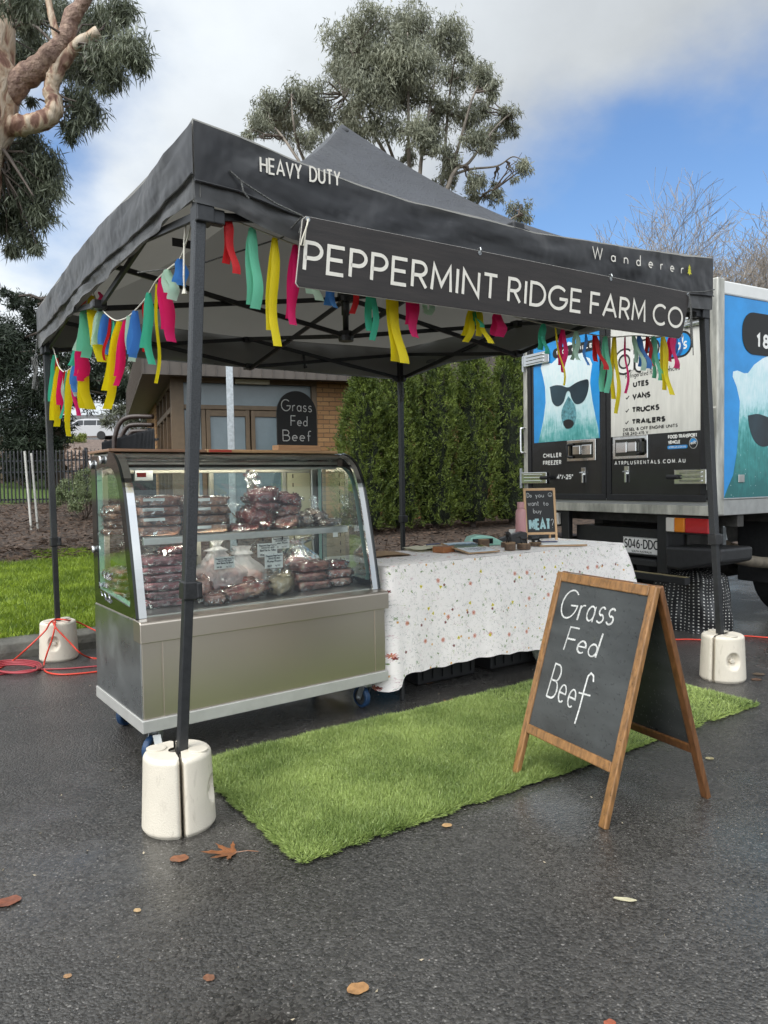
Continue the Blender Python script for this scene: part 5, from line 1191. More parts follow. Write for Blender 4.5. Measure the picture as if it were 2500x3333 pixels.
def photo_sheet():
    m = bpy.data.materials.new('printed_landscape'); m.use_nodes = True; N, Lk, b = nodes(m)
    t = N.new('ShaderNodeTexCoord'); sp = N.new('ShaderNodeSeparateXYZ'); Lk.new(t.outputs['Generated'], sp.inputs[0])
    n = N.new('ShaderNodeTexNoise'); n.inputs['Scale'].default_value = 6; n.inputs['Detail'].default_value = 6; Lk.new(t.outputs['Generated'], n.inputs['Vector'])
    a = N.new('ShaderNodeMath'); a.operation = 'MULTIPLY_ADD'; Lk.new(n.outputs['Fac'], a.inputs[0]); a.inputs[1].default_value = .25; Lk.new(sp.outputs[1], a.inputs[2])
    r = N.new('ShaderNodeValToRGB'); e = r.color_ramp.elements; r.color_ramp.interpolation = 'CONSTANT'
    e[0].position = 0; e[0].color = (.78, .78, .76, 1); e[1].position = .58; e[1].color = (.13, .17, .05, 1)
    for p, c in ((.70, (.03, .05, .02)), (.86, (.07, .10, .09)), (.93, (.42, .55, .66)), (1.0, (.60, .68, .72))): k = e.new(p); k.color = (*c, 1)
    Lk.new(a.outputs[0], r.inputs[0]); Lk.new(r.outputs[0], b.inputs['Base Color']); b.inputs['Roughness'].default_value = .25; return m
b = MB(); b.prism([(-.105, -.15), (.105, -.15), (.105, .148), (-.105, .148)], lambda u, v, d: Pc(u, v, d), .0034, .0042); sh_ = b.build('picture_sheet', photo_sheet(), ck)
b = MB(); text(b, 'Peppermint Ridge', Pc, -.075, -.075, .15, .036, .003, .0046, slant=.2); text(b, 'Farm Co', Pc, -.035, -.115, .075, .036, .003, .0046, slant=.2); b.build('lettering', M_ink, sh_)
M_barkw = mat('log_slice', (.34, .21, .11), .7, var=.3, vscale=30, bump=.003, bscale=50); M_barkd = mat('log_bark', (.11, .07, .045), .85, var=.4, vscale=25, bump=.006, bscale=40)
def log(p, r, h, label):
    b = MB(); b.lathe([(0, 0), (r, 0), (r * 1.03, h * .5), (r, h)], 22, p, 'z', 1); b.lathe([(r, h), (r * .93, h + .0015), (0, h + .0015)], 22, p, 'z', 0)
    b.v = [(x + .05 * r * mnoise.noise(Vector((x * 60, y * 60, 1))), y + .05 * r * mnoise.noise(Vector((x * 60, y * 60, 4))), z) for x, y, z in b.v]
    return tag(b.build('log_slice', [M_barkw, M_barkd], None, G, p, bevel=.001), label, 'log slice', 'small log slices on the table')
log((2.205, 1.05, ZT), .036, .062, 'tall log stub behind the clipboard, tallest of the log slices')
log((2.42, 1.05, ZT), .047, .030, 'dark log slice under the larger black cow figurine')
log((2.275, .885, ZT), .034, .040, 'empty pale log slice at the front edge of the table')
log((2.385, .875, ZT), .042, .034, 'log slice under the black calf figurine')
log((2.60, .985, ZT), .040, .022, 'low log slice beside the lying black figurine')
M_cow = mat('black_figurine', (.010, .010, .010), .45, bump=.001, bscale=120)
def cow(p, s, yaw, label, lying=False):
    b = MB(); F_ = Frame(*G.w(p[0], p[1]).xy, G.deg + yaw); z0 = p[2]; hb = .42 if not lying else .12
    def el(c, r, n=14):
        b.grid(lambda i, j: (c[0] + r[0] * math.cos(math.pi * (j - .5)) * math.cos(2 * math.pi * i), c[1] + r[1] * math.cos(math.pi * (j - .5)) * math.sin(2 * math.pi * i), c[2] + r[2] * math.sin(math.pi * (j - .5))), n, 8)
    el((0, 0, hb + .28), (.52, .20, .25)); el((.32, 0, hb + .32), (.24, .19, .24)); el((-.34, 0, hb + .30), (.22, .19, .22))
    b.tube([(.42, 0, hb + .38), (.60, 0, hb + .52), (.70, 0, hb + .54)], [.16, .12, .11], 10); b.tube([(.66, 0, hb + .56), (.80, 0, hb + .46), (.90, 0, hb + .40)], [.11, .09, .07], 10)
    for sy in (1, -1):
        b.tube([(.68, sy * .08, hb + .60), (.66, sy * .22, hb + .58)], [.05, .02], 6)
        if lying: b.tube([(.35, sy * .12, hb + .12), (.60, sy * .20, .04), (.42, sy * .22, .03)], [.09, .06, .04], 8); b.tube([(-.35, sy * .12, hb + .12), (-.10, sy * .24, .05), (-.34, sy * .24, .03)], [.10, .06, .04], 8)
        else: b.tube([(.34, sy * .11, hb + .18), (.35, sy * .11, .22), (.34, sy * .11, 0)], [.095, .055, .05], 8); b.tube([(-.36, sy * .11, hb + .20), (-.32, sy * .11, .30), (-.40, sy * .11, .22), (-.37, sy * .11, 0)], [.12, .075, .05, .05], 8)
    b.tube([(-.52, 0, hb + .44), (-.60, 0, hb + .25), (-.59, 0, hb - .02)], [.03, .02, .035], 6)
    b.v = [(x * s, y * s, z0 + z * s) for x, y, z in b.v]
    o = b.build('cow_figurine', M_cow, None, F_, (0, 0, z0), smooth=True); return tag(o, label, 'figurine', 'black cattle figurines')
cow((2.42, 1.05, ZT + .032), .068, 215, 'larger black cow figurine standing on a log slice')
cow((2.385, .875, ZT + .036), .046, 150, 'small black calf figurine standing on the front log slice')
cow((2.60, .985, ZT + .024), .062, -20, 'black cattle figurine lying down beside the chalkboard easel', True)
mt = thing('mint_card_reader', 'mint green curved gadget with a black screen behind the log stub', 'gadget', Frame(*G.w(2.40, 1.27).xy, G.deg - 20), (0, 0, ZT))
M_mint = mat('mint_plastic', (.30, .55, .45), .35)
b = MB(); b.prism([(-.12, .0), (.14, .0), (.14, .012), (.10, .034), (.04, .062), (-.04, .072), (-.10, .060), (-.12, .03)], lambda u, v, d: (u, d, ZT + v), -.05, .05); b.build('shell', M_mint, mt, bevel=.012, seg=3)
b = MB(); b.box(-.095, .05, -.0535, -.0505, ZT + .012, ZT + .048); b.build('screen', mat('dark_gadget_screen', (.01, .012, .014), .12), mt, bevel=.002)
pr_ = thing('card_terminal', 'black card terminal tilted up behind the cow figurine', 'card terminal', Frame(*G.w(2.62, 1.22).xy, G.deg - 40), (0, 0, ZT))
b = MB(); b.prism([(-.10, 0), (.10, 0), (.10, .075), (.06, .082), (-.10, .028)], lambda u, v, d: (u, d, ZT + v), -.045, .045); b.build('casing', M_blackpl, pr_, bevel=.006)
b = MB(); b.add([(-.085, -.035, ZT + .0345), (.045, -.035, ZT + .0785), (.045, .035, ZT + .0785), (-.085, .035, ZT + .0345)], [(0, 1, 2, 3)]); b.build('keypad', mat('grey_keypad', (.10, .10, .11), .4), pr_, solid=.003)
pp = thing('clipboard', 'wooden clipboard with a stack of white papers at the right end of the table', 'clipboard', Frame(*G.w(2.76, .925).xy, G.deg - 32), (0, 0, ZT))
b = MB(); b.box(-.155, .155, -.115, .115, ZT, ZT + .010); b.build('backing_board', M_kraft, pp, bevel=.002)
for k in range(3): b = MB(); b.box(-.14 + .004 * k, .148 + .003 * k, -.105 + .002 * k, .105, ZT + .0105 + .002 * k, ZT + .0121 + .002 * k); b.build('sheet', M_paper, pp)
pen(Frame(*G.w(2.70, .97).xy, G.deg), (0, 0, ZT + .022), -.7, 'dark pen lying across the white papers')
bt = thing('drink_bottle', 'pale pink metal drink bottle behind the table easel', 'bottle', Frame(*G.w(2.755, 1.27).xy, 0), (0, 0, ZT))
M_pink = mat('pink_painted_metal', (.60, .31, .31), .35)
b = MB(); b.lathe([(0, 0), (.034, 0), (.037, .006), (.037, .195), (.033, .222), (.021, .236), (.021, .240)], 26, (0, 0, ZT)); b.build('body', M_pink, bt, smooth=True)
b = MB(); b.lathe([(.0235, .238), (.0245, .240), (.0245, .276), (.022, .280), (0, .280)], 24, (0, 0, ZT)); b.build('cap', M_pink, bt, bevel=.001)
box_thing('white_carton', 'small white carton standing behind the pink bottle', 'box', G, 2.72, 2.80, 1.30, 1.355, ZT, ZT + .085, M_white)
ez = Frame(*ground_pt(1200 + 1335 * .42194, 1550 + 492 * .42194, ZT).xy, 2)
et = thing('easel_chalkboard', 'small pine easel chalkboard asking Do you want to buy MEAT on the table', 'chalkboard', ez, (0, 0, ZT))
EW, EH, et_t = .232, .372, .070
def Pe(u, v, z): return (u, v / EH * et_t - z, ZT + v - z * .18)
M_pine = mat('pine_frame', (.58, .36, .18), .5, var=.12, vscale=5, stretch=(8, 8, 1))
for u0, u1, v0, v1 in ((-EW / 2, -EW / 2 + .016, .0, EH), (EW / 2 - .016, EW / 2, .0, EH), (-EW / 2 + .0165, EW / 2 - .0165, EH - .016, EH), (-EW / 2 + .0165, EW / 2 - .0165, .040, .056)):
    b = MB(); b.prism([(u0, v0), (u1, v0), (u1, v1), (u0, v1)], Pe, -.006, .006); b.build('frame_bar', M_pine, et, bevel=.001)
b = MB(); b.prism([(-EW / 2 + .0163, .0562), (EW / 2 - .0163, .0562), (EW / 2 - .0163, EH - .0162), (-EW / 2 + .0163, EH - .0162)], Pe, -.002, .003); sl_ = b.build('slate', M_slate, et)
b = MB(); handwriting(b, [('Do', -.093, .306, .036, .034, 0), ('you', -.030, .306, .062, .036, 0), ('want', -.088, .246, .080, .042, 0), ('to', .024, .246, .038, .036, 0), ('buy', -.052, .192, .060, .036, 0)], Pe, .0034, .0034)
strip(b, arc(.078, .325, .014, .014, 0, 360, 20), .0024, Pe, .0034); strip(b, arc(.078, .324, .008, .008, 200, 340, 8), .0022, Pe, .0036); strip(b, [(.073, .330), (.073, .328)], .003, Pe, .0036); strip(b, [(.083, .330), (.083, .328)], .003, Pe, .0036); text(b, '?', Pe, .074, .085, .020, .066, .003, .0034); b.build('lettering', M_chalk, sl_)
b = MB(); text(b, '\u00b5EAT', Pe, -.088, .072, .160, .082, .0165, .0036, gap=.32); b.build('lettering', mat('pale_blue_chalk', (.36, .55, .56), .9, var=.2, vscale=80), sl_)
for s in (-1, 1):
    b = MB(); b.bar((s * (EW / 2 - .012), .072, ZT + EH - .01), (s * (EW / 2 - .012), .17, ZT), .022, .012, 0, (1, 0, 0)); b.build('rear_leg', M_pine, et, bevel=.001)
b = MB(); b.box(-EW / 2, EW / 2, .064, .078, ZT + EH - .03, ZT + EH - .004); b.build('rear_rail', M_pine, et, bevel=.001)
# under the table
M_crate = mat('black_crate_plastic', (.014, .014, .015), .45)
def crate(x0, x1, y0, y1, h, label):
    t = thing('storage_crate', label, 'crate', G, ((x0 + x1) / 2, (y0 + y1) / 2, 0), 'crates under the table')
    b = MB(); i_ = .025
    b.prism([(x0 + i_, y0 + i_), (x1 - i_, y0 + i_), (x1 - i_, y1 - i_), (x0 + i_, y1 - i_)], lambda u, v, d: (u + (u - (x0 + x1) / 2) * d * .15, v + (v - (y0 + y1) / 2) * d * .15, d), .002, h); b.build('tub', M_crate, t, bevel=.01)
    b = MB(); b.box(x0, x1, y0, y1, h, h + .03); b.build('lid', M_crate, t, bevel=.01)
    b = MB()
    for k in range(6): b.box(x0 + .06 + k * (x1 - x0 - .12) / 5 - .006, x0 + .06 + k * (x1 - x0 - .12) / 5 + .006, y0 + .012, y0 + .022, .03, h - .02)
    b.build('rib', M_crate, t)
crate(1.52, 2.00, .86, 1.25, .30, 'black plastic crate on the asphalt under the middle of the table')
crate(2.08, 2.56, .86, 1.25, .28, 'black plastic crate under the table nearer the truck')
b = blob((2.52, .80, .075), (.22, .10, .15), (.7, .7), .2, 3, 5); b.v = [(x, y, max(.003, z)) for x, y, z in b.v]
tag(b.build('cloth_bag', mat('pale_green_bag', (.45, .48, .40), .7, bump=.01, bscale=18), None, G, (2.52, .80, 0), smooth=True), 'pale bag just showing below the tablecloth hem', 'bag')
pb = to(G, at(1242, 2015, 4.02)); b = blob((pb[0] + .05, pb[1] + .10, .44), (.14, .14, .34), (.6, .6), .15, 3, 6)
tag(b.build('magenta_bag', mat('magenta_fabric', (.55, .01, .22), .6, bump=.008, bscale=20), None, G, (pb[0] + .05, pb[1] + .10, .27), smooth=True), 'magenta bag squeezed between the display case and the tablecloth', 'bag')
box_thing('blue_tub', 'blue lidded tub under the magenta bag beside the display case', 'tub', G, pb[0] - .02, pb[0] + .14, pb[1] + .02, pb[1] + .2, .0, .27, mat('blue_tub_plastic', (.02, .16, .28), .4), 0, .008)

# ------------------------------------------------------------------ A-frame board
A = Frame(.493, 2.839, -63.34); AL, AWD, AY1, AZ1 = .831, .515, .242, .795
af = thing('a_frame_chalkboard', 'timber A-frame chalkboard reading Grass Fed Beef standing on the turf mat', 'chalkboard', A, (.26, .24, 0))
M_afwood = mat('varnished_brown_timber', (.25, .125, .045), .3, var=.4, vscale=5, stretch=(14, 14, 2.2), coat=.3, bump=.0006, bscale=90)
M_afwood_shade = mat('shaded_brown_timber', (.14, .060, .022), .35, var=.4, vscale=5, stretch=(14, 14, 2.2), coat=.3)  # darker copy of the frame timber; rear leaf's shade put into its colour
M_afslate = mat('dusty_chalkboard', (.040, .043, .044), .38, var=.3, vscale=2.6, rvar=.12, col2=(.075, .08, .08), stretch=(1, 1, 2.5), detail=8)
def drops(m, sc):
    N, Lk, b = nodes(m); t = N.new('ShaderNodeTexCoord'); v = N.new('ShaderNodeTexVoronoi'); v.inputs['Scale'].default_value = sc; Lk.new(t.outputs['Object'], v.inputs['Vector'])
    sp = N.new('ShaderNodeSeparateColor'); Lk.new(v.outputs['Color'], sp.inputs[0])
    th = N.new('ShaderNodeMapRange'); th.inputs[1].default_value = .34; th.inputs[2].default_value = .20; Lk.new(v.outputs['Distance'], th.inputs[0])
    g_ = N.new('ShaderNodeMath'); g_.operation = 'GREATER_THAN'; g_.inputs[1].default_value = .80; Lk.new(sp.outputs[0], g_.inputs[0])
    mu = N.new('ShaderNodeMath'); mu.operation = 'MULTIPLY'; Lk.new(th.outputs[0], mu.inputs[0]); Lk.new(g_.outputs[0], mu.inputs[1])
    bp = N.new('ShaderNodeBump'); bp.inputs['Distance'].default_value = .0022; Lk.new(mu.outputs[0], bp.inputs['Height']); Lk.new(bp.outputs[0], b.inputs['Normal'])
drops(M_afwood, 120); drops(M_afslate, 110)
def leafpanel(face, mw, nm, writing):
    """one leg of the A; face=+1 front, -1 rear (mirrored about the ridge)."""
    def Pf(u, d, z):
        k = d / AL; y = AY1 * k - z * AZ1 / AL; zz = AZ1 * k + z * AY1 / AL
        return (u, y, zz) if face > 0 else (u - .052 * (1 - k) * 0, 2 * AY1 + .012 - y, zz)
    pn = MB(); pn.prism([(.029, .215), (AWD - .029, .215), (AWD - .029, AL - .037), (.029, AL - .037)], Pf, -.004, .004); panel = pn.build(nm, M_afslate, af)
    for u0, u1, d0, d1, nm_ in ((0, .031, 0, AL, 'stile'), (AWD - .031, AWD, 0, AL, 'stile'), (.0313, AWD - .0313, AL - .038, AL - .001, 'rail'), (.0313, AWD - .0313, .180, .216, 'rail')):
        q = MB(); q.prism([(u0, d0), (u1, d0), (u1, d1), (u0, d1)], Pf, -.011, .011); q.build(nm_, mw, af, bevel=.004)
    if writing:
        t = MB(); Pz = lambda u, v, z: Pf(u, v, z)
        def rise(s, u0, d0, w_, h, sl, sw, seed):            # slightly rising / falling hand lettering
            for pas in (0, 1):
                lines, tw = text_layout(s, .20); rr = random.Random(seed + pas)
                for k, ln in enumerate(lines):
                    jx, jy = rr.uniform(-.002, .002), rr.uniform(-.002, .002)
                    strip(t, [(u0 + u * w_ / tw + v * .012 + jx, d0 + sl * u / tw + v * h + jy) for u, v in ln], sw * (1 if pas == 0 else .45), Pz, .0047 + .00012 * (k % 9) + .0012 * pas, 0, .45)
        rise('Grass', .060, .650, .285, .112, .020, .0062, 1); rise('Fed', .128, .532, .172, .092, .006, .0062, 5); rise('Bee', .092, .342, .150, .132, -.008, .0066, 9)
        strip(t, [(.318, .452), (.312, .474), (.298, .480), (.286, .466), (.282, .42), (.279, .35), (.272, .286)], .0072, Pz, .0052); strip(t, [(.258, .398), (.318, .402)], .0062, Pz, .0055)
        t.build('lettering', M_chalk, panel)
leafpanel(1, M_afwood, 'slate', True); leafpanel(-1, M_afwood_shade, 'slate', False)
b = MB(); b.tube([(.06, AY1 + .006, AZ1 - .004), (.12, AY1 + .006, AZ1 - .004)], .006, 8); b.tube([(AWD - .12, AY1 + .006, AZ1 - .004), (AWD - .06, AY1 + .006, AZ1 - .004)], .006, 8); b.build('hinge', M_galv, af)

# ------------------------------------------------------------------ turf mat
tm = thing('turf_mat', 'long mat of artificial grass laid on the asphalt in front of the stall', 'mat', G, (1.39, .03, .0))
RX0, RX1, RY0, RY1 = .095, 2.69, -.445, .515
b = MB(); b.grid(lambda i, j: (RX0 + (RX1 - RX0) * i, RY0 + (RY1 - RY0) * j + .012 * math.sin(i * 9) * (1 - j), .006), 40, 12); b.build('backing', mat('green_mat_backing', (.025, .042, .012), .9), tm, solid=.006)
n = 240000
gx = RNG.uniform(RX0 - .004, RX1 + .004, n); dens = RNG.random(n)
gx = np.where(dens < .62, RX0 + (gx - RX0) * .62, gx)
gy = RNG.uniform(RY0 - .004, RY1 + .004, n) + .012 * np.sin((gx - RX0) / (RX1 - RX0) * 9) * .5
edge = ((gx < RX0 + .02) | (gx > RX1 - .02)).astype(float); edge2 = ((gy < RY0 + .02) | (gy > RY1 - .02)).astype(float)
lean = np.stack([RNG.normal(.0, .5, n) + edge * np.where(gx < 1, -.7, .7), RNG.normal(-.1, .5, n) + edge2 * np.where(gy < 0, -.6, .6), np.full(n, .75)], 1)
ne = 15000                                                # loose blades fraying out along the edges
eu = RNG.random(ne); which = RNG.integers(0, 4, ne); cl_ = np.array([mnoise.noise(Vector((a * 26, float(w_) * 3, 1))) for a, w_ in zip(eu, which)])
ok = cl_ > -.15; eu, which, cl_ = eu[ok], which[ok], cl_[ok]; ne = len(eu)
ex_ = np.where(which < 2, RX0 + (RX1 - RX0) * eu, np.where(which == 2, RX0, RX1)); ey_ = np.where(which < 2, np.where(which == 0, RY0, RY1), RY0 + (RY1 - RY0) * eu)
ox = np.where(which == 2, -1., np.where(which == 3, 1., 0.)); oy = np.where(which == 0, -1., np.where(which == 1, 1., 0.))
reach = (.012 * np.maximum(0, cl_) * 2 * RNG.random(ne))
gx = np.concatenate([gx, ex_ + ox * reach]); gy = np.concatenate([gy, ey_ + oy * reach]); lean = np.concatenate([lean, np.stack([ox * 1.0 + RNG.normal(0, .5, ne), oy * 1.0 + RNG.normal(0, .5, ne), RNG.uniform(.15, .6, ne)], 1)])
n = len(gx)
low = np.array([mnoise.noise(Vector((a * 7, c * 7, 2))) for a, c in zip(gx, gy)])
Wp = gw(np.stack([gx, gy, np.full(n, .007)], 1)); la = unit(gw(np.stack([gx, gy, np.zeros(n)], 1) + lean) - gw(np.stack([gx, gy, np.zeros(n)], 1)))
M_turf = foliage('artificial_grass', (.11, .18, .04), (.50, .60, .20), .36, .25, .5, pos=2.5)
Vq = leaf_quads(Wp, la, .026 * (1 + .35 * low), .0027, RNG)
# into mat-local coordinates
loc = Vq.reshape(-1, 3) - np.array(tm.location); ca, sa = math.cos(R(G.deg)), math.sin(R(G.deg))
Vl = np.stack([loc[:, 0] * ca + loc[:, 1] * sa, -loc[:, 0] * sa + loc[:, 1] * ca, loc[:, 2]], 1).reshape(-1, 4, 3) + np.array(tm.location)
big_mesh('pile', Vl, 4, M_turf, tm)

# ------------------------------------------------------------------ cables, leaves
M_red = mat('red_orange_cable', (.62, .045, .020), .4); M_pinkc = mat('dull_red_cable', (.33, .035, .045), .45)
def cable(pts, m, label, r=.0055):
    P = [Vector(tuple(at(q[0], q[1], q[3]))) if len(q) > 3 else ground_pt(q[0], q[1], q[2] + r) for q in pts]; P = smooth_path(P, 7)
    c = P[len(P) // 2]; b = MB(); b.tube(P, r, 7); o = b.build('extension_cable', m, None, W0, (c.x, c.y, 0), smooth=True); return tag(o, label, 'cable', 'red extension cables')
cable([(-60, 2205, 0), (0, 2175, 0), (40, 2152, 0), (80, 2118, 0, 4.72), (125, 2076, 0, 4.76), (150, 2050, 0, 4.79), (164, 2026, .272), (185, 2016, .272), (217, 2018, .27), (250, 2024, .22), (285, 2040, .17), (330, 2062, .14)], M_red, 'orange cable looped over the kerbside weight and on behind the case')
cable([(172, 2024, .272), (184, 2046, 0, 4.78), (205, 2068, 0, 4.775), (232, 2096, 0, 4.77), (262, 2126, 0, 4.77), (292, 2140, 0), (340, 2146, 0)], M_red, 'orange cable running from the kerbside weight down to the display case')
cable([(180, 2022, .272), (178, 2046, 0, 4.78), (168, 2085, 0, 4.77), (154, 2125, 0, 4.765), (143, 2166, 0, 4.76), (150, 2186, 0), (190, 2195, 0), (250, 2193, 0), (335, 2184, 0)], M_red, 'orange cable hanging down the front of the kerbside weight to the asphalt')
cable([(340, 2166, 0), (220, 2176, 0), (130, 2179, 0), (60, 2186, 0), (-30, 2200, 0)], M_pinkc, 'dull red cable lying straight from the case past the weight')
loop = []
for k in range(4):
    for a in range(0, 360, 30):
        loop.append((55 + (85 - 6 * k) * math.cos(R(a)), 2168 + (20 - 2 * k) * math.sin(R(a)) + 3 * k, .006 * k))
cable(loop, M_pinkc, 'dull red cable coiled flat on the asphalt at the left edge')
cable([(-40, 2060, .13), (10, 2062, .13), (45, 2075, .10), (42, 2095, .06), (15, 2118, .01), (-40, 2135, 0)], M_pinkc, 'dull red cable loop climbing the kerb at the left edge')
cable([(2150, 2084, 0), (2230, 2081, 0), (2300, 2082, 0), (2360, 2074, 0), (2420, 2070, 0), (2470, 2073, 0), (2560, 2080, 0)], M_red, 'red cable on the asphalt behind the right hand weight')
def leaf(px, py, L, yaw, col, label, kind='oval', z=.004, name='fallen_leaf', seed=0, m=None):
    c = ground_pt(px, py, z); b = MB(); rr = random.Random(seed)
    if kind == 'plane':
        tips = [(0, 1.0), (38, .78), (-38, .78), (85, .62), (-85, .62)]; ring = []
        for i, (a, r_) in enumerate(sorted(tips, key=lambda q: q[0])):
            for da, k in ((-15, .42), (-9, .58), (-10, .70), (-3, .78), (0, 1), (3, .80), (10, .70), (9, .56), (15, .42)): ring.append((a + da, r_ * k))
        ring = [(-150, .16)] + ring + [(150, .16)]
        pts = [(math.cos(R(a)) * r_, math.sin(R(a)) * r_) for a, r_ in ring]
    else:
        pts = [(math.cos(a), math.sin(a) * (.42 if kind == 'oval' else .16) * (1 + .12 * math.sin(a * 5 + seed))) for a in np.linspace(0, 2 * math.pi, 22, endpoint=False)]; pts = [(u * .5, v * .9) for u, v in pts]
    n_ = len(pts); f_ = lambda u, v: (u * L, v * L, .003 + .22 * L * (u * u * .5 + .6 * abs(v)) * rr.uniform(.8, 1.2))
    vs = [f_(0, 0)] + [f_(u * .5, v * .5) for u, v in pts] + [f_(u, v) for u, v in pts]
    fs = [(0, 1 + i, 1 + (i + 1) % n_) for i in range(n_)] + [(1 + i, 1 + n_ + i, 1 + n_ + (i + 1) % n_, 1 + (i + 1) % n_) for i in range(n_)]
    b.add(vs, fs); 
    if kind == 'plane': b.tube([(-.1 * L, 0, .004), (-.5 * L, .03 * L, .010), (-.85 * L, .0, .004)], .0012, 5)
    o = b.build(name, m or mat('dead_leaf', col, .45, var=.35, vscale=40, coat=.2), None, Frame(c.x, c.y, yaw), (0, 0, z), solid=.0008); return tag(o, label, 'leaf' if name == 'fallen_leaf' else 'twig', 'fallen leaves on the ground')
leaf(755, 2775, .098, 183, (.19, .070, .024), 'large lobed orange brown leaf in front of the white weight', 'plane', seed=1)
leaf(584, 2795, .058, 5, (.20, .075, .032), 'small oval rusty leaf left of the large lobed leaf', seed=2)
leaf(28, 2935, .066, 32, (.17, .055, .028), 'red brown leaf at the left picture edge', seed=3)
leaf(1165, 3218, .052, 15, (.32, .17, .07), 'chewed tan leaf nearest the camera', seed=4)
leaf(1455, 2686, .035, 10, (.42, .26, .12), 'tan leaf scrap against the front edge of the turf mat', seed=5)
leaf(447, 2962, .022, -20, (.42, .28, .14), 'pale leaf crumb on the asphalt left of centre', seed=6)
leaf(2035, 2927, .062, -14, (.46, .42, .28), 'thin pale gum leaf on the asphalt at the right', 'thin', seed=7)
leaf(680, 3182, .030, -25, (.17, .075, .04), 'brown leaf crumb at the lower left', seed=8)
leaf(1985, 3330, .028, 20, (.30, .08, .04), 'rusty leaf at the bottom edge of the picture', seed=9)
leaf(1455, 2283, .085, 20, (.17, .075, .035), 'curled brown leaf on the far side of the turf mat under the table', 'plane', .012, seed=10)
leaf(1390, 2222, .060, -10, (.20, .09, .04), 'brown leaf in the shade under the table', seed=11)
leaf(2310, 2468, .035, 5, (.32, .27, .14), 'small olive leaf beside the A-frame rear leg', seed=12)
leaf(2470, 2195, .07, 0, (.10, .07, .045), 'dark leaf behind the right hand weight, farther from it', seed=13)
leaf(2463, 2212, .06, 10, (.11, .06, .035), 'dark leaf just right of the right hand weight, nearer it', seed=14)
leaf(220, 3176, .020, 0, (.30, .17, .08), 'tiny tan leaf crumb near the bottom left corner', seed=15)
leaf(133, 1918, .12, 10, (.30, .20, .15), 'pinkish brown leaf lying on the lawn beside the black leg', z=.19, seed=16)
g_n = 420
pz = np.stack([RNG.uniform(-2.6, 3.2, g_n), RNG.uniform(1.2, 5.0, g_n), np.full(g_n, .003)], 1); ax = unit(np.stack([RNG.normal(size=g_n), RNG.normal(size=g_n), np.zeros(g_n)], 1)); sd_ = np.stack([-ax[:, 1], ax[:, 0], np.zeros(g_n)], 1)
Ls = (RNG.random(g_n) ** 3 * .012 + .003)[:, None]; Vd = np.stack([pz, pz + ax * Ls * .5 + sd_ * Ls * .28, pz + ax * Ls + [0, 0, .003], pz + ax * Ls * .5 - sd_ * Ls * .28], 1)
tag(big_mesh('ground_debris', Vd, 4, foliage('pale_debris', (.10, .08, .05), (.50, .42, .30), .7, 0)), kind='stuff')

# ------------------------------------------------------------------ refrigerated truck
tk = thing('refrigerated_truck', 'white refrigerated box truck with polar bear art on its rear doors and side', 'truck', T, (2.3, 1.0, 0))
Pr = lambda u, v, z: (-z, 2.0 - u, v)                    # rear face, u to the right as read
Pd = lambda u, v, z: (u, -z, v)                          # right side
M_box = mat('white_box_panel', (.70, .70, .68), .4, var=.04, vscale=6)
M_doorblk = mat('wet_black_door', (.012, .012, .013), .2, var=.3, vscale=14, bump=.0016, bscale=130, coat=.4)
M_blue = mat('sky_blue_print', (.020, .265, .64), .3, var=.12, vscale=5, coat=.3)
M_whp = mat('white_door_panel', (.66, .65, .60), .35, var=.09, vscale=5, stretch=(1, 6, .8), coat=.2)
M_dirty = mat('rain_streaked_aluminium', (.50, .49, .44), .4, .5, var=.35, vscale=14, stretch=(1, 1, .25))
bx = MB(); bx.box(.012, 4.7, .012, 2.018, .905, 2.525); body = bx.build('box_body', M_box, tk, bevel=.01)
bx = MB(); bx.box(.0, 4.7, -.004, .012, .888, 1.000); bx.box(.0, 4.7, -.012, .012, 1.000, 1.012); bx.build('lower_rail', M_alu, body, bevel=.004)
bx = MB(); bx.box(.0, 4.7, -.010, .06, 2.432, 2.530); bx.box(.0, 4.7, 1.97, 2.03, 2.432, 2.530); bx.box(.0, .06, .061, 1.969, 2.44, 2.53); bx.build('roof_rail', M_box, body, bevel=.012)
bx = MB(); bx.box(-.022, .058, -.012, .056, .89, 2.545); bx.build('corner_post', M_dirty, body, bevel=.01); bx = MB(); bx.box(-.022, .058, 1.972, 2.030, .89, 2.545); bx.build('corner_post', M_dirty, body, bevel=.01)
bx = MB(); bx.box(-.030, .02, -.002, 2.02, .886, .958); bx.build('rear_sill', M_dirty, body, bevel=.004)
bx = MB(); bx.box(.058, 4.7, -.0035, .012, 1.0125, 2.431); side = bx.build('side_panel', M_blue, body)
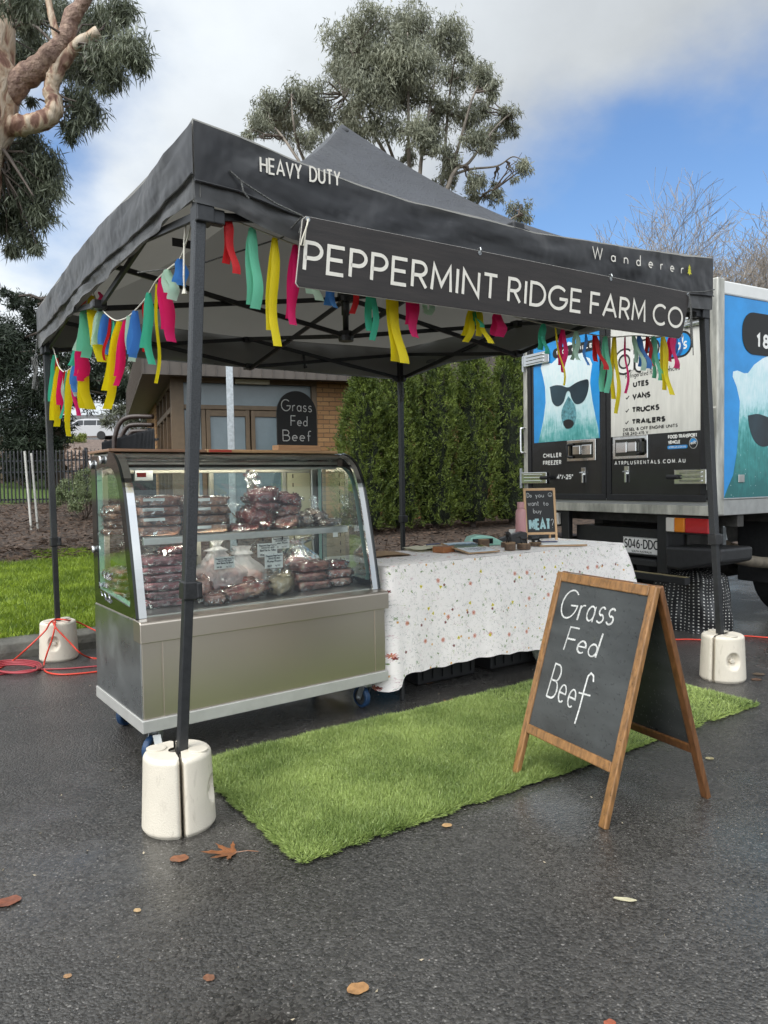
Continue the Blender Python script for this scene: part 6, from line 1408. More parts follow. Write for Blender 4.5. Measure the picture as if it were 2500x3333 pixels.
def bear_mat():
    m = bpy.data.materials.new('polar_bear_print'); m.use_nodes = True; N, Lk, b = nodes(m)
    t = N.new('ShaderNodeTexCoord'); sp = N.new('ShaderNodeSeparateXYZ'); Lk.new(t.outputs['Object'], sp.inputs[0])
    n = N.new('ShaderNodeTexNoise'); n.inputs['Scale'].default_value = 16; n.inputs['Detail'].default_value = 9; n.inputs['Roughness'].default_value = .72; Lk.new(t.outputs['Object'], n.inputs['Vector'])
    a = N.new('ShaderNodeMath'); a.operation = 'MULTIPLY_ADD'; Lk.new(n.outputs['Fac'], a.inputs[0]); a.inputs[1].default_value = .42; Lk.new(sp.outputs[2], a.inputs[2])
    mr = N.new('ShaderNodeMapRange'); mr.inputs[1].default_value = 1.28; mr.inputs[2].default_value = 2.28; Lk.new(a.outputs[0], mr.inputs[0])
    r = N.new('ShaderNodeValToRGB'); e = r.color_ramp.elements; e[0].position = 0; e[0].color = (.015, .13, .13, 1); e[1].position = 1; e[1].color = (.74, .84, .86, 1)
    for p, c in ((.28, (.03, .24, .23)), (.45, (.12, .42, .42)), (.66, (.48, .70, .74))): k = e.new(p); k.color = (*c, 1)
    fm = N.new('ShaderNodeMapping'); fm.inputs['Scale'].default_value = (70, 70, 14); fm.inputs['Rotation'].default_value = (0, .25, 0); Lk.new(t.outputs['Object'], fm.inputs[0])
    fn_ = N.new('ShaderNodeTexNoise'); fn_.inputs['Scale'].default_value = 1; fn_.inputs['Detail'].default_value = 5; Lk.new(fm.outputs[0], fn_.inputs['Vector'])
    pn = N.new('ShaderNodeTexNoise'); pn.inputs['Scale'].default_value = 4.2; pn.inputs['Detail'].default_value = 3; Lk.new(t.outputs['Object'], pn.inputs['Vector'])
    f1 = N.new('ShaderNodeMath'); f1.operation = 'MULTIPLY_ADD'; Lk.new(fn_.outputs['Fac'], f1.inputs[0]); f1.inputs[1].default_value = .42; Lk.new(mr.outputs[0], f1.inputs[2])
    f2 = N.new('ShaderNodeMath'); f2.operation = 'MULTIPLY_ADD'; Lk.new(pn.outputs['Fac'], f2.inputs[0]); f2.inputs[1].default_value = .62; Lk.new(f1.outputs[0], f2.inputs[2])
    f3 = N.new('ShaderNodeMath'); f3.operation = 'SUBTRACT'; f3.use_clamp = True; Lk.new(f2.outputs[0], f3.inputs[0]); f3.inputs[1].default_value = .54; Lk.new(f3.outputs[0], r.inputs[0])
    v = N.new('ShaderNodeTexVoronoi'); v.inputs['Scale'].default_value = 26; Lk.new(t.outputs['Object'], v.inputs['Vector'])
    g2 = N.new('ShaderNodeMapRange'); g2.inputs[1].default_value = .10; g2.inputs[2].default_value = .05; Lk.new(v.outputs['Distance'], g2.inputs[0])
    n2 = N.new('ShaderNodeTexNoise'); n2.inputs['Scale'].default_value = 45; Lk.new(t.outputs['Object'], n2.inputs['Vector'])
    hz = N.new('ShaderNodeMapRange'); hz.inputs[1].default_value = 1.75; hz.inputs[2].default_value = 1.55; Lk.new(sp.outputs[2], hz.inputs[0])
    mu = N.new('ShaderNodeMath'); mu.operation = 'MULTIPLY'; Lk.new(g2.outputs[0], mu.inputs[0]); Lk.new(hz.outputs[0], mu.inputs[1])
    mx = N.new('ShaderNodeMix'); mx.data_type = 'RGBA'; Lk.new(mu.outputs[0], mx.inputs['Factor']); Lk.new(r.outputs[0], mx.inputs['A']); mx.inputs['B'].default_value = (.7, .85, .85, 1)
    Lk.new(mx.outputs['Result'], b.inputs['Base Color']); b.inputs['Roughness'].default_value = .3; b.inputs['Coat Weight'].default_value = .3
    return m
M_bear = bear_mat(); M_beard = mat('dark_muzzle_print', (.10, .26, .30), .35, var=.6, vscale=30); M_glas = mat('black_sunglasses_print', (.012, .014, .018), .3, col2=(.03, .06, .08), vscale=2)
def spl(pts, n=5): return [(p.x, p.y) for p in smooth_path([(a, c, 0) for a, c in pts + [pts[0]]], n)][:-1]
def flat(pts, P, z, m, nm, par, th=.0006, sm=True):
    q = MB(); q.prism(spl(pts) if sm else pts, lambda u, v, d: P(u, v, d), z, z + th); return q.build(nm, m, par)
# side art (right flank)
sb = [(.063, 1.0135), (.10, 1.08), (.164, 1.176), (.205, 1.34), (.222, 1.50), (.237, 1.698), (.20, 1.80), (.155, 1.868), (.160, 1.905), (.207, 1.915), (.285, 1.90), (.330, 1.905), (.40, 1.968), (.50, 2.02), (.66, 2.07), (.88, 2.08), (1.08, 2.03), (1.20, 1.93), (1.30, 1.93), (1.36, 1.89), (1.34, 1.82), (1.26, 1.72), (1.24, 1.55), (1.30, 1.32), (1.42, 1.0135)]
flat(sb, Pd, .0038, M_bear, 'bear_print', side, sm=False)
flat([(.62, 1.62), (.56, 1.40), (.60, 1.22), (.70, 1.14), (.82, 1.14), (.90, 1.22), (.94, 1.42), (.90, 1.62)], Pd, .0048, M_beard, 'muzzle_print', side)
flat([(.328, 1.600), (.45, 1.615), (.60, 1.59), (.76, 1.585), (.92, 1.59), (1.06, 1.61), (1.18, 1.60), (1.17, 1.50), (1.10, 1.40), (1.00, 1.385), (.90, 1.42), (.82, 1.52), (.74, 1.53), (.68, 1.46), (.61, 1.40), (.50, 1.378), (.405, 1.420), (.345, 1.515)], Pd, .0056, M_glas, 'sunglasses_print', side)
bad = MB(); bad.prism(rrect(.258, 2.04, 1.50, 2.34, .13, 8), lambda u, v, d: Pd(u, v, d), .0062, .0068); bg = bad.build('phone_badge', M_ink, side)
q = MB(); text(q, '1800', Pd, .42, 2.09, .38, .105, .022, .0072, gap=.5); text(q, 'CHILLER', Pd, .86, 2.09, .56, .105, .020, .0072, gap=.3); q.build('lettering', M_white, bg)
q = MB(); q.box(.217, .285, -.012, -.004, 1.12, 1.176); q.build('side_marker', M_alu, side, bevel=.004)
# doors
def door(y0, y1, nm):
    q = MB(); q.box(-.028, .011, y0, y1, 1.000, 2.425); d = q.build(nm, M_doorblk, tk, bevel=.004)
    q = MB()
    for a in ((y0, y1, .985, 1.035), (y0, y1, 2.395, 2.44)): q.box(-.038, -.0285, a[0], a[1], a[2], a[3])
    for a in ((y0, y0 + .045), (y1 - .045, y1)): q.box(-.038, -.0285, a[0], a[1], 1.0355, 2.3945)
    q.build('door_seal', M_rubber, d, bevel=.006); return d
dl = door(1.000, 1.952, 'left_door'); dr = door(.070, .992, 'right_door')
ZR = .0290
art = MB(); art.prism([(.130, 1.497), (.930, 1.497), (.930, 2.392), (.130, 2.392)], lambda u, v, d: Pr(u, v, d), ZR, ZR + .001); art.build('blue_print', M_blue, dl)
U = lambda pts: [(2.0 - a, c) for a, c in pts]
flat(U([(1.811, 1.4985), (1.742, 1.702), (1.712, 1.85), (1.718, 1.99), (1.745, 2.09), (1.772, 2.170), (1.755, 2.205), (1.715, 2.205), (1.63, 2.190), (1.580, 2.215), (1.535, 2.255), (1.48, 2.315), (1.42, 2.345), (1.36, 2.320), (1.295, 2.271), (1.235, 2.19), (1.175, 2.165), (1.148, 2.115), (1.165, 2.03), (1.173, 1.96), (1.150, 1.82), (1.115, 1.68), (1.085, 1.58), (1.075, 1.4985)]), Pr, ZR + .0016, M_bear, 'bear_print', dl, sm=False)
flat(U([(1.426, 1.880), (1.50, 1.78), (1.512, 1.70), (1.480, 1.625), (1.42, 1.595), (1.365, 1.622), (1.335, 1.69), (1.350, 1.79)]), Pr, ZR + .0026, M_beard, 'muzzle_print', dl)
flat(U([(1.489, 1.668), (1.44, 1.680), (1.392, 1.672), (1.362, 1.642), (1.388, 1.608), (1.449, 1.600), (1.479, 1.630)]), Pr, ZR + .0036, M_ink, 'nose_print', dl)
flat(U([(1.655, 1.985), (1.58, 1.992), (1.506, 1.980), (1.426, 1.955), (1.336, 1.981), (1.26, 1.994), (1.190, 1.986), (1.198, 1.890), (1.250, 1.815), (1.335, 1.803), (1.386, 1.856), (1.408, 1.915), (1.446, 1.916), (1.487, 1.833), (1.56, 1.805), (1.625, 1.852)]), Pr, ZR + .0040, M_glas, 'sunglasses_print', dl)
q = MB(); q.prism(U(list(reversed(rrect(1.061, 2.228, 1.614, 2.312, .04)))), lambda u, v, d: Pr(u, v, d), ZR + .0044, ZR + .0050); bg = q.build('phone_badge', M_ink, dl)
q = MB(); text(q, '1800', Pr, .43, 2.252, .15, .036, .008, ZR + .0054, gap=.5); text(q, 'CHILLER', Pr, .62, 2.252, .28, .036, .008, ZR + .0054, gap=.6); q.build('lettering', M_white, bg)
q = MB(); q.prism([(1.03, 1.497), (1.905, 1.497), (1.905, 2.392), (1.03, 2.392)], lambda u, v, d: Pr(u, v, d), ZR, ZR + .001); wp = q.build('white_print', M_whp, dr)
ZW = ZR + .0012
def wr(par, m, items):
    q = MB()
    for k, (s, yl, yr, v0, v1, sw, gp) in enumerate(items): text(q, s, Pr, 2.0 - yl, v0, yl - yr, v1 - v0, sw, ZW, gap=gp)
    return q.build('lettering', m, par)
wr(wp, M_ink, [('UTES', .722, .570, 1.869, 1.914, .0130, .30), ('VANS', .730, .554, 1.776, 1.822, .0130, .26), ('TRUCKS', .734, .471, 1.672, 1.718, .0135, .28), ('TRAILERS', .736, .417, 1.581, 1.624, .0135, .28), ('DIESEL & OFF ENGINE UNITS', .823, .309, 1.533, 1.559, .0058, .26), ('ESB 240-415 V', .825, .575, 1.500, 1.525, .0056, .28), ('Refrigerated Rental Vehicles', .798, .290, 1.946, 1.992, .0050, .22), ('\u2713', .797, .756, 1.872, 1.912, .008, .2), ('\u2713', .797, .757, 1.778, 1.818, .008, .2), ('\u2713', .800, .760, 1.676, 1.716, .008, .2), ('\u2713', .803, .764, 1.584, 1.622, .008, .2)])
# logo: fat outlined lettering and a blue oval
q = MB(); q.prism(rrect(2 - .585, 2.035, 2 - .185, 2.225, .09, 8), lambda u, v, d: Pr(u, v, d), ZW, ZW + .0006); ov = q.build('logo_oval', M_ink, wp)
q = MB(); q.prism(rrect(2 - .57, 2.050, 2 - .20, 2.210, .078, 8), lambda u, v, d: Pr(u, v, d), ZW + .0007, ZW + .0011); q.build('logo_blue_field', M_blue, ov)
q = MB(); text(q, 'rentals', Pr, 2 - .475, 2.09, .245, .10, .012, ZW + .0014, slant=.15); q.build('lettering', M_white, ov)
for sw, m, z_ in ((.060, M_ink, .0018), (.030, M_white, .0026)):
    q = MB()
    for s, u0, w_, v0, h in (('a', 2 - .885, .155, 2.005, .30), ('t', 2 - .715, .085, 2.005, .20), ('R', 2 - .615, .125, 2.005, .19)):
        lines, tw = text_layout(s)
        for k, ln in enumerate(lines): strip(q, [(u0 + u * w_ / tw, v0 + v * h) for u, v in ln], sw, Pr, ZW + z_ + .00012 * k)
    q.build('logo_lettering', m, wp)
ZW = ZR + .0004
wr(dr, M_white, [('FOOD TRANSPORT', .395, .143, 1.451, 1.479, .0068, .28), ('VEHICLE', .395, .287, 1.412, 1.438, .0068, .28), ('ATRPLUSRENTALS.COM.AU', .912, .243, 1.270, 1.300, .0060, .55)])
wr(dl, M_white, [('CHILLER', 1.753, 1.518, 1.357, 1.396, .0088, .45), ('FREEZER', 1.754, 1.519, 1.292, 1.331, .0088, .40), ('4\u00b0/-25\u00b0', 1.576, 1.376, 1.161, 1.204, .0095, .22)])
q = MB(); q.prism(rrect(2 - .400, 1.374, 2 - .226, 1.400, .012), lambda u, v, d: Pr(u, v, d), ZW, ZW + .0008); bg = q.build('web_badge', M_blue, dr)
q = MB(); text(q, 'ATRPLUS.COM.AU', Pr, 2 - .388, 1.380, .150, .014, .0026, ZW + .0011, gap=.4); q.build('lettering', M_white, bg)
q = MB(); q.prism(arc(2 - .177, 1.409, .034, .040, 0, 350, 30), lambda u, v, d: Pr(u, v, d), ZW, ZW + .0006); rd = q.build('roundel', M_white, dr)
q = MB(); q.prism(arc(2 - .177, 1.409, .031, .037, 0, 350, 30), lambda u, v, d: Pr(u, v, d), ZW + .0007, ZW + .0011); q.build('roundel_field', M_ink, rd)
q = MB(); q.prism(arc(2 - .177, 1.412, .028, .030, 5, 175, 16), lambda u, v, d: Pr(u, v, d), ZW + .0012, ZW + .0016); q.build('roundel_top', M_blue, rd)
q = MB(); text(q, 'atR', Pr, 2 - .200, 1.399, .046, .026, .005, ZW + .0019); q.build('lettering', M_white, rd)
# hardware
def slab(y0, y1, z0, z1, x0, x1, m, nm, par, bv=.006):
    q = MB(); q.box(-x1, -x0, min(y0, y1), max(y0, y1), z0, z1); return q.build(nm, m, par, bevel=bv)
for d, ya, yb_, flip in ((dl, 1.443, 1.106, 1), (dr, .923, .575, -1)):
    L = slab(ya, yb_, 1.313, 1.496, .0290, .0400, M_chrome, 'latch_plate', d)
    slab(ya - .028, yb_ + .028, 1.338, 1.471, .0402, .0412, mat('shadowed_latch_pan', (.10, .10, .09), .2, 1), 'latch_pan', L, .001)
    ym = (ya + yb_) / 2
    slab(ym - .075 * flip - .055, ym - .075 * flip + .055, 1.362, 1.450, .0414, .054, M_chrome, 'paddle', L); slab(ym + .035 * flip - .045, ym + .035 * flip + .045, 1.368, 1.446, .0414, .060, M_chrome, 'paddle', L)
    q = MB(); hy = ym + (.085 if flip > 0 else -.085); e_ = hy + (.045 if flip > 0 else -.045)
    q.tube(smooth_path([(-.050, hy - .0, 1.350), (-.066, e_, 1.358), (-.070, e_, 1.405), (-.066, e_, 1.452), (-.050, hy, 1.460)], 5), .011, 8); q.build('pull_handle', M_blackpl, L, smooth=True)
    q = MB()
    for k in range(5):
        for z_ in (1.322, 1.487): q.lathe([(0, 0), (.004, 0), (.004, .002), (0, .003)], 8, (0, 0, 0)); 
    q.v = []; q.f = []; q.m = []
    for k in range(5):
        for z_ in (1.322, 1.487):
            c = (ya + (yb_ - ya) * (.05 + .225 * k), z_); ring = [(-.0415, c[0] + .004 * math.cos(a), c[1] + .004 * math.sin(a)) for a in np.linspace(0, 6.28, 8, endpoint=False)]; q.add(ring, [tuple(range(8))])
    q.build('rivet', M_galv, L)
for d, y in ((dl, 1.254), (dr, .787)):
    L = slab(y - .024, y + .024, 1.195, 1.258, .0290, .034, M_chrome, 'toggle_latch', d, .002); slab(y - .010, y + .010, 1.128, 1.225, .0342, .050, M_chrome, 'toggle_arm', L, .004)
    q = MB(); q.tube([(-.052, y - .02, 1.215), (-.052, y + .02, 1.215)], .006, 6); q.build('toggle_pin', M_chrome, L)
for ya, yb_, z0, z1, par in ((2.028, 1.690, 1.125, 1.230, dl), (1.985, 1.650, 2.203, 2.310, dl), (.054, .326, 1.112, 1.222, dr), (.080, .255, 2.240, 2.308, dr)):
    L = slab(ya, yb_, z0, z1, .039, .052, M_chrome, 'hinge', par); w_ = (z1 - z0)
    for k in range(3): slab(ya + (yb_ - ya) * .12, ya + (yb_ - ya) * .82, z0 + w_ * (.16 + .28 * k), z0 + w_ * (.28 + .28 * k), .0522, .062, M_chrome, 'hinge_rib', L, .004)
    q = MB(); s_ = 1 if ya > yb_ else -1; q.tube([(-.045, ya + .012 * s_, z0 - .04), (-.045, ya + .012 * s_, z1 + .04)], .014, 10); q.build('hinge_pin', M_galv, L)
    if z0 < 2: q = MB(); q.tube([(-.070, yb_ + .05 * s_, (z0 + z1) / 2), (-.070, yb_ - .045 * s_, (z0 + z1) / 2)], .018, 10); q.build('door_buffer', M_rubber, L, bevel=.004)
for y in (.030, 2.005):
    s_ = -1 if y < 1 else 1
    q = MB(); q.tube(smooth_path([(-.02, y, 1.415), (-.055, y + .012 * s_, 1.418), (-.060, y + .016 * s_, 1.44), (-.060, y + .016 * s_, 1.62), (-.055, y + .012 * s_, 1.642), (-.02, y, 1.645)], 4), .0095, 8); q.build('grab_rail', M_chrome, tk, smooth=True)
# lamps, plate, chassis
M_lw, M_la, M_lr = mat('clear_lamp_lens', (.70, .66, .60), .15, coat=.6), mat('amber_lamp_lens', (.75, .22, .01), .15, coat=.6), mat('red_lamp_lens', (.48, .012, .018), .15, coat=.6)
for m_ in (M_lw, M_la, M_lr):
    N, Lk, b = nodes(m_); t_ = N.new('ShaderNodeTexCoord'); w_ = N.new('ShaderNodeTexWave'); w_.inputs['Scale'].default_value = 38; w_.bands_direction = 'Z'; Lk.new(t_.outputs['Object'], w_.inputs[0]); bp_ = N.new('ShaderNodeBump'); bp_.inputs['Distance'].default_value = .004; Lk.new(w_.outputs[1], bp_.inputs['Height']); Lk.new(bp_.outputs[0], b.inputs['Normal'])
for ys in ([.430, .355, .261, .060], [1.575, 1.65, 1.744, 1.945]):
    L = slab(min(ys) - .015, max(ys) + .015, .742, .878, -.06, -.02, M_blackpl, 'tail_lamp', tk)
    for k, m_ in enumerate((M_lw, M_la, M_lr)): slab(ys[k] - .002 * (1 if ys[0] < 1 else -1), ys[k + 1], .757, .864, -.019, .018, m_, 'lens', L, .008)
pt = slab(.552, .924, .556, .688, -.085, -.078, M_white, 'number_plate', tk, .003)
q = MB(); Pp = lambda u, v, z: (.078 - z, 2.0 - u, v); text(q, 'S046-DDC', Pp, 2 - .912, .598, .345, .076, .0115, .0008, gap=.26); text(q, 'SOUTH AUSTRALIA', Pp, 2 - .835, .566, .20, .018, .0034, .0008, gap=.3); q.build('lettering', M_ink, pt)
q = MB(); q.prism(rrect(2 - .922, .558, 2 - .554, .686, .014), Pp, .0002, .0004); q.build('plate_rim', M_ink, pt); q = MB(); q.prism(rrect(2 - .919, .561, 2 - .557, .683, .012), Pp, .0005, .0007); q.build('plate_face', M_white, pt)
for y in (.437, 1.475): slab(y, y + .093, .431, .886, -.06, -.01, M_black, 'support_post', tk)
q = MB(); q.box(-.045, .015, .235, 1.90, .376, .428); ub_ = q.build('underrun_bar', M_black, tk, bevel=.004); q = MB(); q.box(-.043, .013, .237, 1.898, .4282, .4300); q.build('worn_top', mat('worn_yellow_edge', (.22, .18, .09), .7, var=.5, vscale=20), ub_)
q = MB(); q.box(.09, .40, .54, 1.46, .54, .76); q.box(.02, .34, .54, 1.46, .475, .515); 
for k in range(5): q.box(.02 + .055 * k, .05 + .055 * k, .55, 1.45, .5155, .521)
q.build('rear_step', M_blackpl, tk, bevel=.008)
q = MB(); q.prism([(-.045, .66), (.43, .645), (.43, .48), (.30, .475), (.06, .53), (-.045, .56)], lambda u, v, d: (d, u, v), -.02, .34); q.build('bumper_corner', M_blackpl, tk, bevel=.02)
q = MB(); q.prism([(2.045, .66), (1.57, .645), (1.57, .48), (1.70, .475), (1.94, .53), (2.045, .56)], lambda u, v, d: (d, u, v), -.02, .34); q.build('bumper_corner', M_blackpl, tk, bevel=.02)
M_chas = mat('dirty_chassis', (.045, .042, .038), .6, var=.5, vscale=16)
q = MB(); q.box(.35, 6.4, .52, .62, .62, .80); q.box(.35, 6.4, 1.40, 1.50, .62, .80)
for k in range(7): q.box(.25 + .65 * k, .32 + .65 * k, .02, 2.01, .80, .886)
q.tube([(1.5, .3, .40), (1.5, 1.75, .40)], .08, 10); q.lathe([(0, -.16), (.14, -.12), (.17, 0), (.14, .12), (0, .16)], 16, (1.5, 1.0, .40), 'y')
q.build('chassis', M_chas, tk)
for y in (.50, 1.52):
    q = MB()
    for k in range(5): q.tube(smooth_path([(.75, y, .60 + .012 * k), (1.1, y, .50 + .012 * k), (1.5, y, .475 + .012 * k), (1.9, y, .50 + .012 * k), (2.25, y, .60 + .012 * k)], 4), .012, 4)
    q.build('leaf_spring', mat('rusty_spring', (.13, .10, .07), .7, var=.4, vscale=20), tk)
q = MB(); q.tube([(.62, .40, .78), (.66, .40, .66)], .014, 6); q.box(.60, .64, .385, .40, .60, .76); q.build('spring_shackle', M_galv, tk)
q = MB(); q.tube(smooth_path([(.3, .16, .58), (.7, .18, .50), (1.1, .2, .46)], 4), .045, 10); q.build('exhaust_pipe', mat('dull_exhaust', (.20, .17, .13), .6, .4, var=.3, vscale=12), tk, smooth=True)
def wheel(x, y0, y1, r):
    w_ = MB(); m = (y0 + y1) / 2
    w_.lathe([(r * .58, y0), (r * .93, y0), (r, y0 + .03), (r, y1 - .03), (r * .93, y1), (r * .58, y1)], 36, (x, 0, r), 'y'); w_.v = [(x + (a - 0), c, d) if False else (a, c, d) for a, c, d in w_.v]
    return w_
for x, ys in ((1.5, ((.04, .26), (.29, .50), (1.52, 1.73), (1.76, 1.98))), (5.6, ((.06, .30), (1.72, 1.96)))):
    for y0, y1 in ys:
        q = MB(); r = .385; q.lathe([(r * .58, y0), (r * .93, y0), (r, y0 + .03), (r, y1 - .03), (r * .93, y1), (r * .58, y1)], 36, (0, 0, 0), 'y')
        q.v = [(x + a, c, r + d) for a, c, d in q.v]; wl_ = q.build('wheel', M_rubber, tk)
        q = MB(); q.lathe([(0, y0 + .05), (r * .25, y0 + .04), (r * .30, y0 + .07), (r * .57, y0 + .03), (r * .57, y1 - .03), (0, y1 - .05)], 28, (0, 0, 0), 'y'); q.v = [(x + a, c, r + d) for a, c, d in q.v]; q.build('rim', M_galv, wl_)
q = MB(); q.box(.95, 2.05, .03, .52, .80, .815); q.box(1.98, 2.0, .03, .52, .35, .80); q.box(.98, 1.0, .03, .52, .30, .80); q.build('mudguard', M_rubber, tk, bevel=.01)
q = MB(); q.prism([(4.85, .55), (4.85, 2.25), (5.75, 2.25), (6.35, 1.45), (6.5, 1.2), (6.5, .45), (5.2, .45)], lambda u, v, d: (u, d, v), .08, 1.94); cabn = q.build('cab', M_box, tk, bevel=.05)
for y in (.072, 1.948): q = MB(); q.prism([(5.2, 1.45), (5.2, 2.05), (5.72, 2.05), (6.15, 1.45)], lambda u, v, d: (u, d, v), y - .006, y + .006); q.build('cab_window', mat('dark_cab_glass', (.02, .025, .03), .05), cabn)
q = MB(); q.box(2.3, 4.5, .05, .10, .45, .85); q.build('side_guard', M_chas, tk)

# polka dot cover beneath the tail
pdm = mat('black_polka_dot_sheet', (.010, .010, .011), .35, coat=.15)
def _dots():
    N, Lk, b = nodes(pdm); uv = N.new('ShaderNodeUVMap'); v = N.new('ShaderNodeTexVoronoi'); v.inputs['Scale'].default_value = 1; v.inputs['Randomness'].default_value = .12; Lk.new(uv.outputs[0], v.inputs['Vector'])
    mr = N.new('ShaderNodeMapRange'); mr.inputs[1].default_value = .20; mr.inputs[2].default_value = .165; Lk.new(v.outputs['Distance'], mr.inputs[0])
    mx = N.new('ShaderNodeMix'); mx.data_type = 'RGBA'; Lk.new(mr.outputs[0], mx.inputs['Factor']); mx.inputs['A'].default_value = (.010, .010, .011, 1); mx.inputs['B'].default_value = (.62, .60, .56, 1); Lk.new(mx.outputs['Result'], b.inputs['Base Color'])
_dots()
c = ground_pt(2275, 2052)
b = MB(); F_ = Frame(c.x, c.y + .12, 29.7)
def fn(i, j):
    a = 2 * math.pi * i; h = .47
    if j < .62: k = j / .62; r = 1.02 - .14 * k; z = h * .82 * k
    else: k = (j - .62) / .38; r = .88 * math.cos(k * math.pi / 2); z = h * (.82 + .18 * math.sin(k * math.pi / 2))
    sq = 1 / max(abs(math.cos(a)), abs(math.sin(a))) ** .55
    r *= sq * (1 + .13 * mnoise.noise(Vector((math.cos(a) * 2.2, math.sin(a) * 2.2, j * 3))) + .05 * math.sin(a * 9) * (1 - j))
    return (.19 * r * math.cos(a), .28 * r * math.sin(a), max(.003, z + .05 * mnoise.noise(Vector((math.cos(a) * 3, math.sin(a) * 3, 7))) * j))
b.grid(fn, 72, 40, 0, lambda i, j: (i * 50, j * 26))
o = b.build('polka_dot_cover', pdm, None, F_, (0, 0, 0), smooth=True); tag(o, 'black sheet with white polka dots wrapped over a bundle under the truck tail', 'cover')

# ------------------------------------------------------------------ building behind
BF = Frame(-3.724, 13.0, 21)
def brick(name):
    m = bpy.data.materials.new(name); m.use_nodes = True; N, Lk, b = nodes(m)
    t = N.new('ShaderNodeTexCoord'); sp = N.new('ShaderNodeSeparateXYZ'); Lk.new(t.outputs['Object'], sp.inputs[0])
    ad = N.new('ShaderNodeMath'); ad.operation = 'ADD'; Lk.new(sp.outputs[0], ad.inputs[0]); Lk.new(sp.outputs[1], ad.inputs[1])
    cb = N.new('ShaderNodeCombineXYZ'); Lk.new(ad.outputs[0], cb.inputs[0]); Lk.new(sp.outputs[2], cb.inputs[1])
    br = N.new('ShaderNodeTexBrick'); br.inputs['Scale'].default_value = 1; br.inputs['Brick Width'].default_value = .24; br.inputs['Row Height'].default_value = .086; br.inputs['Mortar Size'].default_value = .006; br.inputs['Bias'].default_value = .1
    br.inputs['Color1'].default_value = (.40, .225, .095, 1); br.inputs['Color2'].default_value = (.30, .155, .065, 1); br.inputs['Mortar'].default_value = (.13, .085, .05, 1); Lk.new(cb.outputs[0], br.inputs['Vector'])
    n = N.new('ShaderNodeTexNoise'); n.inputs['Scale'].default_value = 24; n.inputs['Detail'].default_value = 5; Lk.new(cb.outputs[0], n.inputs['Vector'])
    mr = N.new('ShaderNodeMapRange'); mr.inputs[1].default_value = .62; mr.inputs[2].default_value = .70; Lk.new(n.outputs['Fac'], mr.inputs[0])
    mx = N.new('ShaderNodeMix'); mx.data_type = 'RGBA'; Lk.new(mr.outputs[0], mx.inputs['Factor']); Lk.new(br.outputs['Color'], mx.inputs['A']); mx.inputs['B'].default_value = (.10, .055, .03, 1)
    Lk.new(mx.outputs['Result'], b.inputs['Base Color']); b.inputs['Roughness'].default_value = .85
    bp = N.new('ShaderNodeBump'); bp.inputs['Distance'].default_value = .012; bp.invert = True; Lk.new(br.outputs['Fac'], bp.inputs['Height']); Lk.new(bp.outputs[0], b.inputs['Normal'])
    return m
M_brick = brick('tan_speckled_brick')
M_brown = mat('brown_window_frame', (.135, .090, .050), .5, var=.12, vscale=8)
M_fascia = mat('brown_ribbed_fascia', (.10, .082, .068), .5, var=.12, vscale=5)
M_win = mat('blue_grey_frosted_window', (.16, .20, .215), .16, var=.08, vscale=3, spec=.6); M_win2 = mat('dark_reddish_window', (.07, .035, .030), .06, var=.5, vscale=2, spec=.7)
bd = thing('brick_building', 'low tan brick building with brown framed windows and a ribbed brown fascia', 'building', BF, (3.5, 3, .3))
b = MB(); b.box(2.66, 9.0, 0, .22, .1, 3.3); b.box(8.78, 9.0, .22, 8, .1, 3.3); b.box(.0, 8.78, 7.8, 8.0, .1, 3.3); b.box(.0, .22, 4.35, 7.8, .1, 3.3); b.box(.05, .2, .2, 4.35, .1, .9); b.build('wall', M_brick, bd)
b = MB(); b.box(-.02, .20, .0, .22, .1, 3.12); b.box(.20, 2.66, .0, .12, 3.00, 3.12); b.box(.20, 2.66, .02, .14, 2.52, 2.60); b.box(2.56, 2.655, -.01, .14, .1, 3.0)
for x in (.50, .585, 1.30, 1.40): b.box(x, x + .075, .03, .13, .1, 2.515)
b.box(.585, 1.375, .035, .125, 2.40, 2.51); b.box(1.44, 2.56, .035, .125, 2.40, 2.51); b.build('window_frame', M_brown, bd, bevel=.006)
for x0, x1, z0, z1 in ((.205, 2.555, 2.605, 2.995), (.21, .495, .2, 2.51), (.665, 1.295, .2, 2.395), (1.48, 2.55, .2, 2.395)): b = MB(); b.box(x0, x1, .075, .085, z0, z1); b.build('window', M_win, bd)
b = MB(); b.box(.02, .14, .225, 4.34, 2.52, 2.62); b.box(.02, .14, .225, 4.34, 3.0, 3.10)
for k in range(5): b.box(.02, .14, .62 + .92 * k, .70 + .92 * k, .9, 3.0)
b.build('window_frame', M_brown, bd, bevel=.006)
for k in range(5):
    y0 = .225 if k == 0 else .70 + .92 * (k - 1)
    for z0, z1 in ((.9, 2.515), (2.625, 2.995)): b = MB(); b.box(.075, .085, y0, .615 + .92 * k, z0, z1); b.build('window', M_win2, bd)
b = MB(); b.box(-.5, 9.4, -.5, 8.3, 3.08, 3.10); b.build('soffit', M_fascia, bd)
b = MB(); b.box(-.52, 9.42, -.52, -.47, 3.04, 3.75); b.box(-.52, -.47, -.47, 8.3, 3.04, 3.75)
for k in range(50): b.box(-.50 + .2 * k, -.485 + .2 * k, -.535, -.5205, 3.06, 3.74)
for k in range(44): b.box(-.535, -.5205, -.46 + .2 * k, -.445 + .2 * k, 3.06, 3.74)
b.build('fascia', M_fascia, bd)
b = MB(); b.box(-.46, 9.3, -.46, 8.2, 3.55, 3.65); b.build('roof', mat('grey_metal_roof', (.25, .25, .25), .5), bd)
b = MB(); b.box(1.11, 1.74, -.10, .0, 2.985, 3.07); b.build('wall_light', mat('cream_light_cover', (.62, .58, .46), .5), bd, bevel=.01)
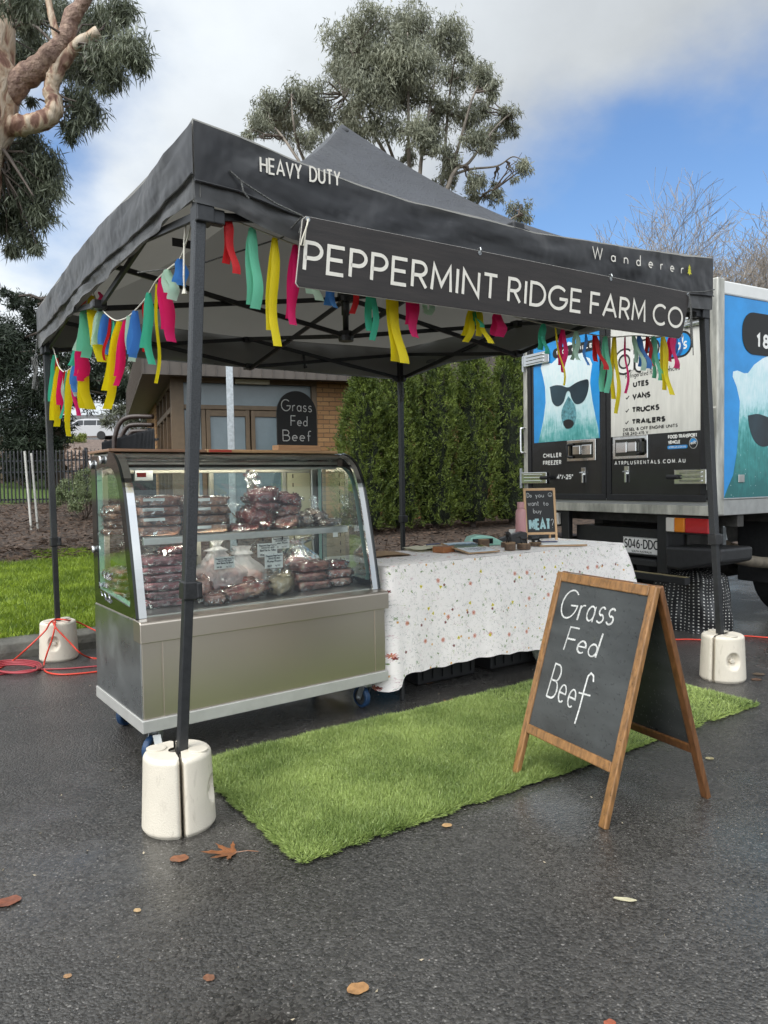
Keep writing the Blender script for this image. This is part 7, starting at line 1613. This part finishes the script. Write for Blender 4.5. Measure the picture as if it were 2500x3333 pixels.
# steel post in the garden
z0 = zworld(-1.97, 9.5)
b = MB(); b.box(-.045, .045, -.045, .045, z0 - .1, 3.1); o = b.build('steel_post', M_galv, None, Frame(-1.97, 9.5, 12), (0, 0, z0 - .1), bevel=.006); tag(o, 'tall galvanised square post in front of the brick building', 'post')
# curved brown pipes beside the building
M_pipe = mat('brown_painted_pipe', (.055, .038, .032), .4, var=.2, vscale=10)
for k, (pts, lb) in enumerate([([(372, 1460), (376, 1415), (392, 1375), (425, 1357), (500, 1356)], 'outermost brown curved pipe rail, highest of the three beside the building'), ([(392, 1460), (396, 1425), (408, 1398), (430, 1384), (500, 1383)], 'middle brown curved pipe rail beside the building'), ([(410, 1462), (414, 1435), (424, 1412), (440, 1404), (500, 1404)], 'innermost brown curved pipe rail, lowest of the three beside the building')]):
    P = [at(px, py, 15.2 + .35 * k) for px, py in pts]; g0 = zworld(P[0][0], P[0][1]); P = [(P[0][0], P[0][1], g0 - .05)] + [tuple(p) for p in P]
    b = MB(); b.tube(smooth_path(P, 8), .048, 12); o = b.build('pipe_rail', M_pipe, None, W0, (P[0][0], P[0][1], g0), smooth=True); tag(o, lb, 'pipe rail', 'curved pipe rails')
# fences
M_fence = mat('black_fence_steel', (.012, .013, .016), .45)
def palisade(p0, p1, top, base, sp, label, rails, posts=2.4):
    a, c = Vector(p0), Vector(p1); L = (c - a).length; d = (c - a) / L; F_ = Frame(a.x, a.y, math.degrees(math.atan2(d.y, d.x)))
    t = thing('palisade_fence', label, 'fence', F_, (0, 0, base)); b = MB(); n_ = int(L / sp)
    for k in range(n_):
        x = k * sp; b.box(x - .0125, x + .0125, -.0125, .0125, base, top - .05); b.add([(x - .0125, -.0125, top - .05), (x + .0125, -.0125, top - .05), (x + .0125, .0125, top - .05), (x - .0125, .0125, top - .05), (x, 0, top)], [(0, 1, 4), (1, 2, 4), (2, 3, 4), (3, 0, 4)])
    b.build('picket_panel', M_fence, t)
    for z in rails: b = MB(); b.box(0, L, .014, .045, z, z + .035); b.build('rail', M_fence, t)
    for k in range(int(L / posts) + 1): b = MB(); b.box(k * posts - .03, k * posts + .03, .046, .106, base - .1, top + .03); b.build('post', M_fence, t)
palisade((-16.5, 17.5), (-6.45, 16.9), 2.03, .72, .092, 'black steel palisade fence behind the mulch bed at the left', (1.76, 1.50, .86))
palisade((-6.45, 16.8), (-3.95, 12.75), 2.19, .45, .10, 'dense black palisade fence meeting the corner of the brick building', (1.95, .75), 2.0)
M_wpost = mat('weathered_white_timber', (.50, .49, .45), .7, var=.2, vscale=12)
for k, (x, lb) in enumerate(((-5.885, 'leftmost of two slim white posts standing in the mulch before the fence'), (-5.825, 'rightmost of two slim white posts standing in the mulch before the fence'))):
    z0 = zworld(x, 12) - .05; b = MB(); b.bar((.045 * (1 - 2 * k) * 0, 0, z0), (-.06, 0, 1.76 - .03 * k), .030, .030, 0, (0, 1, 0)); o = b.build('white_post', M_wpost, None, Frame(x + .06, 12 + .1 * k, 0), (0, 0, z0), bevel=.003); tag(o, lb, 'post', 'slim white posts')
# car on the rise
cz = zworld(-22, 55) + .02; CF = Frame(-22.35, 55, 4)
cr = thing('parked_car', 'white wagon parked on the rise behind the fence', 'car', CF, (0, 0, cz))
M_carw = mat('white_car_paint', (.42, .42, .43), .2, coat=.6)
b = MB(); b.prism(spl([(-2.3, .35), (-2.35, .75), (-2.1, .92), (-1.2, 1.02), (-.4, 1.05), (1.0, 1.06), (2.25, 1.02), (2.35, .8), (2.33, .4), (1.9, .28), (-1.9, .28)], 3), lambda u, v, d: (u, d, cz + v), -.90, .90); cbody = b.build('body', M_carw, cr, bevel=.08)
b = MB(); b.prism([(-1.1, 1.02), (-.35, 1.50), (.2, 1.58), (1.4, 1.56), (1.95, 1.42), (2.2, 1.02)], lambda u, v, d: (u, d * (1 - .16 * max(0, (v - 1.02) / .5)), cz + v), -.84, .84); cabn = b.build('cabin', M_carw, cbody, bevel=.05)
for u0, u1 in ((-.80, .10), (.17, 1.05), (1.12, 1.80)):
    for s in (-1, 1): b = MB(); b.add([(u0 + (.0 if u0 > -.5 else 0), s * .843, cz + 1.08), (u1, s * .843, cz + 1.08), (u1 - .06 * (u1 > 1.5), s * .745, cz + 1.45), (max(u0, -.25), s * .745, cz + 1.45)], [(0, 1, 2, 3)]); b.build('window', mat('dark_car_glass', (.02, .022, .025), .06), cabn, solid=.01)
for x in (-1.45, 1.42):
    for s in (-1, 1): b = MB(); b.lathe([(0, -.1), (.30, -.1), (.33, -.06), (.33, .06), (.30, .1), (0, .1)], 20, (x, s * .82, cz + .33), 'y'); b.build('wheel', M_rubber, cr)
for s in (-1, 1): b = MB(); b.box(2.10, 2.36, s * .72 - .16, s * .72 + .16, cz + .82, cz + .98); b.build('tail_light', mat('red_tail_light', (.40, .02, .02), .2), cr, bevel=.03)
b = MB(); b.box(-6, 7, 0, .15, 0, 2.6)
for k in range(60): b.box(-6 + .22 * k, -5.9 + .22 * k, -.03, -.001, 0, 2.6)
zz = zworld(-24, 64); b.v = [(x, y, z + zz) for x, y, z in b.v]; o = b.build('shed_wall', mat('pale_grey_sheeting', (.17, .175, .18), .6, var=.1, vscale=3), None, Frame(-24, 63, 3), (0, 0, zz)); tag(o, 'pale grey sheet metal shed wall behind the parked car', 'shed')

# ------------------------------------------------------------------ trees and shrubs
def tree_root(name, label, cat, x, y, group=None):
    z = zworld(x, y); return thing(name, label, cat, W0, (x, y, z - .05), group)
def clumps_to_leaves(cl, per, L, Wd, rng, droop=.0, sub=7, subr=.42, flat_=1.0):
    P = []; 
    for c, r in cl:
        k = max(1, int(sub * (r ** 1.0)))
        d = unit(rng.normal(size=(k, 3))) * (rng.random((k, 1)) ** .45) * r * np.array([1, .9, .85]); cc = c + d
        m = max(4, int(per / k)); rr = r * subr
        q = np.repeat(cc, m, 0) + rng.normal(size=(k * m, 3)) * rr * .42 * np.array([1, 1, flat_]); P.append(q)
    P = np.concatenate(P); ax = rng.normal(size=P.shape); ax[:, 2] -= droop * 1.6
    return leaf_quads(P, unit(ax), L, Wd, rng)
def wave_path(a, b_, k, amp, seed):
    a, b_ = Vector(a), Vector(b_); out = []
    for i in range(k + 1):
        t = i / k; p = a.lerp(b_, t); e = math.sin(math.pi * t) * amp
        out.append(p + Vector((mnoise.noise(Vector((t * 3, seed, 1))), mnoise.noise(Vector((t * 3, seed, 5))), .5 * mnoise.noise(Vector((t * 3, seed, 9))))) * e)
    return out
rg = np.random.default_rng(11)
# big gum at the left
def bark_mat():
    m = bpy.data.materials.new('gum_bark'); m.use_nodes = True; N, Lk, b = nodes(m)
    t = N.new('ShaderNodeTexCoord'); mp = N.new('ShaderNodeMapping'); mp.inputs['Scale'].default_value = (1, 1, .45); Lk.new(t.outputs['Object'], mp.inputs[0])
    n = N.new('ShaderNodeTexNoise'); n.inputs['Scale'].default_value = 8.5; n.inputs['Detail'].default_value = 12; n.inputs['Distortion'].default_value = .7; Lk.new(mp.outputs[0], n.inputs['Vector'])
    r = N.new('ShaderNodeValToRGB'); e = r.color_ramp.elements; e[0].position = .36; e[0].color = (.16, .075, .05, 1); e[1].position = .52; e[1].color = (.52, .40, .29, 1)
    k = e.new(.43); k.color = (.32, .19, .13, 1); k = e.new(.46); k.color = (.44, .31, .21, 1); k = e.new(.75); k.color = (.58, .50, .40, 1)
    Lk.new(n.outputs['Fac'], r.inputs[0]); Lk.new(r.outputs[0], b.inputs['Base Color']); b.inputs['Roughness'].default_value = .7
    bp = N.new('ShaderNodeBump'); bp.inputs['Distance'].default_value = .06; Lk.new(n.outputs['Fac'], bp.inputs['Height']); Lk.new(bp.outputs[0], b.inputs['Normal']); return m
M_gum = bark_mat(); M_twig = mat('grey_brown_twig', (.11, .085, .07), .7, var=.3, vscale=6)
M_redlimb = mat('dark_red_peeling_bark', (.12, .060, .045), .7, col2=(.40, .27, .20), vscale=14, bump=.03, bscale=24, detail=9)
M_gumleaf = foliage('gum_leaf', (.055, .070, .042), (.24, .26, .175), .38, .25, .45, pos=2.5)
gb = at(-70, 461, 8); gt = tree_root('gum_tree', 'large eucalyptus with peeling cream trunk leaning in from the left edge', 'tree', float(gb[0]) - 1.0, 8.2)
b = MB(); A8 = lambda px, py, Y=8.0: tuple(at(px, py, Y))
zg = zworld(-5.2, 8.2) - .1
b.tube(smooth_path([(gb[0] - 1.0, 8.2, zg), (gb[0] - .75, 8.2, 1.5), (gb[0] - .40, 8.1, 3.2), A8(-95, 520), A8(-40, 360), A8(-30, 200), A8(-28, 60), A8(-30, -120), A8(-60, -500)], 6), [.42] * 6 + [.36] * 6 + [.33] * 6 + [.31] * 6 + [.29] * 6 + [.235] * 6 + [.20] * 6 + [.19] * 6 + [.16], 20, cap=True); b.build('trunk', M_gum, gt, smooth=True)
def limb(pts, r0, r1, m=M_gum, n=14):
    q = MB(); P = smooth_path([A8(*p) for p in pts], 6); k = len(P); rr_ = [(r0 + (r1 - r0) * i / (k - 1)) * (1 + .22 * mnoise.noise(Vector((i * .55, r0 * 50, 3)))) for i in range(k)]; q.tube(P, rr_, n); q.build('limb', m, gt, smooth=True)
limb([(-40, 340), (20, 310), (65, 262), (120, 225), (175, 175), (215, 125), (232, 60), (265, 15), (310, -60)], .15, .062, M_redlimb)
limb([(-50, 430), (20, 412), (70, 408), (130, 396), (170, 372), (178, 340), (166, 300), (180, 245), (205, 205), (250, 150), (322, 103)], .118, .058)
limb([(188, 150), (180, 100), (165, 40), (150, -40)], .045, .030)
limb([(-30, 120), (60, 78), (120, 90), (170, 140)], .03, .012, M_twig, 8); limb([(300, 130), (345, 140), (390, 130)], .014, .006, M_twig, 8); limb([(195, 310), (220, 322), (250, 330)], .014, .006, M_twig, 8); limb([(-10, 470), (20, 500), (60, 560), (110, 640)], .03, .008, M_twig, 8)
GC = [(70, 60, 55, 1), (110, 130, 60, 2), (60, 190, 50, 2), (150, 200, 45, 1.5), (120, 20, 60, 1), (200, 30, 50, 1.5), (255, 80, 45, 1), (270, 150, 60, .6), (330, 60, 55, .5), (400, 25, 45, 0), (350, 190, 55, 0), (420, 140, 50, -.3), (440, 190, 38, -.3), (365, 250, 35, 0), (290, 225, 50, .4), (240, 220, 40, .8), (262, 320, 45, .2), (285, 365, 42, .2), (240, 400, 34, .2), (225, 440, 18, .2), (100, 460, 45, .5), (40, 480, 45, .5), (150, 520, 45, .3), (100, 560, 75, .4), (30, 580, 70, .6), (165, 610, 38, .3), (70, 660, 70, .4), (130, 690, 42, .3), (20, 720, 55, .5), (90, 770, 38, .4), (40, 800, 26, .4), (110, 800, 20, .4), (340, 285, 18, 0), (120, 800, 16, .3), (40, 330, 14, .5), (60, 10, 50, -.5), (10, 120, 40, 2), (100, 320, 10, .4)]
cl = [(at(px, py, 8 + dy), r / F_PX * 8.2) for px, py, r, dy in GC]
V = np.concatenate([clumps_to_leaves([c], max(120, int(1900 * (c[1] / .22) ** 2)), .115, .0135, rg, 1.1, 170, .75) for c in cl]); big_mesh('crown', V, 4, M_gumleaf, gt)
b = MB(); anch = [A8(215, 125), A8(250, 150), A8(178, 340), A8(-20, 480), A8(-28, 60)]
for k, (c, r) in enumerate(cl):
    a = min(anch, key=lambda q: (Vector(q) - Vector(c)).length)
    if (Vector(a) - Vector(c)).length > .25: b.tube(wave_path(a, c, 6, .14, k), [.016, .014, .012, .010, .008, .006, .004], 5)
b.build('twigs', M_twig, gt)

# tall gum beyond the marquee
M_cg = foliage('distant_gum_leaf', (.10, .11, .075), (.38, .385, .28), .45, .25, .4, pos=.9)  # distance haze put into the pale leaf colours
ct = tree_root('gum_tree', 'tall many stemmed eucalyptus behind the marquee peak', 'tree', 1.2, 34.0)
zc_ = [(690, 120, 90), (870, 130, 115), (1050, 190, 95), (1130, 250, 50), (560, 200, 95), (640, 320, 115), (540, 350, 85), (760, 330, 105), (900, 300, 100), (700, 470, 110), (830, 450, 90), (940, 440, 80), (1090, 380, 70), (1250, 370, 72), (1290, 440, 42), (1040, 520, 65), (1150, 560, 80), (1230, 540, 50), (1365, 560, 52), (1300, 650, 60), (1380, 620, 42), (1200, 680, 60), (1265, 725, 34), (320, 470, 78), (200, 520, 75), (420, 490, 85), (150, 600, 62), (280, 600, 85), (470, 580, 75), (400, 680, 55), (90, 655, 26), (580, 560, 75), (640, 650, 75), (750, 620, 70), (900, 640, 70), (980, 700, 70), (880, 760, 42), (1085, 780, 58), (1060, 870, 50), (1190, 890, 52), (1180, 960, 42), (1292, 950, 44), (1440, 805, 40), (1395, 872, 18), (1420, 1035, 55), (1000, 600, 50), (1155, 280, 36), (615, 250, 60), (820, 210, 70), (960, 240, 70), (1300, 900, 20)]
A34 = lambda zx, zy, dy=0: at(750 + zx * .663, zy * .663, 34 + dy)
cl = [(A34(x, y, rg.uniform(-2.2, 2.2)), r * .663 / F_PX * 34) for x, y, r in zc_]
V = np.concatenate([clumps_to_leaves([(c[0], c[1] * 1.12)], max(60, int(2600 * (c[1] / .9) ** 2)), .27, .048, rg, 1.0, 26, .50) for c in cl]); big_mesh('crown', V, 4, M_cg, ct)
b = MB(); base = Vector((1.2, 34, zworld(1.2, 34) - .1)); fork = Vector(tuple(A34(960, 1300)))
b.tube([base, base.lerp(fork, .5) + Vector((.2, 0, 0)), fork], [.55, .48, .42], 12)
stems = [[(960, 1300), (860, 1000), (800, 780), (735, 620), (640, 460), (600, 260)], [(960, 1300), (885, 900), (875, 600), (872, 380), (870, 160)], [(960, 1300), (930, 900), (960, 640), (1000, 420), (1040, 220)], [(960, 1300), (1035, 920), (1060, 640), (1080, 430), (1100, 300)], [(960, 1300), (1065, 920), (1120, 720), (1190, 480), (1250, 370)], [(960, 1300), (1085, 870), (1170, 800), (1290, 640), (1370, 560)], [(960, 1300), (780, 800), (660, 600), (560, 480), (480, 400)], [(960, 1300), (500, 1000), (350, 760), (310, 600), (300, 480)], [(960, 1300), (480, 1000), (330, 780), (230, 640), (160, 600)], [(1090, 860), (1180, 830), (1310, 815), (1385, 770), (1440, 790)], [(960, 1300), (1150, 1080), (1240, 960), (1295, 930)], [(960, 1300), (1250, 1150), (1420, 1050)]]
tips = []
for k, s in enumerate(stems):
    P = smooth_path([tuple(A34(x, y, 1.2 * math.sin(k * 2 + i))) for i, (x, y) in enumerate(s)], 6); n_ = len(P); b.tube(P, [(.115 if k != 9 else .07) * (1 - .78 * i / (n_ - 1)) for i in range(n_)], 7); tips += P[6:]
b.build('trunk', mat('pale_gum_bark', (.19, .16, .13), .7, var=.4, vscale=2), ct, smooth=True)
b = MB()
for k, (c, r) in enumerate(cl):
    a = min(tips, key=lambda q: (q - Vector(c)).length)
    for j in range(4):
        e = Vector(c) + Vector(tuple(rg.normal(size=3))) * r * .5; b.tube(wave_path(a, e, 5, .4, k * 5 + j), [.05, .042, .034, .026, .018, .01], 4)
b.build('branches', M_twig, ct)

# dark conifer and paler cedar beyond the fence
def soft_tree(name, label, Y, cls, per, L, Wd, m, base, mt_, droop, sub, ref=1.0, tr=.25):
    t = tree_root(name, label, 'tree', *base); cl = [(at(px, py, Y + rg.uniform(-1.2, 1.2)), r / F_PX * Y) for px, py, r in cls]
    V = np.concatenate([clumps_to_leaves([c], max(60, int(per * (c[1] / ref) ** 2)), L, Wd, rg, droop, sub, .36, .7) for c in cl]); big_mesh('crown', V, 4, m, t)
    q = MB(); top = max(c[2] for c, r in cl); z0 = zworld(*base) - .1; ax_ = [(base[0], base[1], z0), (base[0] + .1, base[1], (z0 + top) / 2), (base[0], base[1], top)]; q.tube(ax_, [tr, tr * .7, .05], 10); q.build('trunk', M_twig, t)
    q = MB()
    for k, (c, r) in enumerate(cl): q.tube(wave_path((base[0], base[1], min(top, c[2] + .3)), c, 6, .3, k), [.06, .05, .04, .035, .03, .02, .01], 5)
    q.build('branches', M_twig, t); return t
M_dark = foliage('dark_conifer_needle', (.010, .016, .011), (.045, .062, .036), .55, .12, .3, pos=1.2)
soft_tree('conifer_tree', 'broad dark conifer behind the palisade fence at the left', 21, [(60, 985, 45), (20, 960, 30), (110, 1010, 50), (150, 1070, 90), (60, 1110, 105), (230, 1120, 75), (250, 1030, 25), (300, 1190, 85), (180, 1240, 125), (60, 1290, 120), (300, 1265, 80), (180, 1400, 55), (130, 1410, 100), (60, 1440, 115), (400, 1245, 60), (395, 1285, 38), (160, 1490, 55), (110, 1510, 65), (400, 1160, 40), (180, 1160, 60), (20, 1190, 80), (-60, 1150, 110), (-80, 1350, 120), (350, 1130, 50), (200, 1010, 30), (460, 1290, 30), (20, 1530, 45)], 4200, .20, .034, M_dark, (-9.6, 21.3), None, .25, 30)
M_ced = foliage('grey_green_cedar', (.055, .065, .042), (.21, .225, .155), .6, .2, .3)
soft_tree('cedar_tree', 'pale grey green cedar behind the building corner', 31, [(420, 1235, 55), (500, 1225, 55), (560, 1260, 55), (620, 1230, 45), (470, 1305, 55), (545, 1330, 50), (430, 1370, 32), (600, 1320, 45), (380, 1330, 34), (470, 1375, 26), (520, 1290, 60), (350, 1370, 22), (440, 1190, 40), (560, 1190, 45)], 1700, .36, .050, M_ced, (-9.6, 31), None, .3, 26)
# shrub by the fence, low bush on the rise
M_shrub = foliage('grey_green_shrub', (.055, .08, .035), (.26, .30, .15), .5, .25, .4)
def shrub(name, label, cs, n_, L, Wd, m, base):
    t = tree_root(name, label, 'shrub', *base); V = np.concatenate([clumps_to_leaves([(np.array(c), r)], n_, L, Wd, rg, -.5, 40, .4) for c, r in cs]); big_mesh('foliage', V, 4, m, t)
    q = MB(); z0 = zworld(*base) - .05
    for k, (c, r) in enumerate(cs): q.tube(wave_path((base[0], base[1], z0), c, 5, .1, k), [.018, .015, .012, .009, .006, .003], 5)
    q.build('stems', M_twig, t)
shrub('garden_shrub', 'grey green shrub in the mulch in front of the palisade fence', [(at(230, 1600, 13.5), .24), (at(280, 1585, 13.4), .26), (at(200, 1630, 13.4), .20), (at(300, 1545, 13.6), .22), (at(255, 1640, 13.2), .22), (at(305, 1625, 13.3), .25), (at(345, 1590, 13.5), .28), (at(330, 1540, 13.7), .2)], 1000, .045, .018, M_shrub, (-5.55, 13.5))
shrub('low_bush', 'yellow green bush on the bank below the parked car', [(at(240, 1432, 44), .35), (at(265, 1428, 44), .35), (at(222, 1440, 44), .25)], 500, .14, .06, foliage('yellow_green_bush', (.10, .13, .03), (.26, .30, .07), .5, .3), (-19, 44))

# clipped conifers behind the stall
M_thuja = foliage('bright_conifer_spray', (.020, .045, .010), (.21, .265, .050), .5, .2, .35, pos=4.5)
def hedge_conifer(x, y, H, rad, seed, label):
    t = tree_root('hedge_conifer', label, 'tree', x, y, 'conifers in a row behind the stall'); r_ = np.random.default_rng(seed); z0 = zworld(x, y)
    ns = 1700
    h = r_.random(ns) ** .85; th = r_.uniform(0, 2 * math.pi, ns)
    prof_ = np.interp(h, [0, .06, .25, .55, .8, .93, 1], [.85, 1.0, 1.05, .92, .62, .34, .05]) * rad
    bump = np.array([mnoise.noise(Vector((math.cos(a) * 2.4, math.sin(a) * 2.4, q * 3.0 + seed))) for a, q in zip(th, h)])
    rr_ = prof_ * (.78 + .62 * bump + r_.uniform(-.10, .08, ns))
    c = np.stack([x + rr_ * np.cos(th), y + rr_ * np.sin(th), z0 + .06 + h * (H - .1) + .06 * bump], 1)
    out = np.stack([np.cos(th), np.sin(th), np.zeros(ns)], 1)
    axis = unit(out * .55 + np.array([0, 0, 1.0]) * .75 + r_.normal(0, .28, (ns, 3)))
    fan = unit(np.cross(axis, unit(r_.normal(size=(ns, 3)))))
    L = r_.uniform(.13, .26, ns) * (1 - .25 * h); Vs = []
    m = 15
    for k in range(m):
        s = (k % 2) * 2 - 1; f = (k // 2 + .4) / (m / 2)
        p = c + axis * (L * f * .85)[:, None] + r_.normal(0, .006, (ns, 3))
        d = unit(axis * (.55 + .5 * f) + fan * s * (1.0 - .55 * f) + r_.normal(0, .16, (ns, 3)))
        Vs.append(leaf_quads(p, d, .062 * (1.15 - .5 * f), .019, r_))
    big_mesh('crown', np.concatenate(Vs), 4, M_thuja, t)
    q = MB(); q.tube([(x, y, z0 - .05), (x, y, z0 + H * .5), (x, y, z0 + H * .93)], [.06, .045, .012], 8)
    for k in range(60):
        a = r_.uniform(0, 6.28); z = z0 + .1 + H * .85 * r_.random(); e = float(np.interp((z - z0) / H, [0, .3, .6, .9], [.6, .7, .5, .2])) * rad; q.tube([(x, y, z), (x + e * math.cos(a), y + e * math.sin(a), z + .25)], [.012, .004], 4)
    q.build('trunk', M_twig, t)
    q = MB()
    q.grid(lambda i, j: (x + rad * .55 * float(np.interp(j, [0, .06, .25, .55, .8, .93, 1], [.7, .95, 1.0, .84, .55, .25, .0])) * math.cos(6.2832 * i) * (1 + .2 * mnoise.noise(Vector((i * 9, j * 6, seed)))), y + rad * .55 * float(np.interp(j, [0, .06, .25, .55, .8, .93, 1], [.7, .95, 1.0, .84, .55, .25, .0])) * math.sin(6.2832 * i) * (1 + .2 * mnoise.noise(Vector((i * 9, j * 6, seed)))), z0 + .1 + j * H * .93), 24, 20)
    q.build('dark_core', mat('dark_crown_core', (.012, .018, .006), .9, var=.5, vscale=14, bump=.03, bscale=30), t, smooth=True)  # solid core added to stop light passing; inner shade put into its dark colour
HD = [('leftmost conifer of the row, beside the brick wall', 1190, 2.70, .45), ('second conifer from the brick wall in the row behind the stall', 1300, 3.0, .43), ('middle conifer of the row behind the black marquee leg', 1418, 3.25, .45), ('fourth conifer of the row, left of the truck', 1538, 3.2, .44), ('conifer beside the truck doors, rightmost one seen', 1665, 3.45, .48)]
for k, (lb, px, H, rad) in enumerate(HD):
    d = ray(px, 1600); s = d[0] / d[1]
    Yw = (7.35 + .337 + 2.073) / (.8258 - .5640 * s); hedge_conifer(s * Yw, Yw, H, rad * (1 + .05 * k), 200 + k, lb)
# bare winter trees to the right
M_bare = mat('bare_grey_bark', (.27, .235, .20), .8, var=.35, vscale=3)
def bare_tree(x, y, H, seed, label, spread=.5, depth=7):
    t = tree_root('bare_tree', label, 'tree', x, y, 'leafless trees beyond the truck'); rr = random.Random(seed); segs = []
    def grow(p, d, L, r, lev):
        k = 4; pts = [p]; dd = d.copy()
        for i in range(k):
            dd = (dd + Vector((rr.gauss(0, .19), rr.gauss(0, .19), rr.gauss(.01, .12)))).normalized(); pts.append(pts[-1] + dd * L / k)
        segs.append((pts, [r * (1 - .45 * i / k) for i in range(k + 1)], lev))
        if lev >= depth: return
        n_ = 3 if lev < 2 else rr.choice((3, 3, 4) if lev < 5 else (2, 3, 3))
        for j in range(n_):
            i = k if j == 0 else rr.randint(2, k); a = Vector((rr.gauss(0, 1), rr.gauss(0, 1), rr.gauss(.25, .5))); nd = (dd * (1.0 if j == 0 else .75) + a.normalized() * (spread * .5 if j == 0 else spread * 1.25)); nd.z += .06
            grow(pts[i], nd.normalized(), L * rr.uniform(.70, .90), r * (.62 if j == 0 else .46), lev + 1)
    z0 = zworld(x, y) - .1; grow(Vector((x, y, z0)), Vector((.02, 0, 1)), H * .17, H * .013, 0)
    b = MB()
    for pts, rad, lev in segs:
        if lev < 3: b.tube(pts, rad, 7, cap=False)
    b.build('trunk', M_bare, t, fix=False)
    b = MB()
    for pts, rad, lev in segs:
        if lev >= 3: b.tube(pts, [max(q * .8, .0075) for q in rad], 3, cap=False)
    b.build('branches', M_bare, t, fix=False)
for k, (px, py, Y, lb) in enumerate([(2140, 700, 30, 'bushy leafless tree nearest the marquee corner'), (2265, 690, 32, 'leafless tree standing between the two taller bare trees'), (2430, 640, 28, 'tallest leafless tree rising over the truck roof'), (2345, 700, 34, 'thin leafless tree behind the tallest one'), (2555, 650, 30, 'leafless tree at the right picture edge'), (2080, 760, 36, 'low leafless tree farthest left, just right of the marquee roof edge'), (2215, 720, 38, 'far leafless tree half hidden by the bushy one'), (2480, 690, 36, 'leafless tree behind the one at the picture edge')]):
    P = at(px, py, Y); z0 = zworld(P[0], Y); bare_tree(float(P[0]), Y, float(P[2] - z0) * 1.5, 300 + k, lb, .56)
